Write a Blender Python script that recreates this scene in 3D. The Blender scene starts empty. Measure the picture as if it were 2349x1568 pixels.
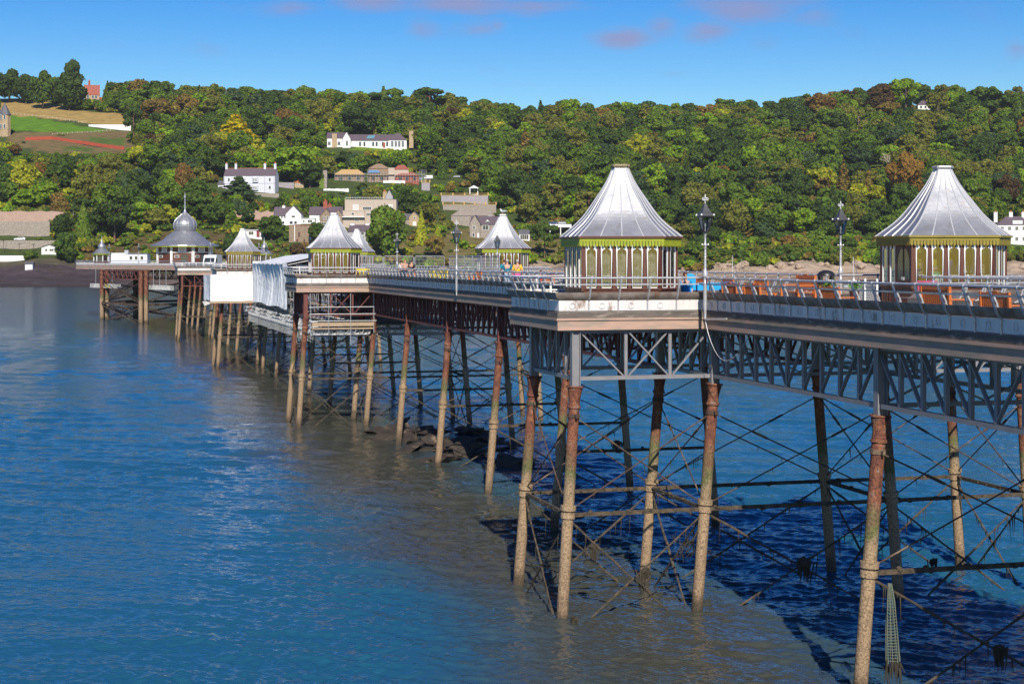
import bpy, bmesh, math, random
import numpy as np
from mathutils import Vector, Matrix

random.seed(7); RNG = np.random.default_rng(11)
SC = bpy.context.scene
COL = SC.collection
R = math.radians

# ------------------------------------------------------------------ camera, sky, sun, exposure
HZ, CX, F, EYE = 593.0, 1174.5, 3700.0, 12.2      # horizon row, centre column, focal length, eye height above the water
cam_d = bpy.data.cameras.new('camera'); cam = bpy.data.objects.new('camera', cam_d); COL.objects.link(cam)
cam.location = (0, 0, EYE); cam.rotation_euler = (R(90), 0, 0)
cam_d.sensor_width = 36; cam_d.lens = F/2349*36; cam_d.shift_y = -(784-HZ)/2349
cam_d.clip_start = 0.5; cam_d.clip_end = 20000
SC.camera = cam

SUN_EL = R(37); SUN_AZ = R(5); SUN_DIR = Vector((math.sin(SUN_AZ)*math.cos(SUN_EL), -math.cos(SUN_AZ)*math.cos(SUN_EL), math.sin(SUN_EL)))
W_ = bpy.data.worlds.new('World'); SC.world = W_; W_.use_nodes = True
def build_sky():
    nt = W_.node_tree; nt.nodes.clear(); N = nt.nodes.new; L = nt.links.new
    out = N('ShaderNodeOutputWorld'); bg = N('ShaderNodeBackground'); bg.inputs[1].default_value = 0.11
    sky = N('ShaderNodeTexSky'); sky.sky_type = 'NISHITA'; sky.sun_disc = False
    sky.sun_elevation = SUN_EL; sky.sun_rotation = math.atan2(SUN_DIR.x, SUN_DIR.y)
    sky.air_density = 1.0; sky.dust_density = 0.25; sky.ozone_density = 2.6; sky.altitude = 10
    hsv = N('ShaderNodeHueSaturation'); hsv.inputs['Hue'].default_value = .512; hsv.inputs['Saturation'].default_value = 1.62; hsv.inputs['Value'].default_value = 0.70
    L(sky.outputs[0], hsv.inputs['Color'])
    d1 = N('ShaderNodeVectorMath'); d1.operation = 'SCALE'; d1.inputs['Scale'].default_value = 1/5.5; L(hsv.outputs[0], d1.inputs[0])
    gm = N('ShaderNodeGamma'); gm.inputs[1].default_value = 1.22; L(d1.outputs[0], gm.inputs[0])
    hs2 = N('ShaderNodeVectorMath'); hs2.operation = 'SCALE'; hs2.inputs['Scale'].default_value = 5.7; L(gm.outputs[0], hs2.inputs[0])
    # small lilac clouds: noise on the view direction in the sky, only inside some soft patches
    tc = N('ShaderNodeTexCoord'); mp = N('ShaderNodeMapping'); mp.inputs['Scale'].default_value = (9, 9, 26)
    L(tc.outputs['Generated'], mp.inputs[0])
    nz = N('ShaderNodeTexNoise'); nz.inputs['Scale'].default_value = 2.2; nz.inputs['Detail'].default_value = 6; nz.inputs['Roughness'].default_value = 0.55
    L(mp.outputs[0], nz.inputs['Vector'])
    total = None
    for (px, py, rx, ry, amt) in CLOUDS:
        d = Vector(((px-CX)/F, 1, (HZ-py)/F)); d.normalize()
        sub = N('ShaderNodeVectorMath'); sub.operation = 'SUBTRACT'; sub.inputs[1].default_value = d; L(tc.outputs['Generated'], sub.inputs[0])
        mul = N('ShaderNodeVectorMath'); mul.operation = 'MULTIPLY'; mul.inputs[1].default_value = (F/rx, 1, F/ry); L(sub.outputs[0], mul.inputs[0])
        ln = N('ShaderNodeVectorMath'); ln.operation = 'LENGTH'; L(mul.outputs[0], ln.inputs[0])
        mr = N('ShaderNodeMapRange'); mr.inputs[1].default_value = 1.0; mr.inputs[2].default_value = 0.0; mr.inputs[3].default_value = 0; mr.inputs[4].default_value = amt
        L(ln.outputs['Value'], mr.inputs[0])
        if total is None: total = mr.outputs[0]
        else:
            ad = N('ShaderNodeMath'); ad.operation = 'MAXIMUM'; L(total, ad.inputs[0]); L(mr.outputs[0], ad.inputs[1]); total = ad.outputs[0]
    ad = N('ShaderNodeMath'); ad.operation = 'ADD'; L(total, ad.inputs[0]); L(nz.outputs[0], ad.inputs[1])
    mr = N('ShaderNodeMapRange'); mr.interpolation_type = 'SMOOTHSTEP'
    mr.inputs[1].default_value = 0.55; mr.inputs[2].default_value = 1.2; mr.inputs[3].default_value = 0; mr.inputs[4].default_value = 0.8
    L(ad.outputs[0], mr.inputs[0])
    mx = N('ShaderNodeMixRGB'); L(mr.outputs[0], mx.inputs[0]); L(hs2.outputs[0], mx.inputs[1]); mx.inputs[2].default_value = (2.0, 2.05, 3.5, 1)
    L(mx.outputs[0], bg.inputs[0]); L(bg.outputs[0], out.inputs[0])
CLOUDS = [(860,4,130,38,.55),(1060,8,190,40,.62),(1230,14,150,34,.5),(965,66,70,40,.5),(1100,66,110,34,.5),(1140,60,40,26,.5),
          (1430,88,110,42,.62),(1520,62,60,44,.5),(1620,72,90,40,.5),(1720,16,210,50,.62),(1870,34,110,40,.4),(1545,168,60,16,.35),(2330,110,40,40,.35),(660,20,90,40,.38),(1750,100,80,30,.3)]
build_sky()
sun_d = bpy.data.lights.new('sun', 'SUN'); sun = bpy.data.objects.new('sun', sun_d); COL.objects.link(sun)
sun_d.energy = 4.2; sun_d.angle = R(0.53); sun_d.color = (1.0, 0.93, 0.81)
sun.rotation_euler = SUN_DIR.to_track_quat('Z', 'Y').to_euler(); sun.location = (0, -60, 120)
SC.view_settings.view_transform = 'Standard'; SC.view_settings.look = 'None'
SC.view_settings.exposure = 0.5; SC.view_settings.gamma = 1.0
SC.cycles.max_bounces = 6; SC.cycles.transparent_max_bounces = 12; SC.cycles.caustics_reflective = False; SC.cycles.caustics_refractive = False

# ------------------------------------------------------------------ frames of reference
ST, CT = 0.2669, 0.9637                            # the pier runs away to the left of the view
def W(s, t, z): return Vector((-s*ST + t*CT, s*CT + t*ST, z))
def s_at(x, t):                                     # distance along the pier where lateral t is seen at column x
    k = (x-CX)/F; return t*(CT - k*ST)/(ST + k*CT)
def at(x, y, Y): return Vector(((x-CX)/F*Y, Y, EYE + (HZ-y)/F*Y))
def img(p): return (CX + F*p[0]/p[1], HZ - F*(p[2]-EYE)/p[1])
PIER_YAW = math.atan2(ST, CT)                       # local x = across (t), local y = along (s)

# ------------------------------------------------------------------ mesh helper
class MB:
    def __init__(self): self.v = []; self.f = []; self.m = []; self.cur = 0
    def add(self, vs, fs):
        n = len(self.v); self.v += [tuple(v) for v in vs]
        for f in fs: self.f.append(tuple(i+n for i in f)); self.m.append(self.cur)
        return self
    def merge(self, o):
        n = len(self.v); self.v += o.v
        for f, k in zip(o.f, o.m): self.f.append(tuple(i+n for i in f)); self.m.append(k)
        return self
    def box(self, c, s, ax=None):
        c = Vector(c); X, Y, Z = ax if ax else (Vector((1,0,0)), Vector((0,1,0)), Vector((0,0,1)))
        h = [d/2 for d in s]
        vs = [c + X*(a*h[0]) + Y*(b*h[1]) + Z*(d*h[2]) for a in (-1,1) for b in (-1,1) for d in (-1,1)]
        return self.add(vs, [(0,1,3,2),(4,6,7,5),(0,4,5,1),(2,3,7,6),(0,2,6,4),(1,5,7,3)])
    def beam(self, p, q, w, h, up=(0,0,1)):
        p, q = Vector(p), Vector(q); d = q-p; L = d.length
        if L < 1e-6: return self
        d /= L; up = Vector(up)
        if abs(d.dot(up)) > .98: up = Vector((0,1,0)) if abs(d.y) < .9 else Vector((1,0,0))
        s = d.cross(up).normalized(); u = s.cross(d)
        return self.box((p+q)/2, (L, w, h), (d, s, u))
    def tube(self, p, q, r0, r1=None, n=8, cap=True):
        p, q = Vector(p), Vector(q); r1 = r0 if r1 is None else r1
        d = (q-p).normalized(); a = d.orthogonal().normalized(); b = d.cross(a)
        vs = []
        for (c, r) in ((p, r0), (q, r1)):
            for i in range(n):
                t = 2*math.pi*i/n; vs.append(c + a*(r*math.cos(t)) + b*(r*math.sin(t)))
        fs = [(i, (i+1) % n, n+(i+1) % n, n+i) for i in range(n)]
        if cap: fs += [tuple(range(n-1, -1, -1)), tuple(range(n, 2*n))]
        return self.add(vs, fs)
    def pipe(self, pts, r, n=6):
        pts = [Vector(p) for p in pts]; rs = r if isinstance(r, (list, tuple)) else [r]*len(pts)
        vs = []; a = None
        for i, p in enumerate(pts):
            d = (pts[min(i+1, len(pts)-1)] - pts[max(i-1, 0)]).normalized()
            a = d.orthogonal().normalized() if a is None else (a - d*a.dot(d)).normalized()
            b = d.cross(a)
            for k in range(n):
                t = 2*math.pi*k/n; vs.append(p + a*(rs[i]*math.cos(t)) + b*(rs[i]*math.sin(t)))
        fs = []
        for i in range(len(pts)-1):
            for k in range(n): fs.append((i*n+k, i*n+(k+1) % n, (i+1)*n+(k+1) % n, (i+1)*n+k))
        fs += [tuple(range(n-1, -1, -1)), tuple(range((len(pts)-1)*n, len(pts)*n))]
        return self.add(vs, fs)
    def lathe(self, prof, c=(0,0,0), n=16, axis=None, poly=None):
        c = Vector(c); X, Y, Z = axis if axis else (Vector((1,0,0)), Vector((0,1,0)), Vector((0,0,1)))
        vs = []
        for (r, z) in prof:
            for i in range(n):
                if poly: x, y = poly[i]; x *= r; y *= r
                else: t = 2*math.pi*i/n; x, y = r*math.cos(t), r*math.sin(t)
                vs.append(c + X*x + Y*y + Z*z)
        fs = []
        for k in range(len(prof)-1):
            for i in range(n): fs.append((k*n+i, k*n+(i+1) % n, (k+1)*n+(i+1) % n, (k+1)*n+i))
        fs += [tuple(range(n-1, -1, -1)), tuple(range((len(prof)-1)*n, len(prof)*n))]
        return self.add(vs, fs)
    def prism(self, poly, z0, z1):
        n = len(poly); vs = [(p[0], p[1], z0) for p in poly] + [(p[0], p[1], z1) for p in poly]
        return self.add(vs, [(i, (i+1) % n, n+(i+1) % n, n+i) for i in range(n)] + [tuple(range(n-1, -1, -1)), tuple(range(n, 2*n))])
    def slab(self, pts, d):                          # planar outline given thickness d (a vector)
        n = len(pts); d = Vector(d); vs = [Vector(p) for p in pts] + [Vector(p)+d for p in pts]
        return self.add(vs, [(i, (i+1) % n, n+(i+1) % n, n+i) for i in range(n)] + [tuple(range(n-1, -1, -1)), tuple(range(n, 2*n))])
    def quad(self, a, b, c, d): return self.add([a, b, c, d], [(0,1,2,3)])
    def blob(self, c, r, seed=0, k=.25, n=2):        # lumpy ball
        bm = bmesh.new(); bmesh.ops.create_icosphere(bm, subdivisions=n, radius=1)
        rr = random.Random(seed); ph = [rr.uniform(0, 6.28) for _ in range(6)]
        vs = []
        for v in bm.verts:
            p = v.co; q = 1 + k*(math.sin(3*p.x+ph[0])*math.sin(2.6*p.y+ph[1]) + .6*math.sin(5*p.z+ph[2])*math.sin(4.3*p.x+ph[3]))
            vs.append((c[0]+p.x*q*r[0], c[1]+p.y*q*r[1], c[2]+p.z*q*r[2]))
        fs = [tuple(v.index for v in f.verts) for f in bm.faces]; bm.free()
        return self.add(vs, fs)
    def mesh(self, name, mats, inv=None, smooth=False):
        me = bpy.data.meshes.new(name); vs = self.v
        if inv is not None: vs = [tuple(inv @ Vector(v)) for v in vs]
        me.from_pydata(vs, [], self.f)
        for m in (mats if isinstance(mats, (list, tuple)) else [mats]): me.materials.append(m)
        if any(self.m): me.polygons.foreach_set('material_index', self.m)
        bm = bmesh.new(); bm.from_mesh(me); bmesh.ops.recalc_face_normals(bm, faces=bm.faces); bm.to_mesh(me); bm.free()
        if smooth:
            me.polygons.foreach_set('use_smooth', [True]*len(me.polygons))
            if hasattr(me, 'set_sharp_from_angle'): me.set_sharp_from_angle(angle=R(40))
        me.update(); return me
    def build(self, name, mats, parent=None, smooth=False, **tags):
        inv = None
        if parent is not None: inv = world_of(parent).inverted()
        o = bpy.data.objects.new(name, self.mesh(name, mats, inv, smooth)); COL.objects.link(o)
        if parent is not None: o.parent = parent
        for k, v in tags.items(): o[k] = v
        return o
def world_of(o):
    m = o.matrix_basis.copy()
    while o.parent: o = o.parent; m = o.matrix_basis @ m
    return m
def thing(name, label, cat, loc=(0,0,0), rz=0, group=None):
    o = bpy.data.objects.new(name, None); COL.objects.link(o); o.location = loc; o.rotation_euler = (0,0,rz)
    o.empty_display_size = .3; o['label'] = label; o['category'] = cat
    if group: o['group'] = group
    return o
def tag(o, label, cat, group=None):
    o['label'] = label; o['category'] = cat
    if group: o['group'] = group
    return o
def dup(root, loc, rz=0, label=None, scale=None, color=None):
    def cp(o, par):
        c = o.copy(); COL.objects.link(c); c.parent = par
        if color is not None: c.color = color
        for ch in KIDS.get(o.name, []): cp(ch, c)
        return c
    def index(o):
        KIDS[o.name] = list(o.children)
        for ch in KIDS[o.name]: index(ch)
    if root.name not in KIDS: index(root)
    c = cp(root, None); c.location = loc; c.rotation_euler = (0,0,rz)
    if scale: c.scale = scale if isinstance(scale, (tuple, list)) else (scale,)*3
    if label: c['label'] = label
    return c
KIDS = {}

# ------------------------------------------------------------------ materials
MATS = {}
def pm(name, c1, c2=None, scale=4, rough=.6, metal=0, bump=0, bscale=None, c3=None, s3=1.2, t3=.62, spec=None, stretch=(1,1,1), coord='Object', w3=.06):
    if name in MATS: return MATS[name]
    m = bpy.data.materials.new(name); m.use_nodes = True; nt = m.node_tree; N = nt.nodes.new; L = nt.links.new
    b = nt.nodes['Principled BSDF']; b.inputs['Roughness'].default_value = rough; b.inputs['Metallic'].default_value = metal
    if spec is not None: b.inputs['Specular IOR Level'].default_value = spec
    b.inputs['Base Color'].default_value = (*c1, 1)
    tc = N('ShaderNodeTexCoord'); mp = N('ShaderNodeMapping'); mp.inputs['Scale'].default_value = stretch; L(tc.outputs[coord], mp.inputs[0])
    col = None
    if c2:
        nz = N('ShaderNodeTexNoise'); nz.inputs['Scale'].default_value = scale; nz.inputs['Detail'].default_value = 5; nz.inputs['Roughness'].default_value = .65
        L(mp.outputs[0], nz.inputs['Vector'])
        mr = N('ShaderNodeMapRange'); mr.inputs[1].default_value = .33; mr.inputs[2].default_value = .67; L(nz.outputs[0], mr.inputs[0])
        mx = N('ShaderNodeMixRGB'); mx.inputs[1].default_value = (*c1, 1); mx.inputs[2].default_value = (*c2, 1); L(mr.outputs[0], mx.inputs[0]); col = mx.outputs[0]
    if c3:
        nz = N('ShaderNodeTexNoise'); nz.inputs['Scale'].default_value = s3; nz.inputs['Detail'].default_value = 8; nz.inputs['Roughness'].default_value = .7
        L(mp.outputs[0], nz.inputs['Vector'])
        mr = N('ShaderNodeMapRange'); mr.inputs[1].default_value = t3-w3; mr.inputs[2].default_value = t3+w3; L(nz.outputs[0], mr.inputs[0])
        mx = N('ShaderNodeMixRGB'); mx.inputs[2].default_value = (*c3, 1); L(mr.outputs[0], mx.inputs[0])
        if col: L(col, mx.inputs[1])
        else: mx.inputs[1].default_value = (*c1, 1)
        col = mx.outputs[0]
    if col: L(col, b.inputs['Base Color'])
    if bump:
        nz = N('ShaderNodeTexNoise'); nz.inputs['Scale'].default_value = bscale or scale*3; nz.inputs['Detail'].default_value = 4
        L(mp.outputs[0], nz.inputs['Vector'])
        bp = N('ShaderNodeBump'); bp.inputs['Strength'].default_value = 1; bp.inputs['Distance'].default_value = bump; L(nz.outputs[0], bp.inputs['Height']); L(bp.outputs[0], b.inputs['Normal'])
    MATS[name] = m; return m

def column_material():
    m = bpy.data.materials.new('rusted_column_iron'); m.use_nodes = True; nt = m.node_tree; N = nt.nodes.new; L = nt.links.new
    b = nt.nodes['Principled BSDF']; b.inputs['Roughness'].default_value = .85
    g = N('ShaderNodeNewGeometry'); sp = N('ShaderNodeSeparateXYZ'); L(g.outputs['Position'], sp.inputs[0])
    nz = N('ShaderNodeTexNoise'); nz.inputs['Scale'].default_value = 1.3; nz.inputs['Detail'].default_value = 5; L(g.outputs['Position'], nz.inputs['Vector'])
    wob = N('ShaderNodeMath'); wob.operation = 'MULTIPLY_ADD'; wob.inputs[1].default_value = 2.2; L(nz.outputs[0], wob.inputs[0]); L(sp.outputs['Z'], wob.inputs[2])
    dv = N('ShaderNodeMath'); dv.operation = 'DIVIDE'; dv.inputs[1].default_value = 12; L(wob.outputs[0], dv.inputs[0])
    cr = N('ShaderNodeValToRGB'); L(dv.outputs[0], cr.inputs[0])
    e = cr.color_ramp.elements; e[0].position = 0; e[0].color = (.02,.016,.01,1); e[1].position = .10; e[1].color = (.10,.07,.042,1)
    for p, c in ((.17,(.31,.21,.125)),(.40,(.37,.255,.15)),(.455,(.26,.19,.11)),(.485,(.13,.135,.045)),(.515,(.17,.12,.06)),(.56,(.20,.075,.042)),(.75,(.165,.05,.032)),(1,(.13,.045,.032))):
        x = e.new(p); x.color = (*c, 1)
    # rust, old paint and lichen patches
    n2 = N('ShaderNodeTexNoise'); n2.inputs['Scale'].default_value = 2.3; n2.inputs['Detail'].default_value = 9; n2.inputs['Roughness'].default_value = .72; L(g.outputs['Position'], n2.inputs['Vector'])
    c2 = N('ShaderNodeValToRGB'); L(n2.outputs[0], c2.inputs[0]); q = c2.color_ramp.elements
    q[0].position = .36; q[0].color = (.045,.02,.02,1); q[1].position = .50; q[1].color = (.21,.07,.04,1)
    for p, c in ((.57,(.30,.12,.045)),(.62,(.22,.2,.19)),(.70,(.16,.06,.05))):
        x = q.new(p); x.color = (*c, 1)
    fac = N('ShaderNodeMapRange'); fac.inputs[1].default_value = 6.0; fac.inputs[2].default_value = 7.4; fac.inputs[4].default_value = .72; L(wob.outputs[0], fac.inputs[0])
    mx = N('ShaderNodeMixRGB'); L(fac.outputs[0], mx.inputs[0]); L(cr.outputs[0], mx.inputs[1]); L(c2.outputs[0], mx.inputs[2])
    # barnacle speckle
    n3 = N('ShaderNodeTexNoise'); n3.inputs['Scale'].default_value = 17; n3.inputs['Detail'].default_value = 4; L(g.outputs['Position'], n3.inputs['Vector'])
    sr = N('ShaderNodeMapRange'); sr.inputs[1].default_value = .34; sr.inputs[2].default_value = .6; sr.inputs[3].default_value = .42; sr.inputs[4].default_value = 1.12; L(n3.outputs[0], sr.inputs[0])
    mm = N('ShaderNodeMixRGB'); mm.blend_type = 'MULTIPLY'; mm.inputs[0].default_value = 1; L(mx.outputs[0], mm.inputs[1]); L(sr.outputs[0], mm.inputs[2])
    L(mm.outputs[0], b.inputs['Base Color'])
    bp = N('ShaderNodeBump'); bp.inputs['Distance'].default_value = .03; L(n3.outputs[0], bp.inputs['Height']); L(bp.outputs[0], b.inputs['Normal'])
    MATS['column'] = m; return m
M_COL = column_material()

def foliage(name, attr=False):
    m = bpy.data.materials.new(name); m.use_nodes = True; nt = m.node_tree; N = nt.nodes.new; L = nt.links.new
    b = nt.nodes['Principled BSDF']; out = nt.nodes['Material Output']; b.inputs['Roughness'].default_value = .75; b.inputs['Specular IOR Level'].default_value = .15
    if attr: src = N('ShaderNodeAttribute'); src.attribute_name = 'tint'; c = src.outputs['Color']
    else: src = N('ShaderNodeObjectInfo'); c = src.outputs['Color']
    g = N('ShaderNodeNewGeometry')
    nz = N('ShaderNodeTexNoise'); nz.inputs['Scale'].default_value = .34; nz.inputs['Detail'].default_value = 3; L(g.outputs['Position'], nz.inputs['Vector'])
    hs = N('ShaderNodeHueSaturation')
    mr = N('ShaderNodeMapRange'); mr.inputs[1].default_value = .3; mr.inputs[2].default_value = .7; mr.inputs[3].default_value = .475; mr.inputs[4].default_value = .525; L(nz.outputs[0], mr.inputs[0]); L(mr.outputs[0], hs.inputs['Hue'])
    m2 = N('ShaderNodeMapRange'); m2.inputs[3].default_value = 1.55; m2.inputs[4].default_value = 2.2
    L(g.outputs['Random Per Island'], m2.inputs[0]); L(m2.outputs[0], hs.inputs['Value']); L(c, hs.inputs['Color'])
    L(hs.outputs[0], b.inputs['Base Color'])
    tr = N('ShaderNodeBsdfTranslucent'); L(hs.outputs[0], tr.inputs[0]); ms = N('ShaderNodeMixShader'); ms.inputs[0].default_value = .36
    L(b.outputs[0], ms.inputs[1]); L(tr.outputs[0], ms.inputs[2]); L(ms.outputs[0], out.inputs[0])
    MATS[name] = m; return m
M_LEAF = foliage('foliage'); M_LEAF_T = foliage('woodland_foliage', True)

def glass_mat():
    m = bpy.data.materials.new('window_glass'); m.use_nodes = True; nt = m.node_tree; N = nt.nodes.new; L = nt.links.new
    out = nt.nodes['Material Output']; nt.nodes.remove(nt.nodes['Principled BSDF'])
    t = N('ShaderNodeBsdfTransparent'); t.inputs[0].default_value = (.6,.64,.66,1); g = N('ShaderNodeBsdfGlossy'); g.inputs['Roughness'].default_value = .03; g.inputs[0].default_value = (.9,.95,1,1)
    f = N('ShaderNodeLayerWeight'); f.inputs[0].default_value = .25; ad = N('ShaderNodeMath'); ad.operation = 'MULTIPLY_ADD'; ad.inputs[1].default_value = .6; ad.inputs[2].default_value = .13; L(f.outputs['Facing'], ad.inputs[0])
    ms = N('ShaderNodeMixShader'); L(ad.outputs[0], ms.inputs[0]); L(t.outputs[0], ms.inputs[1]); L(g.outputs[0], ms.inputs[2]); L(ms.outputs[0], out.inputs[0])
    MATS['glass'] = m; return m
M_GLASS = glass_mat()

M_SILVER = pm('silver_paint', (.50,.50,.51), (.42,.42,.44), 6, .5, .25, c3=(.24,.13,.07), s3=3, t3=.66)
M_RAIL = pm('silver_rail_paint', (.56,.56,.58), (.44,.43,.44), 5, .38, .4, c3=(.34,.24,.17), s3=4, t3=.63)
M_PANEL = pm('panel_paint', (.78,.74,.71), (.64,.60,.58), 3, .55, .15, c3=(.22,.13,.08), s3=1.8, t3=.635, stretch=(1,1,.45))
M_SEATM = pm('rusty_perforated_iron', (.38,.32,.28), (.16,.12,.10), 2.5, .6, .35, c3=(.24,.12,.05), s3=2.0, t3=.60)
M_ROOF = pm('silver_roof_paint', (.40,.405,.43), (.28,.29,.32), 1.3, .44, .60, bump=.008, bscale=5, c3=(.30,.285,.28), s3=3.0, t3=.61)
M_BROWN = pm('brown_kiosk_paint', (.115,.036,.02), (.088,.028,.016), 6, .5)
M_WHITE = pm('white_paint', (.78,.78,.76), (.70,.70,.68), 7, .5)
M_LIME = pm('lime_valance_paint', (.30,.34,.012), (.24,.28,.012), 5, .5)
M_OLIVE = pm('olive_valance_paint', (.27,.21,.022), (.2,.16,.02), 5, .55)
M_DECK = pm('deck_boards', (.33,.30,.27), (.23,.21,.19), 3, .8, stretch=(.4,6,1))
M_TIMBER = pm('weathered_fascia_timber', (.52,.315,.235), (.42,.28,.215), 1.6, .8, stretch=(.5,.5,3), c3=(.24,.22,.175), s3=1.1, t3=.54, w3=.12)
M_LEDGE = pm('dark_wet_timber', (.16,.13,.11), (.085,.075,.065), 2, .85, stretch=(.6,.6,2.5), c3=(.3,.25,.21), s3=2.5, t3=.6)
M_GREY = pm('grey_truss_paint', (.25,.245,.255), (.20,.195,.21), 3, .5, .1)
M_RED = pm('red_oxide_truss', (.17,.05,.04), (.11,.034,.03), 3, .7, c3=(.19,.06,.04), s3=2, t3=.58)
M_ROD = pm('dark_tie_rod', (.05,.032,.024), (.085,.045,.03), 2, .85, c3=(.19,.14,.09), s3=1.1, t3=.57)
M_STRUT = pm('encrusted_strut', (.115,.085,.055), (.03,.024,.018), 5, .95, bump=.03, bscale=12)
M_WEED = pm('seaweed', (.022,.018,.012), (.045,.035,.02), 5, .8)
M_TEAK = pm('orange_teak', (.58,.165,.036), (.44,.115,.026), 4, .5, stretch=(1,1,4))
M_BLACK = pm('black_paint', (.018,.018,.02), None, 1, .4)
M_DARKGL = pm('dark_window', (.022,.028,.036), (.05,.06,.07), .6, .08, spec=.7)
M_STEEL = pm('galvanised_steel', (.48,.49,.50), (.38,.39,.4), 5, .45, .5)
M_PLANK = pm('scaffold_plank', (.42,.31,.2), (.33,.24,.16), 3, .8, stretch=(1,4,1))
# ------------------------------------------------------------------ terrain, beach, water
SHX = [-400, 0, 230, 480, 760, 1250, 1700, 2349, 2900]
SHY = [705, 690, 694, 715, 735, 768, 792, 800, 800]
RDX = [-600, 0, 130, 300, 600, 900, 1150, 1350, 1600, 1800, 1950, 2060, 2200, 2349, 2900]
RDY = [236, 226, 224, 232, 248, 258, 280, 284, 280, 272, 252, 240, 246, 250, 262]
YR = 1250.0
def smooth_interp(x, xs, ys): return float(np.interp(x, xs, ys))
def Zt(X, Y):
    x = CX + F*X/max(Y, 300)
    d = Y - smooth_interp(x, SHX, SHY) + 5*math.sin(X*.05) + 2.5*math.sin(X*.17+1)
    zr = EYE + (HZ - smooth_interp(x, RDX, RDY))*YR/F
    if d < 0: return max(-3, d*.08)
    if d < 52: return d*.095 + .25*math.sin(X*.31)*math.sin(Y*.37)*min(1, d/8)
    z0 = 52*.095
    if d < 62: return z0 + (d-52)*.42
    z0 += 4.2; y0 = Y - d + 62
    u = (Y-y0)/(YR-y0)
    if u <= 1: return z0 + (zr-z0)*(u**0.96) + 2.2*math.sin(X*.024+1)*math.sin(Y*.021)*min(1, u*5)*min(1, (1-u)*5)
    return zr + min(2.5, (Y-YR)*.03) - max(0, Y-YR-90)*.05
def hit(px, py):
    k = (px-CX)/F; e = (HZ-py)/F; Y = smooth_interp(px, SHX, SHY) - 30
    while Y < YR+60:
        if EYE + e*Y <= Zt(k*Y, Y): break
        Y += .8
    return Vector((k*Y, Y, Zt(k*Y, Y)))

def inside(x, y, poly):
    c = False; n = len(poly)
    for i in range(n):
        (x1, y1), (x2, y2) = poly[i], poly[(i+1) % n]
        if (y1 > y) != (y2 > y) and x < (x2-x1)*(y-y1)/(y2-y1)+x1: c = not c
    return c
BRIGHT_FIELD = [(14,265),(60,266),(120,276),(200,292),(262,301),(150,304),(80,302),(14,296)]
DRY_FIELD = [(-80,226),(70,224),(140,244),(200,256),(285,262),(300,284),(285,296),(200,282),(90,270),(14,264),(-80,262)]
LOW_LAWN = [(145,336),(220,340),(205,349),(150,345)]
MID_LAWN = [(200,316),(285,318),(285,332),(215,334)]
ROUGH = [(20,304),(300,300),(310,352),(120,352),(10,330)]
LAWN2 = [(714,310),(748,314),(752,326),(735,326)]
LAWN3 = [(935,345),(830,336),(800,345)]
PATCH = [(1473,316),(1492,314),(1492,324),(1476,324)]
SCRUB = [(820,560),(1100,520),(1330,545),(1330,600),(1000,604),(820,600)]
SCRUB2 = [(250,560),(420,520),(640,560),(640,600),(120,604)]
YELLOWB = [(1630,575),(1690,540),(1740,575),(1700,605),(1640,605)]

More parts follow.
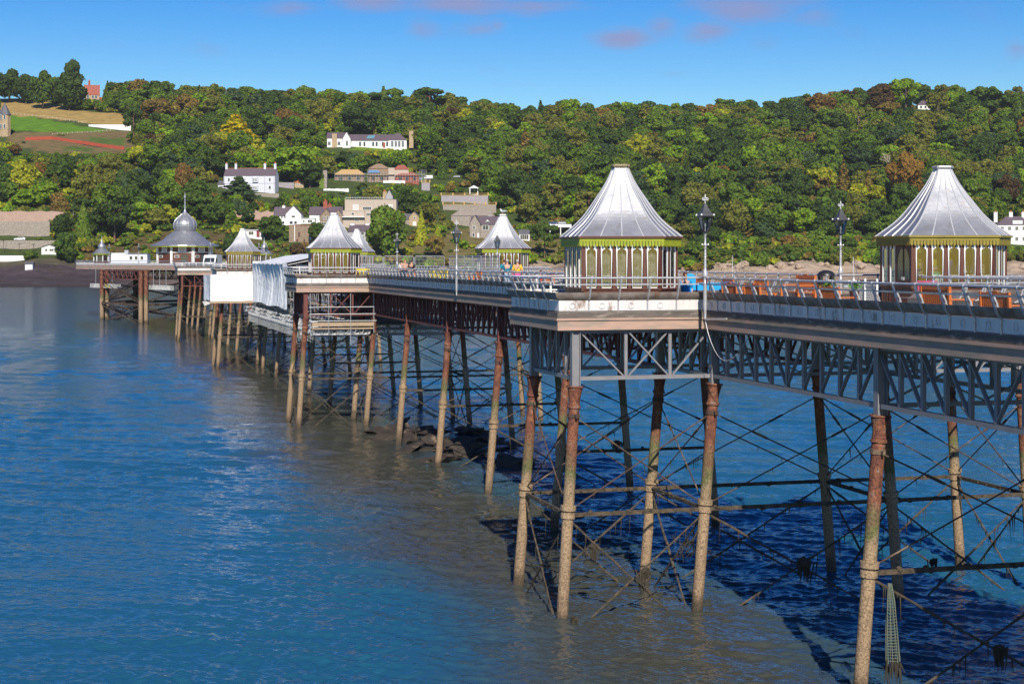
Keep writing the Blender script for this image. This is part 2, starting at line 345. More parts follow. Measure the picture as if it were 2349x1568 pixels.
def build_terrain():
    ks = np.linspace(-.52, .52, 330)
    ys = np.concatenate([np.linspace(600, 690, 14), np.linspace(693, 900, 84), np.linspace(904, 1270, 104), np.linspace(1285, 1900, 14)])
    vs = []; cols = []
    for Y in ys:
        for k in ks:
            X = k*Y; z = Zt(X, Y); vs.append((X, Y, z))
            px, py = img((X, Y, z)); d = Y - smooth_interp(px, SHX, SHY); px += 2.5*math.sin(Y*.9)+random.uniform(-2,2); py += random.uniform(-1.2,1.2)+1.2*math.sin(X*.4)
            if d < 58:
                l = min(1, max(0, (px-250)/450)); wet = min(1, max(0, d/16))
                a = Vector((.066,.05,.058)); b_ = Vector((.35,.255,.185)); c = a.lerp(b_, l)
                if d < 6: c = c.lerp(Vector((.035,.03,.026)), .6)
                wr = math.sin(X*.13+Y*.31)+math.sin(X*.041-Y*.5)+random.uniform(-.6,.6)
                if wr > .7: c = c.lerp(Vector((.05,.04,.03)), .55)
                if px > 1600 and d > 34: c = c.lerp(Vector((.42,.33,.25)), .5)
            elif d < 66: c = Vector((.30,.235,.17)) if px > 600 else Vector((.09,.08,.05))
            else:
                c = Vector((.06,.085,.022))
                if inside(px, py, BRIGHT_FIELD): c = Vector((.105,.215,.018))
                elif inside(px, py, LOW_LAWN) or inside(px, py, MID_LAWN): c = Vector((.085,.13,.025))
                elif inside(px, py, DRY_FIELD): c = Vector((.36,.25,.085))
                elif inside(px, py, LAWN2) or inside(px, py, LAWN3) or inside(px, py, PATCH): c = Vector((.13,.21,.015))
                elif inside(px, py, ROUGH): c = Vector((.17,.125,.055))
                elif inside(px, py, SCRUB): c = Vector((.15,.125,.045))
                elif inside(px, py, SCRUB2): c = Vector((.11,.085,.035))
                elif inside(px, py, YELLOWB): c = Vector((.2,.17,.04))
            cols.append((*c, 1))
    n, m = len(ys), len(ks)
    fs = [(i*m+j, i*m+j+1, (i+1)*m+j+1, (i+1)*m+j) for i in range(n-1) for j in range(m-1)]
    me = bpy.data.meshes.new('hillside'); me.from_pydata(vs, [], fs)
    ca = me.color_attributes.new('ground', 'FLOAT_COLOR', 'POINT'); ca.data.foreach_set('color', np.array(cols, dtype=np.float32).ravel())
    me.polygons.foreach_set('use_smooth', [True]*len(fs))
    mt = bpy.data.materials.new('hill_ground'); mt.use_nodes = True; nt = mt.node_tree; N = nt.nodes.new; L = nt.links.new; b = nt.nodes['Principled BSDF']
    b.inputs['Roughness'].default_value = .95; b.inputs['Specular IOR Level'].default_value = .1
    at_ = N('ShaderNodeAttribute'); at_.attribute_name = 'ground'; g = N('ShaderNodeNewGeometry')
    mp = N('ShaderNodeMapping'); mp.inputs['Scale'].default_value = (.09,.22,.3); L(g.outputs['Position'], mp.inputs[0])
    nz = N('ShaderNodeTexNoise'); nz.inputs['Scale'].default_value = 1.7; nz.inputs['Detail'].default_value = 8; nz.inputs['Roughness'].default_value = .75; L(mp.outputs[0], nz.inputs['Vector'])
    mr = N('ShaderNodeMapRange'); mr.inputs[1].default_value = .32; mr.inputs[2].default_value = .66; mr.inputs[3].default_value = .5; mr.inputs[4].default_value = 1.35; L(nz.outputs[0], mr.inputs[0])
    mx = N('ShaderNodeMixRGB'); mx.blend_type = 'MULTIPLY'; mx.inputs[0].default_value = 1; L(at_.outputs['Color'], mx.inputs[1]); L(mr.outputs[0], mx.inputs[2]); L(mx.outputs[0], b.inputs['Base Color'])
    bp = N('ShaderNodeBump'); bp.inputs['Distance'].default_value = .8; L(nz.outputs[0], bp.inputs['Height']); L(bp.outputs[0], b.inputs['Normal'])
    me.materials.append(mt); o = bpy.data.objects.new('hillside', me); COL.objects.link(o); o['kind'] = 'structure'
build_terrain()

def build_water():
    mt = bpy.data.materials.new('strait_water'); mt.use_nodes = True; nt = mt.node_tree; N = nt.nodes.new; L = nt.links.new; b = nt.nodes['Principled BSDF']
    b.inputs['Roughness'].default_value = .07; b.inputs['IOR'].default_value = 1.55; b.inputs['Specular IOR Level'].default_value = .5
    g = N('ShaderNodeNewGeometry')
    nb = N('ShaderNodeTexNoise'); nb.inputs['Scale'].default_value = .012; nb.inputs['Detail'].default_value = 3; L(g.outputs['Position'], nb.inputs['Vector'])
    cr = N('ShaderNodeValToRGB'); L(nb.outputs[0], cr.inputs[0]); e = cr.color_ramp.elements
    e[0].position = .38; e[0].color = (.012,.080,.140,1); e[1].position = .62; e[1].color = (.016,.094,.158,1)
    # silt brown plus the sunlit strip beside the pier's shadow, painted into the colour
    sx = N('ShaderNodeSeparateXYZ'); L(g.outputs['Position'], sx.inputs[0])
    # lateral distance from the middle of the painted strip
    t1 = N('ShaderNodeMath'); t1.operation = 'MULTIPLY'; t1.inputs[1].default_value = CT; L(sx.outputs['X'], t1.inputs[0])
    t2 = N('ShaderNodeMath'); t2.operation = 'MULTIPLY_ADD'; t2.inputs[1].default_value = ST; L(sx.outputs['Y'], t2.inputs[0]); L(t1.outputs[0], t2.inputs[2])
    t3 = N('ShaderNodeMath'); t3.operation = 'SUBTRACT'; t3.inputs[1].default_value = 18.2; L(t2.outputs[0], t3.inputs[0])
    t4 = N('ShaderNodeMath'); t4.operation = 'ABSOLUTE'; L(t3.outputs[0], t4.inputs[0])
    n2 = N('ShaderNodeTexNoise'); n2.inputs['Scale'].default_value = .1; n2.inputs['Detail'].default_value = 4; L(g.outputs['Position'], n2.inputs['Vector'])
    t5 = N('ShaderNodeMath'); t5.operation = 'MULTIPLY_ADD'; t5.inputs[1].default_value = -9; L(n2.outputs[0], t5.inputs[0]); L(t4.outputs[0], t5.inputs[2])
    lit_silt = N('ShaderNodeMapRange'); lit_silt.interpolation_type = 'SMOOTHSTEP'; lit_silt.inputs[1].default_value = 4.5; lit_silt.inputs[2].default_value = -3; lit_silt.inputs[4].default_value = .85; L(t5.outputs[0], lit_silt.inputs[0])
    mx = N('ShaderNodeMixRGB'); L(lit_silt.outputs[0], mx.inputs[0]); L(cr.outputs[0], mx.inputs[1]); mx.inputs[2].default_value = (.060,.050,.026,1)
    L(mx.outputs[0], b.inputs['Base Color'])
    prev = None
    for (sc, st, dist, det) in ((1.5,(.5,1,1),.05,2),(5.0,(.55,1,1),.045,2)):
        mp = N('ShaderNodeMapping'); mp.inputs['Scale'].default_value = st; mp.inputs['Rotation'].default_value = (0,0,R(7)); L(g.outputs['Position'], mp.inputs[0])
        nz = N('ShaderNodeTexNoise'); nz.inputs['Scale'].default_value = sc; nz.inputs['Detail'].default_value = det; nz.inputs['Roughness'].default_value = .5; L(mp.outputs[0], nz.inputs['Vector'])
        bp = N('ShaderNodeBump'); bp.inputs['Strength'].default_value = 1; bp.inputs['Distance'].default_value = dist; L(nz.outputs[0], bp.inputs['Height'])
        if prev: L(prev.outputs[0], bp.inputs['Normal'])
        prev = bp
    L(prev.outputs[0], b.inputs['Normal'])
    # real waves where they can be made out, a flat sheet all round them
    Y0, Y1, K = 38.0, 330.0, .37
    ys = []; y = Y0
    while y < Y1: ys.append(y); y += max(.05, y*y/45140*1.25)
    ys.append(Y1); ys = np.array(ys); ks = np.linspace(-K, K, 1150); n, m = len(ys), len(ks)
    X = ys[:,None]*ks[None,:]; Y = np.repeat(ys[:,None], m, 1); Zw = np.zeros_like(X); rg = np.random.default_rng(6)
    spacing = np.maximum(ys*ys/45140*1.25, ys*2*K/1150)[:,None]
    for i in range(64):
        lam = .38*(14**rg.random()); th = rg.normal()*.55 + .12; k = 2*math.pi/lam; amp = .0165*lam*(1.3 if lam < 1.4 else .5)*rg.uniform(.5,1.3)
        ph = rg.uniform(0, 6.28); arg = k*(X*math.sin(th) + Y*math.cos(th)) + ph + .8*np.sin(X*.23+i)+.6*np.sin(Y*.19+2*i)
        fade = np.clip((lam/spacing-1.6)/2, 0, 1); Zw += amp*fade*(np.sin(arg) + .25*np.sin(2*arg))
    gust = .62 + .3*np.sin(X*.11+Y*.043+1) * np.sin(Y*.06-X*.03) + .14*np.sin(X*.31-Y*.05)
    edge = np.clip((K-np.abs(ks))/.02, 0, 1)[None,:]*np.clip((ys-Y0)/1.5, 0, 1)[:,None]*np.clip((Y1-ys)/40, 0, 1)[:,None]
    Zw *= gust*edge*.62
    V = np.stack([X, Y, Zw], -1).reshape(-1,3); nf = (n-1)*(m-1)
    I = (np.arange(n-1)[:,None]*m + np.arange(m-1)[None,:]).ravel(); Fc = np.stack([I, I+1, I+m+1, I+m], 1).ravel()
    c = len(V); extra = np.array([(-1500,-120,0),(1500,-120,0),(1500,1500,0),(-1500,1500,0),(-K*Y0,Y0,0),(K*Y0,Y0,0),(K*Y1,Y1,0),(-K*Y1,Y1,0)])
    Fx = np.array([(c,c+1,c+5,c+4),(c+1,c+2,c+6,c+5),(c+2,c+3,c+7,c+6),(c+3,c,c+4,c+7)]).ravel()
    V = np.concatenate([V, extra]); Fc = np.concatenate([Fc, Fx]); nf += 4
    me = bpy.data.meshes.new('water'); me.vertices.add(len(V)); me.vertices.foreach_set('co', V.astype(np.float32).ravel()); me.loops.add(4*nf); me.loops.foreach_set('vertex_index', Fc.astype(np.int32)); me.polygons.add(nf); me.polygons.foreach_set('loop_start', np.arange(0, 4*nf, 4, dtype=np.int32))
    me.polygons.foreach_set('use_smooth', np.ones(nf, dtype=bool)); me.materials.append(mt); me.update(calc_edges=True); me.validate()
    o = bpy.data.objects.new('water', me); COL.objects.link(o); o['kind'] = 'structure'
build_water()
# ------------------------------------------------------------------ the pier
ZD = 10.4                                            # deck level
PLATS = [52.2, 116.2, 180.2, 244.2]                  # start of each kiosk platform along the pier (each 6 m long)
TN, TF = 21.4, 29.3                                  # near and far deck edge
TNO, TFO = 16.1, 34.7                                # outer edges of the platforms
S0, S1 = 13.0, 300.0
pier = thing('pier', 'long iron pleasure pier on rusty raking columns running out across the strait', 'pier', W(52, 25.3, 0), PIER_YAW)
class PartSet:
    """repeated pier members: the 100 nearest ones in view are parts of their own, the rest one 'stuff' part"""
    def __init__(self, name, mats, smooth=False, most=100): self.name, self.mats, self.smooth, self.most, self.it = name, mats, smooth, most, []
    def add(self, mb, p):
        x, y = img(p); out = x > 2500 or x < -60
        self.it.append((p[1] + (1000 if out else 0), len(self.it), mb))
    def finish(self, parent=None):
        parent = parent or pier
        self.it.sort(key=lambda q: q[:2])
        for d, _, mb in self.it[:self.most]: mb.build(self.name, self.mats, parent, self.smooth)
        if len(self.it) > self.most:
            r = MB()
            for d, _, mb in self.it[self.most:]: r.merge(mb)
            r.build(self.name, self.mats, parent, self.smooth, kind='stuff')

near_path = [(S0, TN)]
far_path = [(S0, TF)]
for p in PLATS:
    near_path += [(p, TN), (p, TNO), (p+6, TNO), (p+6, TN)]
    far_path += [(p, TF), (p, TFO), (p+6, TFO), (p+6, TF)]
near_path.append((S1, TN)); far_path.append((S1, TF))
HEAD = [(299,21.4), (345,2.3), (372,2.3), (387,25.3), (372,48.3), (345,48.3), (299,29.3)]
ZH = 10.9                                            # the head lies a little higher
def miter(path, side):
    """outward unit directions (in s,t) for every path vertex; side +1: outward on the left of travel (near edge)"""
    out = []
    for i, p in enumerate(path):
        ns = []
        for a, b in ((i-1, i), (i, i+1)):
            if a < 0 or b >= len(path): continue
            ds, dt = path[b][0]-path[a][0], path[b][1]-path[a][1]; L = math.hypot(ds, dt); ds /= L; dt /= L
            ns.append((-dt*0 + dt, -ds) if side > 0 else (-dt, ds))
        if len(ns) == 1: out.append(ns[0])
        else:
            k = 1 + ns[0][0]*ns[1][0] + ns[0][1]*ns[1][1]
            out.append(((ns[0][0]+ns[1][0])/k, (ns[0][1]+ns[1][1])/k))
    return out
# travelling along +s the near edge looks towards -t: outward = (dt, -ds)
def sweep(path, side, prof, z0=0):
    """closed profile [(outward, z)] carried along the path"""
    mi = miter(path, side); vs = []; n = len(prof)
    for (s, t), (ms, mt) in zip(path, mi):
        for (o, z) in prof: vs.append(W(s+ms*o, t+mt*o, z+z0))
    fs = [(i*n+k, i*n+(k+1) % n, (i+1)*n+(k+1) % n, (i+1)*n+k) for i in range(len(path)-1) for k in range(n)]
    fs += [tuple(range(n)), tuple(range((len(path)-1)*n, len(path)*n))]
    return MB().add(vs, fs)
def ring(o, z, r, n=8): return [(o + r*math.cos(2*math.pi*i/n), z + r*math.sin(2*math.pi*i/n)) for i in range(n)]
def strip(pts, th):                                  # open curve -> thin closed profile
    return list(pts) + [(o-th, z) for o, z in reversed(pts)]

# deck
d = MB()
def slab_st(mb, poly, z0, z1):
    mb.prism([W(s, t, 0)[:2] for s, t in poly], z0, z1)
slab_st(d, near_path + far_path[::-1], ZD-.12, ZD)
slab_st(d, HEAD, ZH-.12, ZH)
d.build('deck', M_DECK, pier)
SEAT = [(.17,11.05),(.155,10.98),(.12,10.9),(.06,10.83),(0,10.79),(-.12,10.775),(-.42,10.80)]
def sec(path, side, closed_paths):
    for nm, prof, mt, sm in (
        ('handrail', ring(.34,11.54,.034), M_RAIL, True),
        ('mid_rail', [(.245,11.30),(.275,11.30),(.275,11.345),(.245,11.345)], M_RAIL, False),
        ('seat_panel', strip(SEAT, .025), M_SEATM, True),
        ('side_panel', [(0,10.775),(0,10.425),(-.04,10.425),(-.04,10.775)], M_PANEL, False),
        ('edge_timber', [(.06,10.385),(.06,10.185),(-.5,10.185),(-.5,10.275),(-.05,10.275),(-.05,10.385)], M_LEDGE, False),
        ('fascia_board', [(.10,10.18),(.10,10.10),(.055,10.095),(.055,9.77),(-.02,9.77),(-.02,10.18)], M_TIMBER, False)):
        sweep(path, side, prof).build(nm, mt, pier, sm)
sec(near_path, 1, None); sec(far_path, -1, None)
head_path = [(299,21.4),(345,2.3),(372,2.3),(387,25.3),(372,48.3),(345,48.3),(299,29.3)]
for nm, prof, mt in (('handrail', ring(.2,11.75,.045), M_RAIL), ('handrail', ring(.2,11.45,.03), M_RAIL), ('seat_panel', [(.12,11.3),(.12,10.95),(.05,10.95),(.05,11.3)], M_PANEL),
                     ('fascia_board', [(.1,10.88),(.1,10.05),(-.1,10.05),(-.1,10.88)], M_TIMBER)):
    sweep(head_path, 1, prof).build(nm, mt, pier)

# bench posts: S-shaped, one mesh shared by every post
pb = MB(); chain = [(.34,11.54),(.335,11.46),(.29,11.34),(.25,11.2),(.185,11.04),(.14,10.93),(.07,10.83),(.012,10.77),(.012,10.40)]
for a, b_ in zip(chain, chain[1:]): pb.beam((0,a[0],a[1]), (0,b_[0],b_[1]+ (-.012 if b_[1] > 10.5 else 0)), .05, .05, (1,0,0))
for a, b_ in zip([(.25,11.3),(.17,11.1),(.03,10.84)], [(.17,11.1),(.03,10.84),(-.1,10.80)]): pb.beam((0,a[0]-.03,a[1]), (0,b_[0]-.05,b_[1]), .045, .04, (1,0,0))
pb.lathe([(.0,-.05),(.05,-.045),(.052,.045),(0,.05)], (0,.34,11.54), 8, (Vector((0,1,0)), Vector((0,0,1)), Vector((1,0,0))))
post_me = pb.mesh('rail_post', M_RAIL)
posts = []
def lay_posts(path, side, step=1.17):
    for (a, b_) in zip(path, path[1:]):
        L = math.hypot(b_[0]-a[0], b_[1]-a[1]); ds, dt = (b_[0]-a[0])/L, (b_[1]-a[1])/L
        n = max(1, round(L/step)); no = (dt, -ds) if side > 0 else (-dt, ds)
        for i in range(n):
            f = i/n; s, t = a[0]+(b_[0]-a[0])*f, a[1]+(b_[1]-a[1])*f
            if i == 0 and L < 7: continue
            posts.append((W(s,t,0), W(s+no[0], t+no[1], 0)-W(s,t,0), side))
lay_posts(near_path, 1); lay_posts(far_path, -1)
inv = world_of(pier).inverted()
posts = [(p[0].y + (0 if p[2] > 0 else 25) + (1000 if img(p[0]+Vector((0,0,11)))[0] > 2400 else 0), p[0], p[1]) for p in posts]; posts.sort(key=lambda q: q[0])
rest = MB()
for i, (_, p, nrm) in enumerate(posts):
    ax = Matrix(((nrm.y, nrm.x, 0, p.x), (-nrm.x, nrm.y, 0, p.y), (0, 0, 1, p.z), (0, 0, 0, 1)))
    if i < 100:
        o = bpy.data.objects.new('rail_post', post_me); COL.objects.link(o); o.parent = pier; o.matrix_basis = inv @ ax
    else:
        n0 = len(rest.v); rest.v += [tuple(ax @ Vector(v)) for v in pb.v]; rest.f += [tuple(i_+n0 for i_ in f) for f in pb.f]; rest.m += [0]*len(pb.f)
rest.build('rail_post', M_RAIL, pier, kind='stuff')
# cast rings on the side panels
rg = PartSet('panel_ring', M_PANEL, True)
for _, p, nrm in posts:
    if p.y > 130: continue
    al = Vector((nrm.y, -nrm.x, 0)); c = p + al*.585 + Vector((0,0,10.6)) + nrm*.01
    m = MB()
    for k in range(10):
        t0, t1 = 2*math.pi*k/10, 2*math.pi*(k+1)/10
        m.beam(c + al*(.1*math.cos(t0)) + Vector((0,0,.1*math.sin(t0))), c + al*(.1*math.cos(t1)) + Vector((0,0,.1*math.sin(t1))), .03, .03, nrm)
    rg.add(m, c)
rg.finish()

# columns
col = []                                             # (s, t_top, t_base, s_base)
for k in range(-1, 4):
    for b_ in (52.3, 57.6, 69.3, 81.0, 92.7, 104.4):
        s = b_ + 64*k
        if s < 14 or s > 298: continue
        col.append((s, 21.8, 21.15, s, 0)); col.append((s, 28.3, 28.95, s, 1))
for p in PLATS:
    for ds in (.2, 5.2):
        col.append((p+ds, 16.75, 16.2, p+ds+(-.25 if ds < 1 else .25), 2)); col.append((p+ds, 34.0, 34.5, p+ds, 3))
ZC = 7.86
def truss_mat(s): return M_GREY if s < 62 else M_RED
cset = PartSet('column', M_COL, True); capset = PartSet('column_cap', M_COL, True, 100); clampset = PartSet('clamp', M_ROD); postA = PartSet('truss_pillar', M_GREY); postB = PartSet('truss_pillar', M_RED)
cap_mat_grey = pm('painted_cap_grey', (.19,.18,.19), (.15,.06,.045), 2.5, .6, c3=(.2,.07,.04), s3=2, t3=.52)
LOWC = []
def axes(d):
    z = d.normalized(); x = z.orthogonal().normalized(); return (x, z.cross(x), z)
for (s, tt, tb, sb, kind) in col:
    a, b_ = W(s, tt, ZC), W(sb, tb, -.0); ext = b_ + (b_-a)*(2.2/ZC); dn = (a-b_).normalized()
    m = MB(); m.tube(ext, a - dn*.75, .205, .19, 12)
    cset.add(m, b_)
    c = MB(); base = a - dn*.75
    c.lathe([(.0,-.02),(.2,-.02),(.235,.0),(.235,.06),(.2,.09),(.2,.16),(.19,.2),(.195,.3),(.215,.45),(.255,.62),(.27,.68),(.2,.68),(.2,.70),(.31,.70),(.31,.75),(0,.75)], base, 14, axes(dn))
    capset.add(c, a)
    # clamps where the tie rods meet, and the joint collar at the strut level
    q = MB(); zc = 6.85; f = (ZC-zc)/ZC; cc = a + (b_-a)*f
    q.lathe([(0,-.07),(.225,-.07),(.225,.07),(0,.07)], cc, 10, axes(dn)); q.beam(cc - (W(1,0,0)-W(0,0,0))*.36, cc + (W(1,0,0)-W(0,0,0))*.36, .06, .11)
    clampset.add(q, cc)
    q = MB(); zc = 3.75; f = (ZC-zc)/ZC; cc = a + (b_-a)*f
    q.lathe([(0,-.1),(.27,-.1),(.275,.08),(0,.09)], cc, 10, axes(dn)); q.lathe([(0,-.36),(.25,-.36),(.25,-.16),(0,-.16)], cc, 10, axes(dn))
    LOWC.append((q, cc))
    # riveted pillar through the truss depth
    pil = MB(); top = W(s, tt + (.0 if kind in (0, 2) else 0), 9.78)
    al = (W(1,0,0)-W(0,0,0)); ac = (W(0,1,0)-W(0,0,0))
    pil.box((a + top)/2 , (.10, .26, top.z-a.z), (al, ac, Vector((0,0,1))))
    for sg in (-1, 1): pil.box((a+top)/2 + ac*(.135*sg), (.26, .03, top.z-a.z-.004), (al, ac, Vector((0,0,1))))
    (postA if s < 62 else postB).add(pil, a)
cset.finish(); capset.finish(); clampset.finish(); postA.finish(); postB.finish()
lc = PartSet('column_collar', M_COL, True)
for q, p in LOWC: lc.add(q, p)
lc.finish()

# trusses
def truss(p, q, mat_, n, name_sets, rng=None, up=None):
    """bottom chord + posts + diagonals that fall towards mid-span"""
    zt, zb = 9.72, 8.12
    P0, P1 = W(p[0], p[1], 0), W(q[0], q[1], 0); d = P1-P0; L = d.length; d.normalize(); sd = Vector((-d.y, d.x, 0)); Z = Vector((0,0,1))
    chord, bars = name_sets
    c = MB(); c.box((P0+P1)/2 + Z*zb, (L-.30, .16, .13), (d, sd, Z)); chord.add(c, (P0+P1)/2 + Z*zb)
    c = MB(); c.box((P0+P1)/2 + Z*zt, (L-.30, .18, .10), (d, sd, Z)); chord.add(c, (P0+P1)/2 + Z*zt)
    for i in range(1, n):
        x = P0 + (P1-P0)*(i/n); m = MB()
        m.box(x + Z*(zb+zt)/2, (.06, .12, zt-zb-.12), (d, sd, Z)); m.box(x + Z*(zb+zt)/2 + sd*.062, (.13, .012, zt-zb-.12), (d, sd, Z)); bars.add(m, x + Z*9)
    for i in range(n):
        a, b_ = P0 + (P1-P0)*(i/n), P0 + (P1-P0)*((i+1)/n); m = MB()
        if i >= n/2: a, b_ = b_, a
        m.beam(a + Z*(zt-.06) + sd*.03, b_ + Z*(zb+.08) + sd*.03, .05, .11, sd); bars.add(m, (a+b_)/2 + Z*9)
cg, cr_ = PartSet('truss_chord', M_GREY), PartSet('truss_chord', M_RED)
bg_, br_ = PartSet('truss_bar', M_GREY), PartSet('truss_bar', M_RED)
ss = sorted({c[0] for c in col if c[4] == 0})
for a, b_ in zip(ss, ss[1:]):
    if b_ - a > 13: continue
    n = 10 if b_-a > 7 else 5
    sets = (cg, bg_) if (a+b_)/2 < 62 else (cr_, br_)
    for t in (21.8, 28.3): truss((a, t), (b_, t), None, n, sets)
    if a > 160: continue
for p in PLATS:                                      # platform frames
    sets = (cg, bg_) if p < 60 else (cr_, br_)
    for (t0, t1) in ((16.75, 21.8), (28.3, 34.0)):
        for s in (p+.2, p+5.2):
            # lattice: two X-shaped panels between two posts
            zt, zb = 9.72, 8.12; P0, P1 = W(s,t0,0), W(s,t1,0); d_ = (P1-P0); Z = Vector((0,0,1)); sd = Vector((-d_.y, d_.x, 0)).normalized(); dd = d_.normalized()
            for zz in (zb, zt):
                c = MB(); c.box((P0+P1)/2+Z*zz, (d_.length-.3,.16,.13), (dd, sd, Z)); sets[0].add(c, (P0+P1)/2+Z*zz)
            for f in (.36, .68):
                m = MB(); m.box(P0+d_*f+Z*8.92, (.11,.07,1.48), (dd, sd, Z)); sets[1].add(m, P0+d_*f)
            for fa, fb, za, zb2, off in ((.04,.34,zt,zb,.0),(.38,.66,zb,zt,.0),(.38,.66,zt,zb,.04),(.70,.96,zb,zt,.0)):
                m = MB(); m.beam(P0+d_*fa+Z*(za+(.07 if za < 9 else -.06))-sd*off, P0+d_*fb+Z*(zb2+(.07 if zb2 < 9 else -.06))-sd*off, .05, .09, sd); sets[1].add(m, P0+d_*(fa+fb)*.5)
    for t in (16.75, 34.0): truss((p+.2, t), (p+5.2, t), None, 5, sets)
# cross frames under the deck between the pillars
for s in ss:
    sets = (cg, bg_) if s < 62 else (cr_, br_)
    P0, P1 = W(s,21.8,0), W(s,28.3,0); d_ = P1-P0; Z = Vector((0,0,1)); sd = Vector((-d_.y, d_.x, 0)).normalized(); dd = d_.normalized()
    for zz in (8.12, 9.6):
        c = MB(); c.box((P0+P1)/2+Z*zz, (d_.length-.3,.14,.12), (dd, sd, Z)); sets[0].add(c, (P0+P1)/2+Z*zz)
    for fa, fb in ((.03,.5),(.97,.5)):
        for z0, z1, off in ((9.5,8.2,0),(8.2,9.5,.05)):
            m = MB(); m.beam(P0+d_*fa+Z*z0+sd*off, P0+d_*fb+Z*z1+sd*off, .05, .07, sd); sets[1].add(m, P0+d_*(fa+fb)/2)
for q in (cg, cr_, bg_, br_): q.finish()
# deck joists seen from below
jb = MB(); s = S0+.5
while s < S1:
    jb.beam(W(s,TN+.3,10.1), W(s,TF-.3,10.1), .12, .3); s += 2.6
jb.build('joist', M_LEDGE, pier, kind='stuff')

# struts and tie rods
strut = PartSet('strut', M_STRUT); rods = PartSet('tie_rod', [M_ROD, M_STRUT, M_WEED]); rr = random.Random(5)
def on_col(c, z): a, b_ = W(c[0], c[1], ZC), W(c[3], c[2], 0); return a + (b_-a)*((ZC-z)/ZC)
def weedy(m, p, q, n, L=.5):
    m.cur = 2
    for _ in range(n):
        f = rr.random(); x = Vector(p).lerp(Vector(q), f)
        if x.z < .3: continue
        l = rr.uniform(.06, L)*(1 if rr.random() < .8 else 2); l = min(l, x.z-.05)
        m.tube(x, x - Vector((rr.uniform(-.05,.05), rr.uniform(-.05,.05), l)), rr.uniform(.012,.03), .004, 4, False)
    m.cur = 0
def rod(p, q, r, low=False, n=0):
    m = MB(); p, q = Vector(p), Vector(q)
    if low:
        m.cur = 1; L = (q-p).length; k = max(3, int(L/.5)); pts = []; rs = []
        for i in range(k+1): pts.append(p.lerp(q, i/k) + Vector((rr.uniform(-.012,.012),)*3)); rs.append(r*rr.uniform(.8,1.45))
        m.pipe(pts, rs, 6); m.cur = 0; weedy(m, p, q, n)
    else:
        m.tube(p, q, r, None, 6); mid = p.lerp(q, .22); e = p.lerp(q, .30); m.tube(mid, e, r*1.8, None, 6); weedy(m, p.lerp(q,.5), q, n//2, .35)
    rods.add(m, (p+q)/2)
ZS, ZU = 3.5, 6.85
def bay(c0, c1, quad=True):
    near = c0[0] < 130
    u0, u1, l0, l1 = on_col(c0, ZU), on_col(c1, ZU), on_col(c0, ZS), on_col(c1, ZS)
    m = MB(); m.beam(l0, l1, .10, .13); 
    if near: weedy_strut(m, l0, l1)
    strut.add(m, (l0+l1)/2)
    off = Vector((0,0,.0))
    rod(u0, l1 + Vector((0,0,.12)), .026, False, 5 if near else 0); rod(u1, l0 + Vector((0,0,.12)), .026, False, 5 if near else 0)
    b0, b1 = on_col(c0, -.9), on_col(c1, -.9)
    a0, a1 = l0 - Vector((0,0,.12)), l1 - Vector((0,0,.12))
    rod(a0, b1.lerp(a0, .06), .034, True, 22 if near else 0); rod(a1, b0.lerp(a1, .06), .034, True, 22 if near else 0)
def weedy_strut(m, p, q):
    n0 = len(m.f); m2 = MB(); m2.cur = 0
    for _ in range(10):
        x = Vector(p).lerp(Vector(q), rr.random()); m2.blob(x + Vector((0,0,rr.uniform(-.06,.08))), (.1,.1,.07), rr.randint(0,99), .3, 1)
    m.merge(m2)
byk = {}
for c in col: byk.setdefault((c[4], round(c[0],1)), c)
ns_ = sorted(c[0] for c in col if c[4] == 0)
for a, b_ in zip(ns_, ns_[1:]):
    if b_-a > 7: continue
    for k in (0, 1): bay(byk[(k, round(a,1))], byk[(k, round(b_,1))])
for s in ns_:
    bay(byk[(0, round(s,1))], byk[(1, round(s,1))])
for p in PLATS:
    o0, o1 = byk[(2, round(p+.2,1))], byk[(2, round(p+5.2,1))]; f0, f1 = byk[(3, round(p+.2,1))], byk[(3, round(p+5.2,1))]
    bay(o0, o1); bay(f0, f1)
    i0 = min((c for c in col if c[4] == 0), key=lambda c: abs(c[0]-p-.1)); i1 = min((c for c in col if c[4] == 0), key=lambda c: abs(c[0]-p-5.4))
    g0 = min((c for c in col if c[4] == 1), key=lambda c: abs(c[0]-p-.1)); g1 = min((c for c in col if c[4] == 1), key=lambda c: abs(c[0]-p-5.4))
    bay(o0, i0); bay(o1, i1); bay(f0, g0); bay(f1, g1)
strut.finish(); rods.finish()

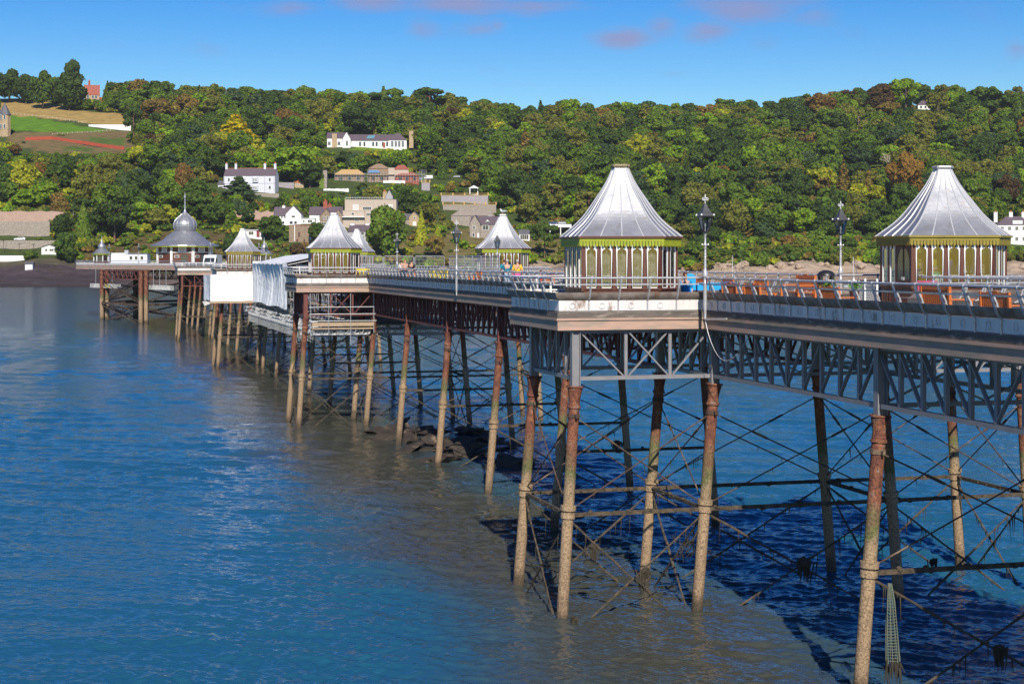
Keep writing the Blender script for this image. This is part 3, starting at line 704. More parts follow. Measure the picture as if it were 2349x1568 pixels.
# pier head: clusters of piles, beams and raking braces
hp = PartSet('head_pile', M_COL, True); hb = PartSet('head_brace', M_ROD)
clusters = [(312,13.7),(331,7.0),(345,14),(322,25),(345,25),(366,25),(352,45)]
for (s, t) in clusters:
    for (ds, dt) in ((0,0),(1.1,.2),(.2,1.0),(1.2,1.1)):
        m = MB(); m.tube(W(s+ds,t+dt,-2), W(s+ds,t+dt,10.0), .42, .40, 10); hp.add(m, W(s+ds,t+dt,4))
red_l = PartSet('head_girder', M_RED)
for (a, b_) in ((0,1),(1,2),(0,3),(1,4),(3,4),(4,5)):
    A, B = clusters[a], clusters[b_]
    m = MB(); m.beam(W(*A,3.4), W(*B,3.4), .4, .45); hb.add(m, W(*A,3.4))
    for z0, z1 in ((7.6,3.7),(3.7,7.6),(3.0,-.4),(-.4,3.0)):
        for off in (0, .9):
            m = MB(); m.beam(W(A[0]+off,A[1]+off,z0), W(B[0]+off,B[1]+off,z1), .14, .14); hb.add(m, W(*A,3.4))
    P0, P1 = W(*A,0), W(*B,0)
    for zz in (8.3, 9.85):
        m = MB(); m.beam(P0+Vector((0,0,zz)), P1+Vector((0,0,zz)), .2, .22); red_l.add(m, P0)
    n = max(3, int((P1-P0).length/2.2))
    for i in range(n):
        x0, x1 = P0.lerp(P1, i/n), P0.lerp(P1, (i+1)/n)
        m = MB(); m.beam(x0+Vector((0,0,8.3)), x0.lerp(x1,.5)+Vector((0,0,9.8)), .1, .12); m.beam(x0.lerp(x1,.5)+Vector((0,0,9.8)), x1+Vector((0,0,8.3)), .1, .12); red_l.add(m, x0)
hp.finish(); hb.finish(); red_l.finish()
# ------------------------------------------------------------------ kiosks
KPOLY = [(-1.39,-1.55),(1.28,-1.55),(1.92,-.58),(1.39,1.55),(-1.28,1.55),(-1.92,.58)]   # wall line, seen from above
KUNIT = [5, 2, 4, 5, 2, 4]                                                               # bays per face
def keyhole(w, h):
    """outline (u,v) of the glazed opening: straight sides, shouldered arch, round head"""
    a = w/2; pts = [(-a, 0), (a, 0), (a, h*.79)]
    for i in range(1, 5): t = i/5*math.pi/2; pts.append((a - (a*.38)*(1-math.cos(t)), h*.79 + h*.075*math.sin(t)))
    r = a*.52; cy = h*.925
    for i in range(0, 9): t = -math.pi/3.2 + i/8*(math.pi + 2*math.pi/3.2); pts.append((r*math.cos(t), cy + min(r*.95, h*.062)*math.sin(t)))
    for p in reversed(pts[3:7]): pts.append((-p[0], p[1]))
    pts.append((-a, h*.79))
    return pts
def window_frame(P, U, Nn, w, h, wi):
    """white frame between a w x h rectangle and the keyhole opening"""
    inn = keyhole(w*.79, h*.97); c = (0, h*.5); m = MB(); Z = Vector((0,0,1)); outp = []
    for (u, v) in inn:
        v = v + h*.02; du, dv = u-c[0], v-c[1]
        k = min((w/2)/abs(du) if abs(du) > 1e-6 else 9e9, (h/2)/abs(dv) if abs(dv) > 1e-6 else 9e9); outp.append((c[0]+du*k, c[1]+dv*k))
    inn = [(u, v+h*.02) for u, v in inn]; n = len(inn)
    f = lambda q, o: P + U*q[0] + Z*q[1] + Nn*o
    vs = [f(q, .05) for q in outp] + [f(q, .05) for q in inn] + [f(q, .0) for q in inn] + [f(q, .0) for q in outp]
    fs = []
    for i in range(n):
        j = (i+1) % n
        fs += [(i, j, n+j, n+i), (n+i, n+j, 2*n+j, 2*n+i), (3*n+i, 3*n+j, j, i)]
    m.add(vs, fs)
    g = MB(); g.add([f(q, .02) for q in inn], [tuple(range(n))])
    return m, g
def kiosk(label, s, t, scale=1.0, valance=M_LIME, door=False, curtain=False, cap_mat=None, z=ZD, stock=None, zs=None):
    o = W(s, t, z); k = thing('kiosk', label, 'kiosk', o, 0, 'silver roofed kiosks along the pier')
    Z = Vector((0,0,1)); b = MB(); posts_, rail_ = MB(), MB(); poly = [Vector((x, y, 0)) for x, y in KPOLY]
    HB, HT = .72, 2.30                                # sill and head of the glazing
    fl = MB(); fl.prism([(p.x*.98, p.y*.98) for p in poly], .0, .06)
    rows = []
    for i in range(6):
        p, q = poly[i], poly[(i+1) % 6]; U = (q-p); L = U.length; U.normalize(); Nn = Vector((U.y, -U.x, 0)); n = KUNIT[i]; w = L/n
        b.box((p+q)/2 + Z*(HB/2), (L, .08, HB), (U, Nn, Z))
        for j in range(n):                            # moulded panels below the sill
            c = p + U*(w*(j+.5)) + Nn*.045
            for du in (-w*.34, w*.34): rail_.box(c + U*du + Z*(HB*.45), (.06, .03, HB*.7), (U, Nn, Z))
            for zz in (.1, .8): rail_.box(c + Z*(HB*zz), (w*.68-.07, .03, .06), (U, Nn, Z))
        for j in range(n+1):
            if j == n: continue
            c = p + U*(w*j)
            posts_.box(c + Z*(HB + (HT-HB)/2 + .12), (.125 if j else .15, .11, HT-HB+.36), (U, Nn, Z))
        rail_.box((p+q)/2 + Z*(HB+.02) + Nn*.03, (L, .12, .05), (U, Nn, Z))
        rows.append((p, U, Nn, w, n))
    def local(mb): return mb.build
    def put(mb, name, mt, parent, sm=False, **kw):
        ob = bpy.data.objects.new(name, mb.mesh(name, mt, None, sm)); COL.objects.link(ob); ob.parent = parent
        for a, v in kw.items(): ob[a] = v
        return ob
    put(fl, 'floor', M_DECK, k)
    base = put(b, 'base_panel', M_BROWN, k); put(rail_, 'moulding', M_BROWN, base); put(posts_, 'wall_post', M_BROWN, k)
    for i, (p, U, Nn, w, n) in enumerate(rows):
        for j in range(n):
            c = p + U*(w*(j+.5)) + Z*(HB+.05)
            if door and i == 5 and j in (2, 3):
                if j == 2:
                    dm = MB(); c = p + U*(w*3) ; W2 = w*.92
                    dm.box(c + Z*1.15 + Nn*.03, (W2*2, .05, 2.3), (U, Nn, Z)); dr = put(dm, 'door', M_BROWN, k)
                    for sg in (-1, 1):
                        gm = MB(); gp = []
                        for a in range(9):
                            tt = a/8*math.pi/2; gp.append(c + U*(sg*(.06+(W2-.16)*math.cos(tt))) + Z*(1.5+.62*math.sin(tt)) + Nn*.062)
                        gp += [c + U*(sg*.06) + Z*1.0 + Nn*.062, c + U*(sg*(W2-.1)) + Z*1.0 + Nn*.062]
                        gm.add(gp, [tuple(range(len(gp)))]); put(gm, 'glazing', M_DARKGL, dr)
                        hm = MB(); hm.box(c + U*(sg*.05) + Z*1.02 + Nn*.09, (.03,.06,.12), (U, Nn, Z)); put(hm, 'handle', M_STEEL, dr)
                continue
            fm, gm = window_frame(c, U, Nn, w*.75, HT-HB-.02, j); wf = put(fm, 'window', M_WHITE, k); put(gm, 'pane', M_GLASS, wf)
    # valance of pickets
    va = MB(); ev = [Vector((x*1.10, y*1.10, 0)) for x, y in KPOLY]
    for i in range(6):
        p, q = ev[i], ev[(i+1) % 6]; U = q-p; L = U.length; U.normalize(); Nn = Vector((U.y, -U.x, 0)); n = max(6, int(L/.105))
        va.box((p+q)/2 + Z*2.47, (L, .03, .13), (U, Nn, Z))
        for j in range(n):
            c = p + U*(L*(j+.5)/n); h = .20; a = L/n*.41
            va.slab([c + U*dx + Z*zz + Nn*.012 for dx, zz in ((-a,2.41),(a,2.41),(a,2.27),(a*.5,2.22),(-a*.5,2.22),(-a,2.27))], Nn*-.02)
    put(va, 'valance', valance, k)
    # ceiling, roof with bell curve, seams and cap
    prof = [(1.0,0,.0),(.985,.02,0),(.84,.11,0),(.685,.22,0),(.56,.35,0),(.444,.5,0),(.35,.62,0),(.274,.716,0),(.18,.87,0),(.118,1.0,0)]
    pz = np.linspace(0,1,22); pr_ = np.interp(pz, [p_[1] for p_ in prof], [p_[0] for p_ in prof]); pr2 = pr_.copy()
    for _ in range(3): pr2[1:-1] = (pr2[:-2]+2*pr2[1:-1]+pr2[2:])/4
    prof = [(float(a_), float(b2), 0) for a_, b2 in zip(pr2, pz)]
    EX = 1.13; H = 2.52; z0 = 2.54; rf = MB(); sm_ = MB(); sub = []
    for i in range(6):
        p, q = Vector(KPOLY[i]), Vector(KPOLY[(i+1) % 6]); n = 4 if (q-p).length > 2 else 3
        for j in range(n): sub.append((p.lerp(q, j/n), j == 0))
    N_ = len(sub); vs = []
    for (r, hh, _) in prof:
        for v, _c in sub: vs.append((v.x*EX*r, v.y*EX*r, z0 + hh*H))
    fs = [(a*N_+i, a*N_+(i+1) % N_, (a+1)*N_+(i+1) % N_, (a+1)*N_+i) for a in range(len(prof)-1) for i in range(N_)]
    fs += [tuple(range(N_-1, -1, -1)), tuple(range((len(prof)-1)*N_, len(prof)*N_))]
    rf.add(vs, fs); roof = put(rf, 'roof', M_ROOF, k)
    for i in range(N_):
        pts = [Vector(vs[a*N_+i]) + Vector((0,0,.012)) for a in range(len(prof))]
        sm_.pipe(pts, .03 if sub[i][1] else .021, 5)
    put(sm_, 'roof_seam', pm('pale_seam_paint', (.66,.66,.67), (.55,.55,.57), 4, .45, .3), roof, True)
    ea = MB()
    for i in range(6):
        p, q = Vector((KPOLY[i][0]*EX, KPOLY[i][1]*EX, 2.545)), Vector((KPOLY[(i+1)%6][0]*EX, KPOLY[(i+1)%6][1]*EX, 2.545)); ea.beam(p, q, .03, .07)
    put(ea, 'eaves_board', M_OLIVE if valance is M_OLIVE else M_BROWN, roof)
    cp = MB(); cp.prism([(v[0]*EX*.135, v[1]*EX*.135) for v in KPOLY], z0+H-.02, z0+H+.04)
    tt = [Vector((v[0]*EX*.135, v[1]*EX*.135, z0+H+.06)) for v in KPOLY]; cp.pipe(tt+[tt[0]], .055, 8)
    put(cp, 'roof_cap', cap_mat or M_RAIL, roof, True)
    if curtain:
        cm = MB(); rows_ = rows[0]; p, U, Nn, w, n = rows_
        for j in range(n):
            c = p + U*(w*(j+.5)) - Nn*.16; pts = []
            for a in range(13):
                u = (a/12-.5)*w*.9; pts.append((c + U*u + Nn*(.03*math.sin(a*1.9+j)) + Z*.8, c + U*(u*.8) + Nn*(.02*math.sin(a*1.9+j)) + Z*2.1))
            for (a0, b0), (a1, b1) in zip(pts, pts[1:]): cm.quad(a0, a1, b1, b0)
        put(cm, 'curtain', pm('net_curtain', (.40,.42,.39), (.09,.15,.13), 2.2, .9, c3=(.5,.5,.48), s3=6, t3=.55), k)
    it = MB()
    if stock:
        it.box((0,.9,1.85), (2.4,.06,.22)); it.box((.2,.5,1.32), (1.6,.25,.03)); it.box((0,.6,.95), (2.2,.4,.05))
        put(it, 'shelf', pm('pale_shelf_wood', (.32,.2,.11), (.26,.15,.08), 3, .6), k)
    k.scale = (scale, scale, zs or scale)
    return k
K_CAPMOSS = pm('mossy_roof_cap', (.30,.27,.2), (.22,.17,.06), 6, .8)
kiosk('silver bell roofed kiosk with lime valance and net curtains, on the nearest platform', 54.75, 19.2, 1.0, curtain=True, cap_mat=K_CAPMOSS)
K_R = kiosk('large kiosk with olive valance and arched brown door, beside the burgundy sign', 54.9, 32.25, 1.12, valance=M_OLIVE, door=True, stock=True, zs=1.03)
kiosk('kiosk with lime valance and clear windows, just right of the white wrapped scaffold', 118.75, 19.2, 1.0)
K_G = kiosk('kiosk with lime valance and a gull on its roof cap, behind the couple', 118.9, 32.2, 1.0, door=True, stock=True)
kiosk('weathered kiosk with olive valance above the square white sheeting', 182.8, 19.2, 1.0, valance=M_OLIVE, curtain=False)
kiosk('kiosk half hidden behind another, only the right side of its roof showing', 182.9, 32.2, 1.0)

# things inside the big kiosk, seen through its front windows
kx, ky, kz = K_R.location
def inside_thing(name, label, cat, dx, dy, z, builds):
    o = thing(name, label, cat, (kx+dx, ky+dy, kz+z))
    for nm, mb, mt in builds: putl(mb, nm, mt, o, True)
def lathe_(prof): m = MB(); m.lathe(prof, (0,0,0), 12); return m
def box_(c, s): m = MB(); m.box(c, s); return m
def putl(mb, name, mt, parent, sm=False, **kw):
    ob = bpy.data.objects.new(name, mb.mesh(name, mt, None, sm)); COL.objects.link(ob); ob.parent = parent
    for a, v in kw.items(): ob[a] = v
    return ob
inside_thing('coffee_grinder', 'blue coffee grinder with a round hopper in the middle window of the big kiosk', 'coffee grinder', -.12, -1.25, 1.0, [('body', lathe_([(0,-.2),(.13,-.2),(.12,.1),(.09,.4),(.12,.5)]), pm('cobalt_paint', (.01,.08,.35), None, 1, .35)), ('hopper', lathe_([(.12,.5),(.17,.6),(.15,.72),(0,.76)]), pm('cobalt_paint', (.01,.08,.35)))])
inside_thing('box', 'sea green box beside a white jug in the second window of the big kiosk', 'box', -.62, -1.3, 1.05, [('body', box_((0,0,.14),(.34,.2,.22)), pm('sea_green', (.02,.35,.22), None, 1, .5)), ('stand', box_((0,0,-.1),(.3,.2,.26)), M_WHITE)])
for i_, dx in enumerate((.36,.92)):
    inside_thing('glass_shelf', 'shelf of upside down white glasses in the %s front window of the big kiosk' % ('fourth' if i_ == 0 else 'fifth'), 'shelf', dx, -1.2, 1.3, [('board', box_((0,0,0),(.42,.2,.03)), M_WHITE)] + [('glass', (lambda q: (q.lathe([(.075,.015),(.05,.15),(.012,.34),(0,.34)], (-.14+.14*j,0,0), 8), q)[1])(MB()), pm('frosted_glass', (.6,.62,.68), None, 1, .2)) for j in range(3)])
inside_thing('counter', 'dark counter with machines inside the big kiosk', 'counter', .1, -.1, 0, [('top', box_((0,0,1.05),(2.3,.7,.08)), M_BLACK), ('front', box_((0,-.3,.5),(2.2,.05,1.0)), M_BROWN), ('machine', box_((.45,.1,1.32),(.8,.4,.46)), M_STEEL)])
def small_sign(o, c, w, h, mt, label):
    m = MB(); m.box((0,0,h/2), (w,.04,h)); t_ = MB()
    return m
# sign leaning on the right kiosk
r_o = W(54.9,32.25,ZD)
sg = thing('sign_board', 'plain burgundy sign board standing against the kiosk with the olive valance', 'sign', (r_o.x-1.05, r_o.y-1.95, ZD))
m = MB(); m.slab([(-.37,0,.02),(.37,0,.02),(.37,.14,.98),(-.37,.14,.98)], (0,.03,.0))
def putl(mb, name, mt, parent, sm=False, **kw):
    ob = bpy.data.objects.new(name, mb.mesh(name, mt, None, sm)); COL.objects.link(ob); ob.parent = parent
    for a, v in kw.items(): ob[a] = v
    return ob
putl(m, 'board', pm('burgundy_board', (.33,.008,.085), None, 1, .45), sg)
m = MB(); m.beam((-.3,.5,0),(-.3,.16,.9),.03,.03); m.beam((.3,.5,0),(.3,.16,.9),.03,.03); putl(m, 'prop', M_BROWN, sg)

# ------------------------------------------------------------------ street lamps
def lamp_proto():
    k = thing('street_lamp', '-', 'street lamp', (0,0,0), 0, 'ornate lamps along the pier rails')
    m = MB(); prof = [(0,-.3),(.05,-.3),(.055,-.25),(.045,-.2),(.06,0),(.075,.35),(.075,1.05),(.085,1.1),(.06,1.13),(.06,1.32),(.10,1.36),(.105,1.5),(.06,1.62),(.05,1.66),(.045,2.3),(.042,2.55),(.075,2.6),(.04,2.66),(.036,2.95),(.06,3.0),(.05,3.08),(.03,3.12),(0,3.12)]
    m.lathe(prof, (0,0,0), 12); putl(m, 'post', M_RAIL, k, True)
    tw = MB(); pts = []
    for i in range(60):
        a = i*.75; z = 1.68 + i/59*.85; pts.append((.047*math.cos(a), .047*math.sin(a), z))
    tw.pipe(pts, .013, 5); putl(tw, 'twist', M_RAIL, k, True)
    cb = MB(); cb.beam((-.13,0,2.62),(.13,0,2.62),.03,.03); cb.blob((-.13,0,2.62),(.03,.03,.03)); cb.blob((.13,0,2.62),(.03,.03,.03)); putl(cb, 'ladder_bar', M_RAIL, k)
    ln = MB()
    for sx in (-1,1):
        for sy in (-1,1): ln.beam((sx*.10,sy*.10,3.1),(sx*.215,sy*.215,3.72),.03,.03)
    ln.prism([(-.11,-.11),(.11,-.11),(.11,.11),(-.11,.11)], 3.07, 3.12); 
    for a, b_ in (((-.22,-.22),(.22,-.22)),((.22,-.22),(.22,.22)),((.22,.22),(-.22,.22)),((-.22,.22),(-.22,-.22))): ln.beam((*a,3.72),(*b_,3.72),.035,.04)
    lan = putl(ln, 'lantern_frame', M_BLACK, k)
    gp = MB()
    for sx, sy in ((1,0),(-1,0),(0,1),(0,-1)):
        u = Vector((-sy, sx, 0)); n_ = Vector((sx, sy, 0))
        gp.quad(n_*.10-u*.09+Vector((0,0,3.13)), n_*.10+u*.09+Vector((0,0,3.13)), n_*.212+u*.2+Vector((0,0,3.70)), n_*.212-u*.2+Vector((0,0,3.70)))
    putl(gp, 'pane', M_GLASS, lan)
    bu = MB(); bu.lathe([(0,3.13),(.03,3.15),(.02,3.3),(.045,3.36),(.03,3.45),(0,3.46)], (0,0,0), 8); putl(bu, 'bulb', M_WHITE, lan, True)
    rf = MB(); sq = [(-1,-1),(1,-1),(1,1),(-1,1)]
    rf.lathe([(.27,3.74),(.25,3.78),(.15,3.92),(.085,4.08),(.045,4.2),(.02,4.24)], (0,0,0), 4, None, sq); putl(rf, 'lantern_roof', pm('lamp_roof_grey', (.075,.075,.082), (.05,.05,.055), 4, .45), k)
    cr = MB()
    for sx in (-1,1):
        for sy in (-1,1): cr.blob((sx*.26,sy*.26,3.78),(.045,.045,.05),1,.1,1)
    putl(cr, 'cresting', M_WHITE, k)
    fn = MB(); fn.tube((0,0,4.22),(0,0,4.34),.02); fn.blob((0,0,4.52),(.025,.025,.085),1,.1,1); fn.blob((0,0,4.36),(.04,.04,.03),1,.1,1)
    for a in range(4):
        c, s_ = math.cos(a*math.pi/2), math.sin(a*math.pi/2)
        fn.pipe([(0.02*c,0.02*s_,4.36),(.10*c,.10*s_,4.36),(.13*c,.13*s_,4.42),(.09*c,.09*s_,4.46),(.06*c,.06*s_,4.42)], .015, 5)
    fn.lathe([(0,4.4),(.03,4.41),(.03,4.43),(0,4.44)], (0,0,0), 8); putl(fn, 'finial', M_WHITE, k, True)
    return k
LP = lamp_proto(); LSCALE = .93
def put_lamp(i, label, s, t, z=ZD, sc=.90, sp=1):
    p = W(s, t, z)
    if i == 0: LP.location = p; LP['label'] = label; LP.scale = (sc*sp,)*2+(sc,); LP.rotation_euler = (0,0,PIER_YAW); return LP
    return dup(LP, p, PIER_YAW, label, (sc*sp, sc*sp, sc))
lamps = [('ornate silver lamp post on the near rail beside the nearest kiosk, tallest in the photo', 51.3, 21.05, ZD, .87),
    ('silver lamp post on the far rail behind the litter bin', 58.2, 29.65, ZD, .89),
    ('lamp post on the near rail left of the gull kiosk', 87.6, 21.05, ZD, .86),
    ('lamp post overlapping the middle of the gull kiosk', 111.0, 29.65, ZD, .82),
    ('lamp post rising behind the wire mesh fence panels', 147.0, 29.65, ZD, .92),
    ('lamp post right of the weathered kiosk, left of its twin', s_at(594, 29.6), 29.6, ZD, .93),
    ('lamp post right of the weathered kiosk, in front of the tree, right of its twin', s_at(617, 29.6)+4, 29.65, ZD, .93),
    ('lamp post in front of the domed pavilion', s_at(457, 20.9)-20, 21.0, ZD, .92),
    ('lamp post between the pavilion and the white cabin', 318, 13.6, ZH, .92),
    ('lamp post in front of the small domed kiosk at the pier end', 330.5, 8.4, ZH, .92)]
for i, (lb, s, t, z, sc) in enumerate(lamps): put_lamp(i, lb, s, t, z, sc)
# supply cable drooping under the nearest lamp
cb = MB(); a = W(51.3,21.05,ZD-.3); b_ = W(49.0,21.7,9.7); pts = []
for i in range(15):
    f = i/14; pts.append(a.lerp(b_, f) - Vector((0,0,1.15*math.sin(math.pi*f**.8))))
cb.pipe(pts, .012, 5); bx = MB(); bx.beam(W(51.3,21.05,ZD-.27), W(49.8,21.2,ZD-.2), .05, .06)
cable = cb.build('cable', M_RAIL, None, True); tag(cable, 'thin pale cable drooping from the foot of the tallest lamp post', 'cable')
bx.build('conduit', M_RAIL, cable)

# ------------------------------------------------------------------ benches, bins and things on the deck
def bench_proto():
    k = thing('bench', '-', 'bench', (0,0,0), 0, 'orange timber benches on the deck')
    def bar(mb, c, s): mb.box(c, s)
    st = MB()
    for i in range(5): st.box((0, -.2+i*.1, .44), (1.24,.08,.025))
    putl(st, 'seat', M_TEAK, k)
    bk = MB(); bk.beam((-.62,.28,.92),(.62,.28,.92),.04,.09); bk.beam((-.62,.25,.52),(.62,.25,.52),.04,.06)
    bk.slab([(-.18,.26,.955),(.18,.26,.955),(.1,.26,1.0),(0,.26,1.015),(-.1,.26,1.0)], (0,.04,0))
    for i in range(13): x = -.54+i*.09; bk.beam((x,.255,.54),(x,.28,.9),.055,.02,(0,1,0))
    putl(bk, 'backrest', M_TEAK, k)
    for sx in (-1,1):
        lg = MB(); lg.beam((sx*.63,.24,0),(sx*.63,.29,.98),.07,.07); putl(lg, 'leg', M_TEAK, k)
        lg = MB(); lg.beam((sx*.63,-.27,0),(sx*.63,-.27,.64),.07,.07); putl(lg, 'leg', M_TEAK, k)
        ar = MB(); ar.box((sx*.63,-.03,.66),(.09,.62,.035)); putl(ar, 'armrest', M_TEAK, k)
    return k
BP = bench_proto()
BENCH = [(2305, 22.35, 1, 1.0, 'orange timber bench seen from behind at the right edge of the photo'),
    (2170, 22.35, 1, 1.12, 'orange slatted bench seen from behind in front of the burgundy sign'),
    (1922, 22.35, 1, .98, 'orange bench seen from behind below the litter bin'),
    (1743, 22.35, 1, .98, 'orange bench seen from behind, second right of the round-holed bin'),
    (1690, 22.35, 1, .98, 'orange bench seen from behind just right of the round-holed bin'),
    (1830, 26.9, -1, 1.2, 'tall orange bench facing the camera left of the litter bin'),
    (1868, 27.3, -1, 1.0, 'narrow orange bench facing the camera against the litter bin'),
    (1732, 27.6, -1, 1.0, 'orange bench facing the camera against the far rail'),
    (1655, 27.4, -1, 1.0, 'orange bench with a pale plaque facing the camera behind the round-holed bin'),
    (1597, 26.6, -1, 1.0, 'orange bench facing the camera behind the blue crates'),
    (1252, 24.8, -1, 1.0, 'orange bench carrying a child in red'),
    (1090, 26.8, -1, 1.0, 'orange bench in front of the gull kiosk'),
    (940, 25.5, -1, 1.0, 'orange bench beside the group with the woman in a beige coat')]
for i, (x, t, d, sc, lb) in enumerate(BENCH):
    p = W(s_at(x, t), t, ZD); rz = PIER_YAW + (math.pi/2 if d > 0 else -math.pi/2)
    if i == 0: BP.location = p; BP.rotation_euler = (0,0,rz); BP['label'] = lb; BP.scale = (sc,)*3
    else: dup(BP, p, rz, lb, sc)

def text_mesh(txt, size):
    c = bpy.data.curves.new('lettering', 'FONT'); c.body = txt; c.size = size; c.extrude = .004; c.align_x = 'CENTER'; c.align_y = 'CENTER'
    o = bpy.data.objects.new('tmp', c); COL.objects.link(o); dg = bpy.context.evaluated_depsgraph_get(); me = bpy.data.meshes.new_from_object(o.evaluated_get(dg)); bpy.data.objects.remove(o); return me
def lettering(txt, size, mt, parent, loc, rot):
    me = text_mesh(txt, size); me.materials.clear(); me.materials.append(mt); o = bpy.data.objects.new('lettering', me); COL.objects.link(o); o.parent = parent; o.location = loc; o.rotation_euler = rot; return o
def bin_tall():
    p = W(s_at(1895, 25.0), 25.0, ZD); k = thing('litter_bin', 'black hooded litter bin with gold LITTER lettering beside a lamp post', 'litter bin', p)
    m = MB(); m.lathe([(.27,0),(.29,.05),(.29,.92),(.31,.95),(.31,.98),(.29,.99)], (0,0,0), 20); putl(m, 'body', M_BLACK, k, True)
    h = MB(); h.lathe([(.31,1.2),(.30,1.27),(.22,1.36),(.1,1.4),(0,1.41)], (0,0,0), 20)
    for a in range(4): c, s_ = math.cos(a*math.pi/2+.78), math.sin(a*math.pi/2+.78); h.beam((.27*c,.27*s_,.97),(.28*c,.28*s_,1.24),.09,.05)
    putl(h, 'hood', M_BLACK, k, True)
    g = MB(); g.lathe([(.292,.78),(.298,.78),(.298,.80),(.292,.80)], (0,0,0), 20); g.lathe([(.292,.90),(.298,.90),(.298,.915),(.292,.915)], (0,0,0), 20)
    gold = pm('gold_paint', (.5,.33,.08), None, 1, .4, .3); putl(g, 'gold_band', gold, k, True)
    lettering('LITTER', .105, gold, k, (0.0,-.302,.845), (R(90),0,0))
bin_tall()
def bin_low():
    p = W(s_at(1669, 25.0), 25.0, ZD); k = thing('litter_bin', 'low grey octagonal bin with round openings and a domed blue lid', 'litter bin', p)
    oc = [(math.cos(a*math.pi/4+.39), math.sin(a*math.pi/4+.39)) for a in range(8)]
    m = MB(); m.lathe([(.30,0),(.32,.05),(.32,.78)], (0,0,0), 8, None, oc); putl(m, 'body', pm('charcoal_bin', (.055,.055,.06), None, 1, .5), k)
    l_ = MB(); l_.lathe([(.35,.78),(.35,.82),(.2,.9),(0,.92)], (0,0,0), 8, None, oc); putl(l_, 'lid', pm('slate_blue_lid', (.07,.10,.19), None, 1, .45), k)
    op = MB()
    for a in range(8):
        n_ = Vector((math.cos(a*math.pi/4), math.sin(a*math.pi/4), 0)); op.lathe([(0,0),(.1,0),(.1,.006),(0,.006)], n_*.298 + Vector((0,0,.58)), 14, (Vector((-n_.y,n_.x,0)), Vector((0,0,1)), n_))
    putl(op, 'opening', pm('bin_liner_orange', (.30,.08,.03), None, 1, .6), k)
    b2 = MB(); b2.lathe([(.322,.36),(.327,.36),(.327,.385),(.322,.385)], (0,0,0), 8, None, oc); putl(b2, 'gold_band', pm('gold_paint', (.5,.33,.08)), k)
bin_low()
# trestle table with crates beside the nearest kiosk
tp = W(52.9, 21.7, ZD); tb = thing('table', 'low brown painted table carrying bright blue crates', 'table', tp)
m = MB(); m.box((.55,0,.66),(1.9,.55,.05)); putl(m, 'top', M_BROWN, tb)
for sx in (-.3,1.4):
    for sy in (-.2,.2): l_ = MB(); l_.box((sx,sy,.32),(.06,.06,.63)); putl(l_, 'leg', M_BROWN, tb)
M_CRATE = pm('blue_crate_plastic', (.01,.33,.72), None, 1, .4)
for dx, lb in ((.05,'bright blue plastic crate on the brown table, touching the kiosk'),(.5,'bright blue plastic crate on the brown table, farther from the kiosk')):
    c = thing('crate', lb, 'crate', (tp.x-.15+dx, tp.y-.05, ZD+.685), .02, 'blue crates on the table'); m = MB()
    for (cx_, cy_, sx, sy) in ((0,-.15,.42,.02),(0,.15,.42,.02),(-.2,0,.02,.28),(.2,0,.02,.28)): m.box((cx_,cy_,.13),(sx,sy,.26))
    m.box((0,0,.012),(.38,.28,.02)); m.box((0,-.165,.25),(.44,.02,.03)); m.box((0,-.163,.06),(.04,.012,.1)); putl(m, 'body', M_CRATE, c)
    h = MB(); h.box((0,-.163,.19),(.12,.006,.035)); putl(h, 'handle_slot', pm('crate_slot_blue', (.004,.06,.2)), c)
ch = thing('chair', 'turquoise blue plastic chair back showing beside the kiosk', 'chair', W(54.6,21.9,ZD), PIER_YAW); m = MB()
m.slab([(-.22,.2,.5),(.22,.2,.5),(.24,.26,1.15),(.12,.28,1.25),(-.12,.28,1.25),(-.24,.26,1.15)], (0,.03,0)); putl(m, 'backrest', M_CRATE, ch)
m = MB(); m.box((0,0,.45),(.44,.42,.04)); putl(m, 'seat', M_CRATE, ch)
for sx in (-.2,.2):
    for sy in (-.18,.18): m = MB(); m.tube((sx,sy,0),(sx*.9,sy*.9,.44),.018); putl(m, 'leg', M_STEEL, ch)
# white lattice screen at the left of the nearest kiosk and planters
def lattice(label, P, Q, h, posts_=True):
    P, Q = Vector(P), Vector(Q); k = thing('lattice_screen', label, 'screen', P, 0, 'white lattice screens on the platforms'); d_ = Q-P; L = d_.length; d_.normalize(); Z = Vector((0,0,1)); n_ = Vector((-d_.y, d_.x, 0))
    m = MB(); n = int(L/.14)
    for i in range(n):
        a = d_*(i*L/n); b_ = d_*((i+1)*L/n)
        for j in range(int(h/.14)):
            m.beam(a+Z*(j*.14), b_+Z*((j+1)*.14), .035, .012, n_); m.beam(b_+Z*(j*.14)+n_*.013, a+Z*((j+1)*.14)+n_*.013, .035, .012, n_)
    putl(m, 'lattice', M_WHITE, k)
    fr = MB(); fr.beam(Z*0, d_*L, .05, .05); fr.beam(Z*h, d_*L+Z*h, .05, .05)
    for f in (0, .5, 1): fr.beam(d_*(L*f), d_*(L*f)+Z*(h+.25), .07, .07)
    putl(fr, 'frame', M_WHITE, k)
lattice('white lattice screen left of the nearest kiosk', W(57.6,16.7,ZD+.02), W(57.6,18.2,ZD+.02), .62)
lattice('white lattice screen behind the litter bin left of the burgundy sign', W(s_at(1958,30.2),30.2,ZD+.02), W(s_at(2012,30.2),30.2,ZD+.02), .75)
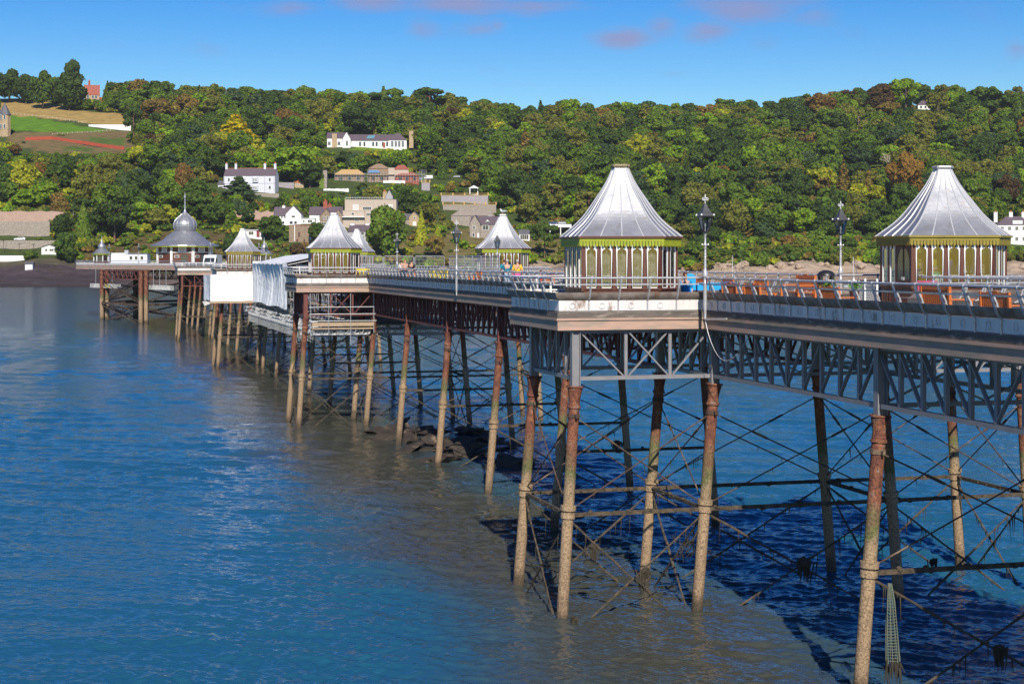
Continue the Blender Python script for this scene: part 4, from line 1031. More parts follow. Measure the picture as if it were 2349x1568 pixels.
def planter(label, p):
    k = thing('planter', label, 'planter', p, 0, 'flower planters'); m = MB(); m.lathe([(.12,0),(.16,.28),(.17,.3),(.14,.3),(.13,.26),(0,.26)], (0,0,0), 12); putl(m, 'pot', M_BROWN, k, True)
    lf = MB(); r_ = random.Random(int(p[0]*100))
    for _ in range(60):
        c = Vector((r_.gauss(0,.11), r_.gauss(0,.11), .38+r_.random()*.22)); u = Vector((r_.gauss(0,1),r_.gauss(0,1),r_.gauss(0,1))).normalized()*.05; v = u.orthogonal().normalized()*.04; lf.quad(c-u-v, c+u-v, c+u+v, c-u+v)
    ob = putl(lf, 'leaves', pm('planter_leaves', (.06,.17,.02), (.1,.2,.03), 9, .7), k)
    fw = MB()
    for _ in range(7): fw.blob((r_.gauss(0,.1), r_.gauss(0,.1), .6), (.035,.035,.03), 1, .1, 1)
    putl(fw, 'flower', pm('white_petals', (.8,.75,.72), None, 1, .6), k)
planter('planter of green leaves and white flowers on a bench left of the kiosk door', W(s_at(1960,23.6),23.6,ZD+.5))
planter('planter of white flowers beneath the litter bin lettering', W(s_at(1903,23.4),23.4,ZD+.5))
def low_table(label, p, rz):
    pass
# yellow plastic barriers and wire mesh fence closing the works
M_YEL = pm('yellow_barrier_plastic', (.72,.56,.005), (.6,.46,.005), 3, .45)
def barrier_proto():
    k = thing('barrier', '-', 'barrier', (0,0,0), 0, 'yellow plastic barriers on the deck'); m = MB()
    m.box((0,0,.98),(1.0,.06,.14)); m.box((0,0,.5),(.9,.05,.12)); m.box((0,0,.16),(.9,.05,.1))
    for x in (-.48,.48): m.box((x,0,.55),(.09,.065,.98))
    for x in (-.2,.08): m.box((x,0,.74),(.07,.045,.36))
    putl(m, 'panel', M_YEL, k)
    for x in (-.42,.42): f = MB(); f.box((x,0,.03),(.12,.5,.06)); putl(f, 'foot', M_YEL, k)
    return k
BR = barrier_proto()
for i, (s, t, lb) in enumerate(((113.0,25.3,'yellow plastic barrier on the deck, leftmost of the row of three'),(110.9,25.3,'yellow plastic barrier on the deck, middle of the row of three'),(108.8,25.3,'yellow plastic barrier on the deck, rightmost of the row of three'),(116.9,21.0,'single yellow plastic barrier at the corner of the clear windowed kiosk'))):
    p = W(s, t, ZD); sc = (1.75,1,1) if i < 3 else (1,1,1)
    if i == 0: BR.location = p; BR.rotation_euler = (0,0,PIER_YAW+math.pi/2); BR['label'] = lb; BR.scale = (1.6,1,1)
    else: dup(BR, p, PIER_YAW+(math.pi/2 if i < 3 else 0), lb, (1.6,1,1) if i < 3 else 1)
def mesh_panel():
    k = thing('fence_panel', '-', 'fence panel', (0,0,0), 0, 'temporary mesh fence panels'); m = MB()
    m.pipe([(-1.2,0,.05),(-1.2,0,1.9),(-1.12,0,2.0),(1.12,0,2.0),(1.2,0,1.9),(1.2,0,.05),(-1.2,0,.05)], .03, 6); putl(m, 'frame', M_STEEL, k, True)
    w = MB()
    for i in range(22): x = -1.15+i*.11; w.tube((x,0,.1),(x,0,1.98),.007,None,4,False)
    for i in range(9): z = .15+i*.22; w.tube((-1.18,.01,z),(1.18,.01,z),.007,None,4,False)
    putl(w, 'wire_mesh', M_STEEL, k); f = MB(); f.box((-1.2,0,.06),(.22,.6,.12)); putl(f, 'foot', M_BLACK, k)
    return k
FP = mesh_panel(); n = 0
for (a, b_, cnt) in (((125.5,21.7),(125.5,29.2),3),((124.5,29.3),(109,29.3),6)):
    for i in range(cnt):
        f = (i+.5)/cnt; s = a[0]+(b_[0]-a[0])*f; t = a[1]+(b_[1]-a[1])*f; rz = PIER_YAW + (0 if cnt == 3 else math.pi/2)
        lb = ['left','middle','right'][i] + ' wire mesh panel of the fence across the deck behind the clear windowed kiosk' if cnt == 3 else ['first','second','third','fourth','fifth','sixth'][i] + ' wire mesh panel from the left along the far rail behind the yellow barriers'
        if n == 0: FP.location = W(s,t,ZD); FP.rotation_euler = (0,0,rz); FP['label'] = lb
        else: dup(FP, W(s,t,ZD), rz, lb)
        n += 1

# ------------------------------------------------------------------ works at the third platform: white sheeting and scaffold
M_SHEET = pm('white_sheeting', (.84,.84,.84), (.74,.74,.76), .8, .5, bump=.10, bscale=2.2, c3=(.6,.59,.57), s3=.7, t3=.6)
sc_t = thing('scaffold', 'scaffold of grey tubes wrapped in white sheeting under the third platform', 'scaffold', W(180,18,6.5), PIER_YAW)
def sheet(P, Q, z0, z1, fold, seed, n=40, rows=10, sag=.1):
    m = MB(); r_ = random.Random(seed); P, Q = Vector(P), Vector(Q); d_ = (Q-P); nn = Vector((-d_.y, d_.x, 0)).normalized(); ph = [r_.uniform(0,6.3) for _ in range(4)]; vs = []
    for j in range(rows+1):
        for i in range(n+1):
            f, g = i/n, j/rows; x = P + d_*f
            o = fold*(math.sin(f*n*.9+ph[0]) * (.3+.7*math.sin(f*9+ph[1])**2) + .5*math.sin(f*n*.37+ph[2]+g*2)) + sag*math.sin(g*3.1)*math.sin(f*3.1)
            zb = z0 + (.25*math.sin(f*13+ph[3])*fold*3 if j == 0 else 0)
            vs.append(x + nn*o + Vector((0,0,zb+(z1-z0)*g)))
    m.add(vs, [(j*(n+1)+i, j*(n+1)+i+1, (j+1)*(n+1)+i+1, (j+1)*(n+1)+i) for j in range(rows) for i in range(n)])
    return m
q = sheet(W(178.9,15.3,0), W(178.9,20.7,0), 7.55, 10.45, .02, 3, 20, 8, .12); q.merge(sheet(W(184.5,15.0,0), W(178.9,15.3,0), 7.6, 10.4, .09, 4, 20, 8)); o_ = q.build('sheet', M_SHEET, sc_t, True)
m = MB(); m.box((W(178.8,15.3,7.42)+W(178.8,20.9,7.42))/2, (5.9,.25,.22), (W(0,1,0)-W(0,0,0), W(1,0,0)-W(0,0,0), Vector((0,0,1)))); m.build('plank', M_PLANK, sc_t)
tb_ = MB()
for s in (179.2, 181.5, 184.3):
    for t in (15.5, 17.2, 19, 20.6): tb_.tube(W(s,t,6.6), W(s,t,11.0), .03, None, 5)
for i in range(9): tb_.tube(W(179.1,15.6,7.4), W(178.0+.0*i,15.4+i*.1,6.8), .03, None, 5) if i < 1 else tb_.tube(W(179+i*.4,14.7,7.0+.05*i), W(179+i*.4,15.9,7.5), .025, None, 5)
tb_.build('scaffold_tube', M_STEEL, sc_t)
tent = thing('scaffold_tent', 'long scaffold tent over the walkway with a crumpled white curtain and sloping white roof', 'scaffold', W(150,25,6.5), PIER_YAW)
q = sheet(W(177.5,19.7,0), W(149,19.7,0), 7.55, 11.75, .10, 8, 170, 14, .25); q.build('curtain', M_SHEET, tent, True)
m = MB(); vs = []; n = 24
for i in range(n+1):
    s = 178 - i*(178-152)/n; wob = .05*math.sin(i*1.9)
    vs += [W(s,19.6,11.65+wob), W(s,21.4,12.05+.05*math.sin(i*2.7)), W(s,23.2,12.45+wob), W(s,25.0,12.7), W(s,26.4,12.6)]
m.add(vs, [(i*5+k, i*5+k+1, i*5+k+6, i*5+k+5) for i in range(n) for k in range(4)]); m.build('roof_sheet', M_SHEET, tent, True)
q = sheet(W(177.8,19.8,0), W(177.8,26.4,0), 7.6, 11.9, .1, 9, 40, 8); q.merge(sheet(W(152,26.4,0), W(177.5,26.4,0), 10.4, 12.6, .1, 19, 40, 8)); q.build('end_sheet', M_SHEET, tent, True)
tb_ = MB(); s = 124.0
while s < 178:
    for t in (20.1, 20.9): tb_.tube(W(s,t,7.0), W(s,t,11.5 if s > 140 else 10.3), .03, None, 5)
    tb_.tube(W(s,30.0,6.9), W(s,30.0,9.5), .03, None, 5)
    if s > 150: tb_.tube(W(s,20.1,11.6), W(s,25.0,12.6), .03, None, 5)
    for z in (7.3,8.3,9.3): tb_.tube(W(s,20.0,z), W(s,30,z) if z < 8 else W(s,21.2,z), .03, None, 5)
    s += 2.1
for z in (7.35,8.0,8.7,9.4,10.3,11.4):
    for t in (20.1,20.9): tb_.tube(W(123 if z < 10.2 else 141,t,z), W(178,t,z), .03, None, 5)
for i in range(6): tb_.tube(W(128+i*4,20.1,7.4), W(132+i*4,20.1,10.2), .03, None, 5)
tb_.build('scaffold_tube', M_STEEL, tent)
bo = MB()
for z in (7.2, 8.35): bo.box((W(124,20.5,z)+W(150,20.5,z))/2, (.9, 26, .06), (W(0,1,0)-W(0,0,0), W(1,0,0)-W(0,0,0), Vector((0,0,1))))
bo.box((W(122,25.3,7.1)+W(178,25.3,7.1))/2, (9, 55, .08), (W(0,1,0)-W(0,0,0), W(1,0,0)-W(0,0,0), Vector((0,0,1)))); bo.build('plank', M_PLANK, tent)
# silver lattice beams hung below
lat = PartSet('lattice_beam', M_STEEL)
def lattice_beam(P, Q, h=.42):
    P, Q = Vector(P), Vector(Q); m = MB(); L = (Q-P).length; n = max(2, int(L/.55)); Z = Vector((0,0,h))
    m.tube(P, Q, .035, None, 5); m.tube(P+Z, Q+Z, .035, None, 5)
    for i in range(n):
        a, b_ = P.lerp(Q, i/n), P.lerp(Q, (i+1)/n); m.tube(a, a.lerp(b_,.5)+Z, .025, None, 4); m.tube(a.lerp(b_,.5)+Z, b_, .025, None, 4)
    return m
for i in range(16):
    s = 126 + i*3.4; lat.add(lattice_beam(W(s,18.9+.3*(i%3),6.55), W(s,31,6.55)), W(s,25,6.5))
for t in (19.3, 24.0, 30.5): lat.add(lattice_beam(W(121,t,6.15), W(178,t,6.15)), W(150,t,6.5))
lat.finish(tent)
for i in range(60): s = 127+i*.85; hl = MB(); hl.tube(W(s,19.3,5.4), W(s,19.3,6.6), .03, None, 4); hl.build('hanger_tube', M_STEEL, tent)
# small hanging platform under the second platform
sp2 = thing('scaffold', 'short hanging scaffold with pale planks under the second platform', 'scaffold', W(116,18.5,6.5), PIER_YAW)
m = MB()
for z, dz in ((7.45,.26),(7.15,.1)): m.box((W(115.9,17.1,z)+W(115.9,21.6,z))/2, (4.5,.5,dz), (W(0,1,0)-W(0,0,0), W(1,0,0)-W(0,0,0), Vector((0,0,1))))
m.build('plank', M_PLANK, sp2)
m = MB()
for t in (17.0,18.3,19.9,21.6):
    m.tube(W(115.6,t,6.0 if t == 19.9 else 6.8), W(115.6,t,9.7), .03, None, 5)
for z in (8.2,8.7,7.7): m.tube(W(115.6,16.9,z), W(115.6,21.9,z), .03, None, 5)
m.build('scaffold_tube', M_STEEL, sp2)
lb2 = MB(); 
for s in (116.5,118,119.5): lb2.merge(lattice_beam(W(s,16.8,6.6), W(s,30,6.6)))
lb2.merge(lattice_beam(W(104,24.6,6.7), W(121,24.6,6.7))); lb2.build('lattice_beam', M_STEEL, sp2)
# access platforms under the pier head
for (s0,t0,s1,t1,lb) in ((337,5.6,325,10.6,'white lattice access beam with a yellow patch under the pier end'),(312,16.0,304,19.4,'white lattice access beam under the pier head, right of the yellow patched one')):
    k = thing('lattice_beam', lb, 'scaffold beam', W((s0+s1)/2,(t0+t1)/2,7.0), 0, 'access beams under the pier head'); m = MB()
    for z in (6.4,): 
        for off in (0,.7): m.merge(lattice_beam(W(s0,t0-.8+off,z), W(s1,t1-.8+off,z), .75))
    m.build('beam', M_WHITE, k)
    if s0 > 330: y_ = MB(); y_.beam(W(331,7.6,6.75), W(329,8.5,6.75), .06, .7); y_.build('banner', M_YEL, k)
    h_ = MB()
    for f in (.2,.5,.8): P = W(s0+(s1-s0)*f, t0+(t1-t0)*f-.7, 6.4); h_.tube(P, P+Vector((0,0,3.8)), .05, None, 5)
    h_.build('hanger', M_STEEL, k)

# ------------------------------------------------------------------ pier head buildings
def head_pavilion():
    o = W(336, 23.6, ZH); k = thing('pavilion', 'large brown pavilion with silver onion dome and tall spike at the pier head', 'pavilion', o)
    Z = Vector((0,0,1)); n = 8; oct_ = [(math.cos(a*math.pi/4+.39+.1)*5.6, math.sin(a*math.pi/4+.39+.1)*5.6) for a in range(8)]
    w = MB(); w.prism(oct_, 0, 3.95); putl(w, 'wall', M_BROWN, k)
    tr = MB()
    for i in range(8):
        p, q = Vector((*oct_[i],0)), Vector((*oct_[(i+1)%8],0)); U = (q-p).normalized(); Nn = Vector((U.y,-U.x,0)); L = (q-p).length
        tr.box(p+Z*2.0, (.45,.45,3.9), (U,Nn,Z)); tr.box((p+q)/2+Z*2.55+Nn*.05, (L-.5,.12,.14), (U,Nn,Z))
        for f in (.34,.66): tr.box(p+(q-p)*f+Z*3.2+Nn*.05, (.28,.1,1.15), (U,Nn,Z))
    putl(tr, 'trim', M_WHITE, k)
    for i in range(8):
        p, q = Vector((*oct_[i],0)), Vector((*oct_[(i+1)%8],0)); U = (q-p).normalized(); Nn = Vector((U.y,-U.x,0))
        f = MB(); f.box((p+q)/2+Z*3.2+Nn*.03, (1.25,.1,1.05), (U,Nn,Z)); wf = putl(f, 'window', M_WHITE, k)
        g = MB(); g.box((p+q)/2+Z*3.2+Nn*.085, (1.05,.02,.85), (U,Nn,Z)); putl(g, 'pane', pm('pale_blind', (.55,.53,.5)), wf)
        f = MB(); f.box(p+(q-p)*.25+Z*1.75+Nn*.03, (.95,.1,.5), (U,Nn,Z)); wf = putl(f, 'window', M_WHITE, k); g = MB(); g.box(p+(q-p)*.25+Z*1.75+Nn*.085, (.8,.02,.36), (U,Nn,Z)); putl(g, 'pane', M_DARKGL, wf)
    N_ = 24; pr = [(6.95,3.85),(6.9,4.0),(5.6,4.5),(4.6,5.0),(3.9,5.6),(3.2,6.2),(2.55,6.7),(2.2,6.85)]
    sk = MB(); sk.lathe(pr, (0,0,0), N_); roof = putl(sk, 'roof', M_ROOF, k)
    va = MB(); va.lathe([(6.7,3.62),(6.85,3.62),(6.85,3.84),(6.7,3.84)], (0,0,0), N_); putl(va, 'valance', M_LIME, roof)
    dm = MB(); dm.lathe([(2.1,6.84),(2.2,7.2),(2.4,7.8),(2.42,8.3),(2.2,8.9),(1.7,9.5),(1.1,10.0),(.6,10.5),(.3,11.0),(.2,11.3),(.14,12.6),(.12,13.6),(.2,13.8),(.12,14.2),(.01,15.0)], (0,0,0), N_); putl(dm, 'onion_dome', M_ROOF, roof)
    rb = MB()
    for i in range(0, N_, 2):
        a = 2*math.pi*i/N_; rb.pipe([(r*math.cos(a)*1.003, r*math.sin(a)*1.003, z+.01) for r, z in ((2.2,7.2),(2.4,7.8),(2.42,8.3),(2.2,8.9),(1.7,9.5),(1.1,10.0),(.6,10.5))], .035, 4)
    putl(rb, 'rib', M_RAIL, roof)
    dr = MB()
    for i in (5,6): 
        p, q = Vector((*oct_[i],0)), Vector((*oct_[(i+1)%8],0)); U = (q-p).normalized(); Nn = Vector((U.y,-U.x,0)); dr.box(p+(q-p)*.6+Z*1.05+Nn*.04, (1.3,.08,2.0), (U,Nn,Z))
    putl(dr, 'door', M_DARKGL, k)
head_pavilion()
def head_kiosk(label, s, t, sc=1.0):
    k = thing('domed_kiosk', label, 'kiosk', W(s,t,ZH), 0, 'small domed kiosks at the pier head'); Z = Vector((0,0,1))
    oc = [(math.cos(a*math.pi/4+.39), math.sin(a*math.pi/4+.39)) for a in range(8)]
    b = MB(); b.lathe([(1.75,0),(1.75,.75)], (0,0,0), 8, None, oc); putl(b, 'base_panel', M_BROWN, k)
    p_ = MB()
    for x, y in oc: p_.box((x*1.7,y*1.7,1.6),(.16,.16,1.75))
    putl(p_, 'wall_post', M_WHITE, k)
    for i in range(8):
        p, q = Vector((*oc[i],0))*1.66, Vector((*oc[(i+1)%8],0))*1.66; U = (q-p).normalized(); Nn = Vector((U.y,-U.x,0)); g = MB()
        g.box((p+q)/2+Z*1.6, ((q-p).length-.3,.03,1.6), (U,Nn,Z)); putl(g, 'window', M_DARKGL if i % 3 else M_GLASS, k)
    r = MB(); r.lathe([(2.15,2.5),(1.75,2.75),(1.3,3.1),(.95,3.45),(.72,3.55),(.80,3.8),(.84,4.1),(.7,4.45),(.4,4.85),(.2,5.2),(.1,5.6),(.06,6.2),(.0,6.6)], (0,0,0), 20); roof = putl(r, 'roof', M_ROOF, k, True)
    v = MB(); v.lathe([(2.0,2.25),(2.08,2.25),(2.08,2.49),(2.0,2.49)], (0,0,0), 20); putl(v, 'valance', M_LIME, roof)
    k.scale = (sc,)*3
head_kiosk('small kiosk with a silver onion dome at the far left end of the pier', 341, 7.2, .93)
head_kiosk('small domed kiosk peeping out right of the weathered kiosk', s_at(606,42)+0, 42, .93)
def cabin():
    k = thing('cabin', 'pale blue flat roofed cabin between the small domed kiosk and the pavilion', 'cabin', W(350,13.5,ZH), 0); m = MB()
    m.box((-2.2,0,1.25),(3.6,3,2.5)); putl(m, 'wall', pm('pale_blue_cabin', (.60,.64,.68), None, 1, .5), k); m = MB(); m.box((1.4,.1,1.15),(4.4,2.9,2.3)); putl(m, 'annexe', pm('pale_blue_cabin', (.6,.64,.68)), k)
    r = MB(); r.box((1.4,.05,2.36),(4.7,3.2,.12)); putl(r, 'roof', pm('grey_felt', (.22,.23,.25), None, 1, .8), k)
    for x in (.2,1.3,2.5): f = MB(); f.box((x,-1.38,1.45),(.7,.06,.8)); wf = putl(f, 'window', M_WHITE, k); g = MB(); g.box((x,-1.42,1.45),(.55,.03,.66)); putl(g, 'pane', M_DARKGL, wf)
    v = MB(); v.box((-1,0,2.8),(.8,.8,.6)); putl(v, 'roof_vent', M_STEEL, k)
cabin()
# ------------------------------------------------------------------ people
SKIN = pm('skin', (.50,.28,.19), (.46,.25,.17), 8, .55)
def skin_obj(name, mt, parent, verts, edges, radii, root=0, sub=2):
    me = bpy.data.meshes.new(name); me.from_pydata([tuple(v) for v in verts], edges, []); me.materials.append(mt)
    o = bpy.data.objects.new(name, me); COL.objects.link(o); o.parent = parent
    md = o.modifiers.new('skin', 'SKIN'); md.use_smooth_shade = True
    sv = me.skin_vertices[0].data if me.skin_vertices else None
    if sv is None:
        bm = bmesh.new(); bm.from_mesh(me); bm.verts.layers.skin.verify(); bm.to_mesh(me); bm.free(); sv = me.skin_vertices[0].data
    for i, r in enumerate(radii):
        sv[i].radius = r if isinstance(r, tuple) else (r, r); sv[i].use_root = (i == root)
    s2 = o.modifiers.new('subsurf', 'SUBSURF'); s2.levels = sub; s2.render_levels = sub
    return o
def person(label, p, rz, h, top, legs, hair, arms='hang', seat=False, cat='person', build=1.0, hat=None, long_hair=False, coat=False, waist=None, strap=None):
    k = thing('person', label, cat, p, rz); s = h/1.72; B = build
    V, E, Rd = [], [], []
    def v(x, y, z, r, par=None):
        V.append((x*s, y*s, z*s)); Rd.append(tuple(q*s for q in r) if isinstance(r, tuple) else r*s)
        if par is not None: E.append((par, len(V)-1))
        return len(V)-1
    zl = -.42 if seat else 0.0                        # a seated figure sinks by the thigh height
    pel = v(0,0,.93+zl,(.15*B,.11*B)); sp = v(0,.01,1.1+zl,(.14*B,.10*B),pel); chs = v(0,.01,1.30+zl,(.165*B,.11*B),sp); nk = v(0,0,1.46+zl,.055,chs); hd0 = v(0,-.01,1.55+zl,(.07,.085),nk); hd1 = v(0,-.01,1.64+zl,(.074,.095),hd0); hd2 = v(0,-.0,1.70+zl,(.05,.06),hd1)
    nose = v(0,-.115,1.595+zl,.014,hd0)
    arm_pts = []
    for sx in (-1,1):
        hp = v(sx*.09,0,.87+zl,.095*B,pel)
        if seat: kn = v(sx*.10,-.42,.90+zl,.07,hp); an = v(sx*.10,-.44,.52+zl,.045,kn); toe = v(sx*.11,-.58,.46+zl,.04,an)
        else: kn = v(sx*.095,-.02,.49,.065,hp); an = v(sx*.10,.02,.09,.045,kn); toe = v(sx*.11,-.13,.04,.04,an)
        sh = v(sx*.185*B,.01,1.39+zl,.062,chs)
        if arms == 'hang': el = v(sx*.25*B,.03,1.12+zl,.047,sh); wr = v(sx*.26*B,-.05,.88+zl,.033,el); hv = (0,-.02,-.085)
        elif arms == 'front': el = v(sx*.25*B,-.02,1.13+zl,.047,sh); wr = v(sx*.15,-.24,1.10+zl,.033,el); hv = (-sx*.03,-.08,.0)
        else: el = v(sx*.27*B,.06,1.14+zl,.047,sh); wr = v(sx*.19,-.12,.95+zl,.033,el); hv = (0,-.07,-.05)
        w_ = V[wr]; q = [c/s for c in w_]
        palm = v(q[0]+hv[0]*.8,q[1]+hv[1]*.8,q[2]+hv[2]*.8,(.034,.02),wr)
        for fi in range(4):
            f1 = v(q[0]+hv[0]*1.35+(fi-1.5)*.006, q[1]+hv[1]*1.35+(fi-1.5)*.017, q[2]+hv[2]*1.35, .0095, palm); v(q[0]+hv[0]*(1.75+.1*(fi in (1,2)))-sx*.012, q[1]+hv[1]*1.75+(fi-1.5)*.018, q[2]+hv[2]*1.8, .008, f1)
        th = v(q[0]+hv[0]*.6-sx*.035, q[1]+hv[1]*.6-.03, q[2]+hv[2]*.7, .011, palm)
        arm_pts.append((sh, el, wr, hp, kn, an))
    skin_obj('body', SKIN, k, V, E, Rd, pel)
    # clothes follow the body, a little wider
    def cloth(name, mt, idx_edges, grow, cut=None):
        ids = []; 
        for a, b_ in idx_edges:
            for i in (a, b_):
                if i not in ids: ids.append(i)
        vv = [V[i] for i in ids]; ee = [(ids.index(a), ids.index(b_)) for a, b_ in idx_edges]
        rr_ = [tuple(q+grow*s for q in Rd[i]) if isinstance(Rd[i], tuple) else Rd[i]+grow*s for i in ids]
        return skin_obj(name, mt, k, vv, ee, rr_, 0)
    a = arm_pts
    te = [(pel,sp),(sp,chs)]
    for x in a: te += [(chs,x[0]),(x[0],x[1])] + ([(x[1],x[2])] if coat else [])
    cloth('coat' if coat else 'shirt', top, te, .018)
    if waist: cloth('tied_jumper', waist, [(pel,a[0][3]),(pel,a[1][3])], .045)
    le = []
    for x in a: le += [(pel,x[3]),(x[3],x[4]),(x[4],x[5])]
    cloth('trousers', legs, le, .014)
    sh_ = MB()
    for x in a:
        an = V[x[5]]; sh_.blob((an[0], an[1]-.06*s, an[2]-.04*s), (.05*s,.13*s,.05*s), 1, .05)
    putl(sh_, 'shoes', M_BLACK, k, True)
    hb_ = MB(); z = 1.66+zl; hb_.blob((0,.022*s,z*s), (.088*s,.10*s,.088*s), 3, .06)
    if long_hair: hb_.blob((0,.06*s,(z-.13)*s), (.10*s,.055*s,.16*s), 4, .1)
    putl(hb_, 'hair', hair, k, True)
    if strap:
        st = MB(); st.pipe([(-.13*s,.12*s,1.40*s),(0,.135*s,1.22*s),(.15*s,.12*s,1.0*s)], .012, 5); putl(st, 'bag_strap', strap, k)
    return k
def fab(n, c): return pm(n, c, tuple(x*.8 for x in c), 6, .85)
HG, HB_, HA = fab('grey_hair', (.42,.40,.39)), fab('brown_hair', (.075,.032,.015)), fab('auburn_hair', (.24,.085,.03))
FACE_AWAY = math.pi
def on_deck(x, t): return W(s_at(x, t), t, ZD)
person('grey haired man in a teal gilet and pale jeans', on_deck(1163.5, 24.6), FACE_AWAY+.1, 1.74, fab('teal_gilet', (.005,.16,.25)), fab('pale_jeans', (.30,.38,.48)), HG, build=1.12)
person('grey haired person in a yellow top, magenta jumper round the waist', on_deck(1187, 24.4), FACE_AWAY-.1, 1.73, fab('yellow_top', (.75,.46,.03)), fab('dark_trousers', (.012,.012,.02)), HG, build=1.08, waist=fab('magenta_jumper', (.70,.02,.28)), strap=fab('tan_strap', (.25,.12,.04)))
person('woman with auburn hair in a long beige coat facing the shore', on_deck(929, 25), .3, 1.70, fab('beige_coat', (.48,.31,.24)), fab('dark_trousers', (.012,.012,.02)), HA, arms='front', long_hair=True, coat=True)
person('man in a black T-shirt and grey shorts next to the woman in beige', on_deck(944.5, 24.6), FACE_AWAY-.4, 1.68, fab('black_shirt', (.012,.013,.018)), fab('grey_shorts', (.2,.2,.2)), HB_, build=1.1)
person('person in a white top half hidden behind the woman in the beige coat', on_deck(921.5, 25.4), FACE_AWAY, 1.64, fab('white_shirt', (.6,.6,.62)), fab('dark_trousers', (.012,.012,.02)), HB_)
cp_ = on_deck(1240, 24.8); person('child with brown hair in a red top sitting on a bench', (cp_.x, cp_.y, ZD), PIER_YAW-math.pi/2, 1.52, fab('red_top', (.55,.012,.02)), fab('grey_shorts', (.2,.2,.2)), HB_, seat=True)
person('person in a turquoise shirt at the windows of the gull kiosk', on_deck(1156, 28.0), FACE_AWAY+.5, 1.70, fab('turquoise_shirt', (.005,.24,.30)), fab('dark_trousers', (.012,.012,.02)), HB_, arms='bent', build=1.1)
cp_ = W(54.9,21.75,ZD); person('dark haired person sitting on the turquoise chair beside the nearest kiosk', cp_, PIER_YAW-.3, 1.7, fab('blue_shirt', (.01,.2,.45)), fab('dark_trousers', (.012,.012,.02)), HB_, seat=True)
person('person in a pale blue shirt bending near the pavilion door', W(s_at(426,23.5),23.5,ZH), 1.2, 1.7, fab('pale_blue_shirt', (.2,.32,.5)), fab('grey_shorts', (.2,.2,.2)), HG, arms='front')

# ------------------------------------------------------------------ gulls
def gull(label, p, rz):
    k = thing('gull', label, 'gull', p, rz); W_m = fab('white_feathers', (.75,.75,.75)); G = fab('grey_feathers', (.36,.38,.42))
    b = MB(); ax = (Vector((0,1,0)), Vector((0,0,1)), Vector((1,0,0)))
    b.pipe([(-.27,0,.22),(-.2,0,.215),(-.1,0,.2),(.02,0,.205),(.1,0,.24),(.14,0,.31),(.16,0,.37),(.20,0,.375),(.225,0,.365)], [.012,.035,.085,.1,.082,.052,.05,.045,.02], 10); putl(b, 'body', W_m, k, True)
    for sy in (-1,1):
        w = MB(); w.blob((-.09,sy*.08,.235), (.2,.03,.075), 2, .05); w.tube((-.2,sy*.075,.23),(-.38,sy*.03,.215),.04,.004,6); putl(w, 'wing', G, k, True)
        l_ = MB(); l_.tube((.01,sy*.04,0),(.0,sy*.04,.13),.011,None,5); l_.box((.03,sy*.04,.006),(.07,.05,.012)); putl(l_, 'leg', pm('gull_pink', (.55,.3,.22), None, 1, .6), k)
    bk = MB(); bk.tube((.215,0,.365),(.285,0,.345),.017,.006,6); putl(bk, 'beak', M_YEL, k)
p = W(118.9,32.2,ZD); gull('white gull with grey wings standing on the roof cap of a kiosk', (p.x,p.y,ZD+5.19), math.pi-.15)
# ------------------------------------------------------------------ sailing boats moored beyond the pier
def sailboat(label, x, Y, hm, hull):
    P = at(x, HZ, Y); k = thing('sailing_boat', label, 'sailing boat', (P.x,P.y,0), .5, 'moored sailing boats'); m = MB()
    st = [(-4.2,.9,.75),(-3,1.25,.7),(0,1.5,.7),(2.5,1.05,.8),(4.3,.06,1.0)]; vs = []
    for x_, w, z in st: vs += [(x_,-w,z),(x_,-w*.55,-.2),(x_,w*.55,-.2),(x_,w,z)]
    fs = [(i*4+j, i*4+(j+1)%4, i*4+4+(j+1)%4, i*4+4+j) for i in range(4) for j in range(4)]+[(0,1,2,3),(16,17,18,19)]
    m.add(vs, fs); putl(m, 'hull', hull, k); m = MB(); m.slab([(-1.8,-.8,.75),(1.6,-.6,.8),(1.6,.6,.8),(-1.8,.8,.75)], (0,0,.45)); putl(m, 'cabin', M_WHITE, k)
    m = MB(); m.tube((.6,0,.7),(.6,0,hm),.11,.08,6); m.beam((.6,0,1.9),(-3.3,0,1.8),.12,.12); putl(m, 'mast', M_WHITE, k)
    m = MB(); m.tube((.6,0,hm-.4),(4.2,0,1.0),.03,None,4); m.tube((.6,0,hm-.2),(-4.1,0,.8),.025,None,4); m.tube((.6,0,hm*.6),(.4,1.4,.8),.025,None,4); putl(m, 'rigging', M_STEEL, k)
    m = MB(); m.tube((4.2,0,1.1),(.9,0,hm-1.2),.12,.07,6); putl(m, 'furled_sail', pm('navy_canvas', (.02,.05,.14), None, 1, .8), k)
sailboat('moored sailing boat whose mast rises behind the far rail, left of two', 1678, 705, 13.6, pm('navy_hull', (.01,.03,.12), None, 1, .35))
sailboat('moored sailing boat whose mast rises right of the far lamp post, right of two', 1955, 700, 13.0, M_WHITE)

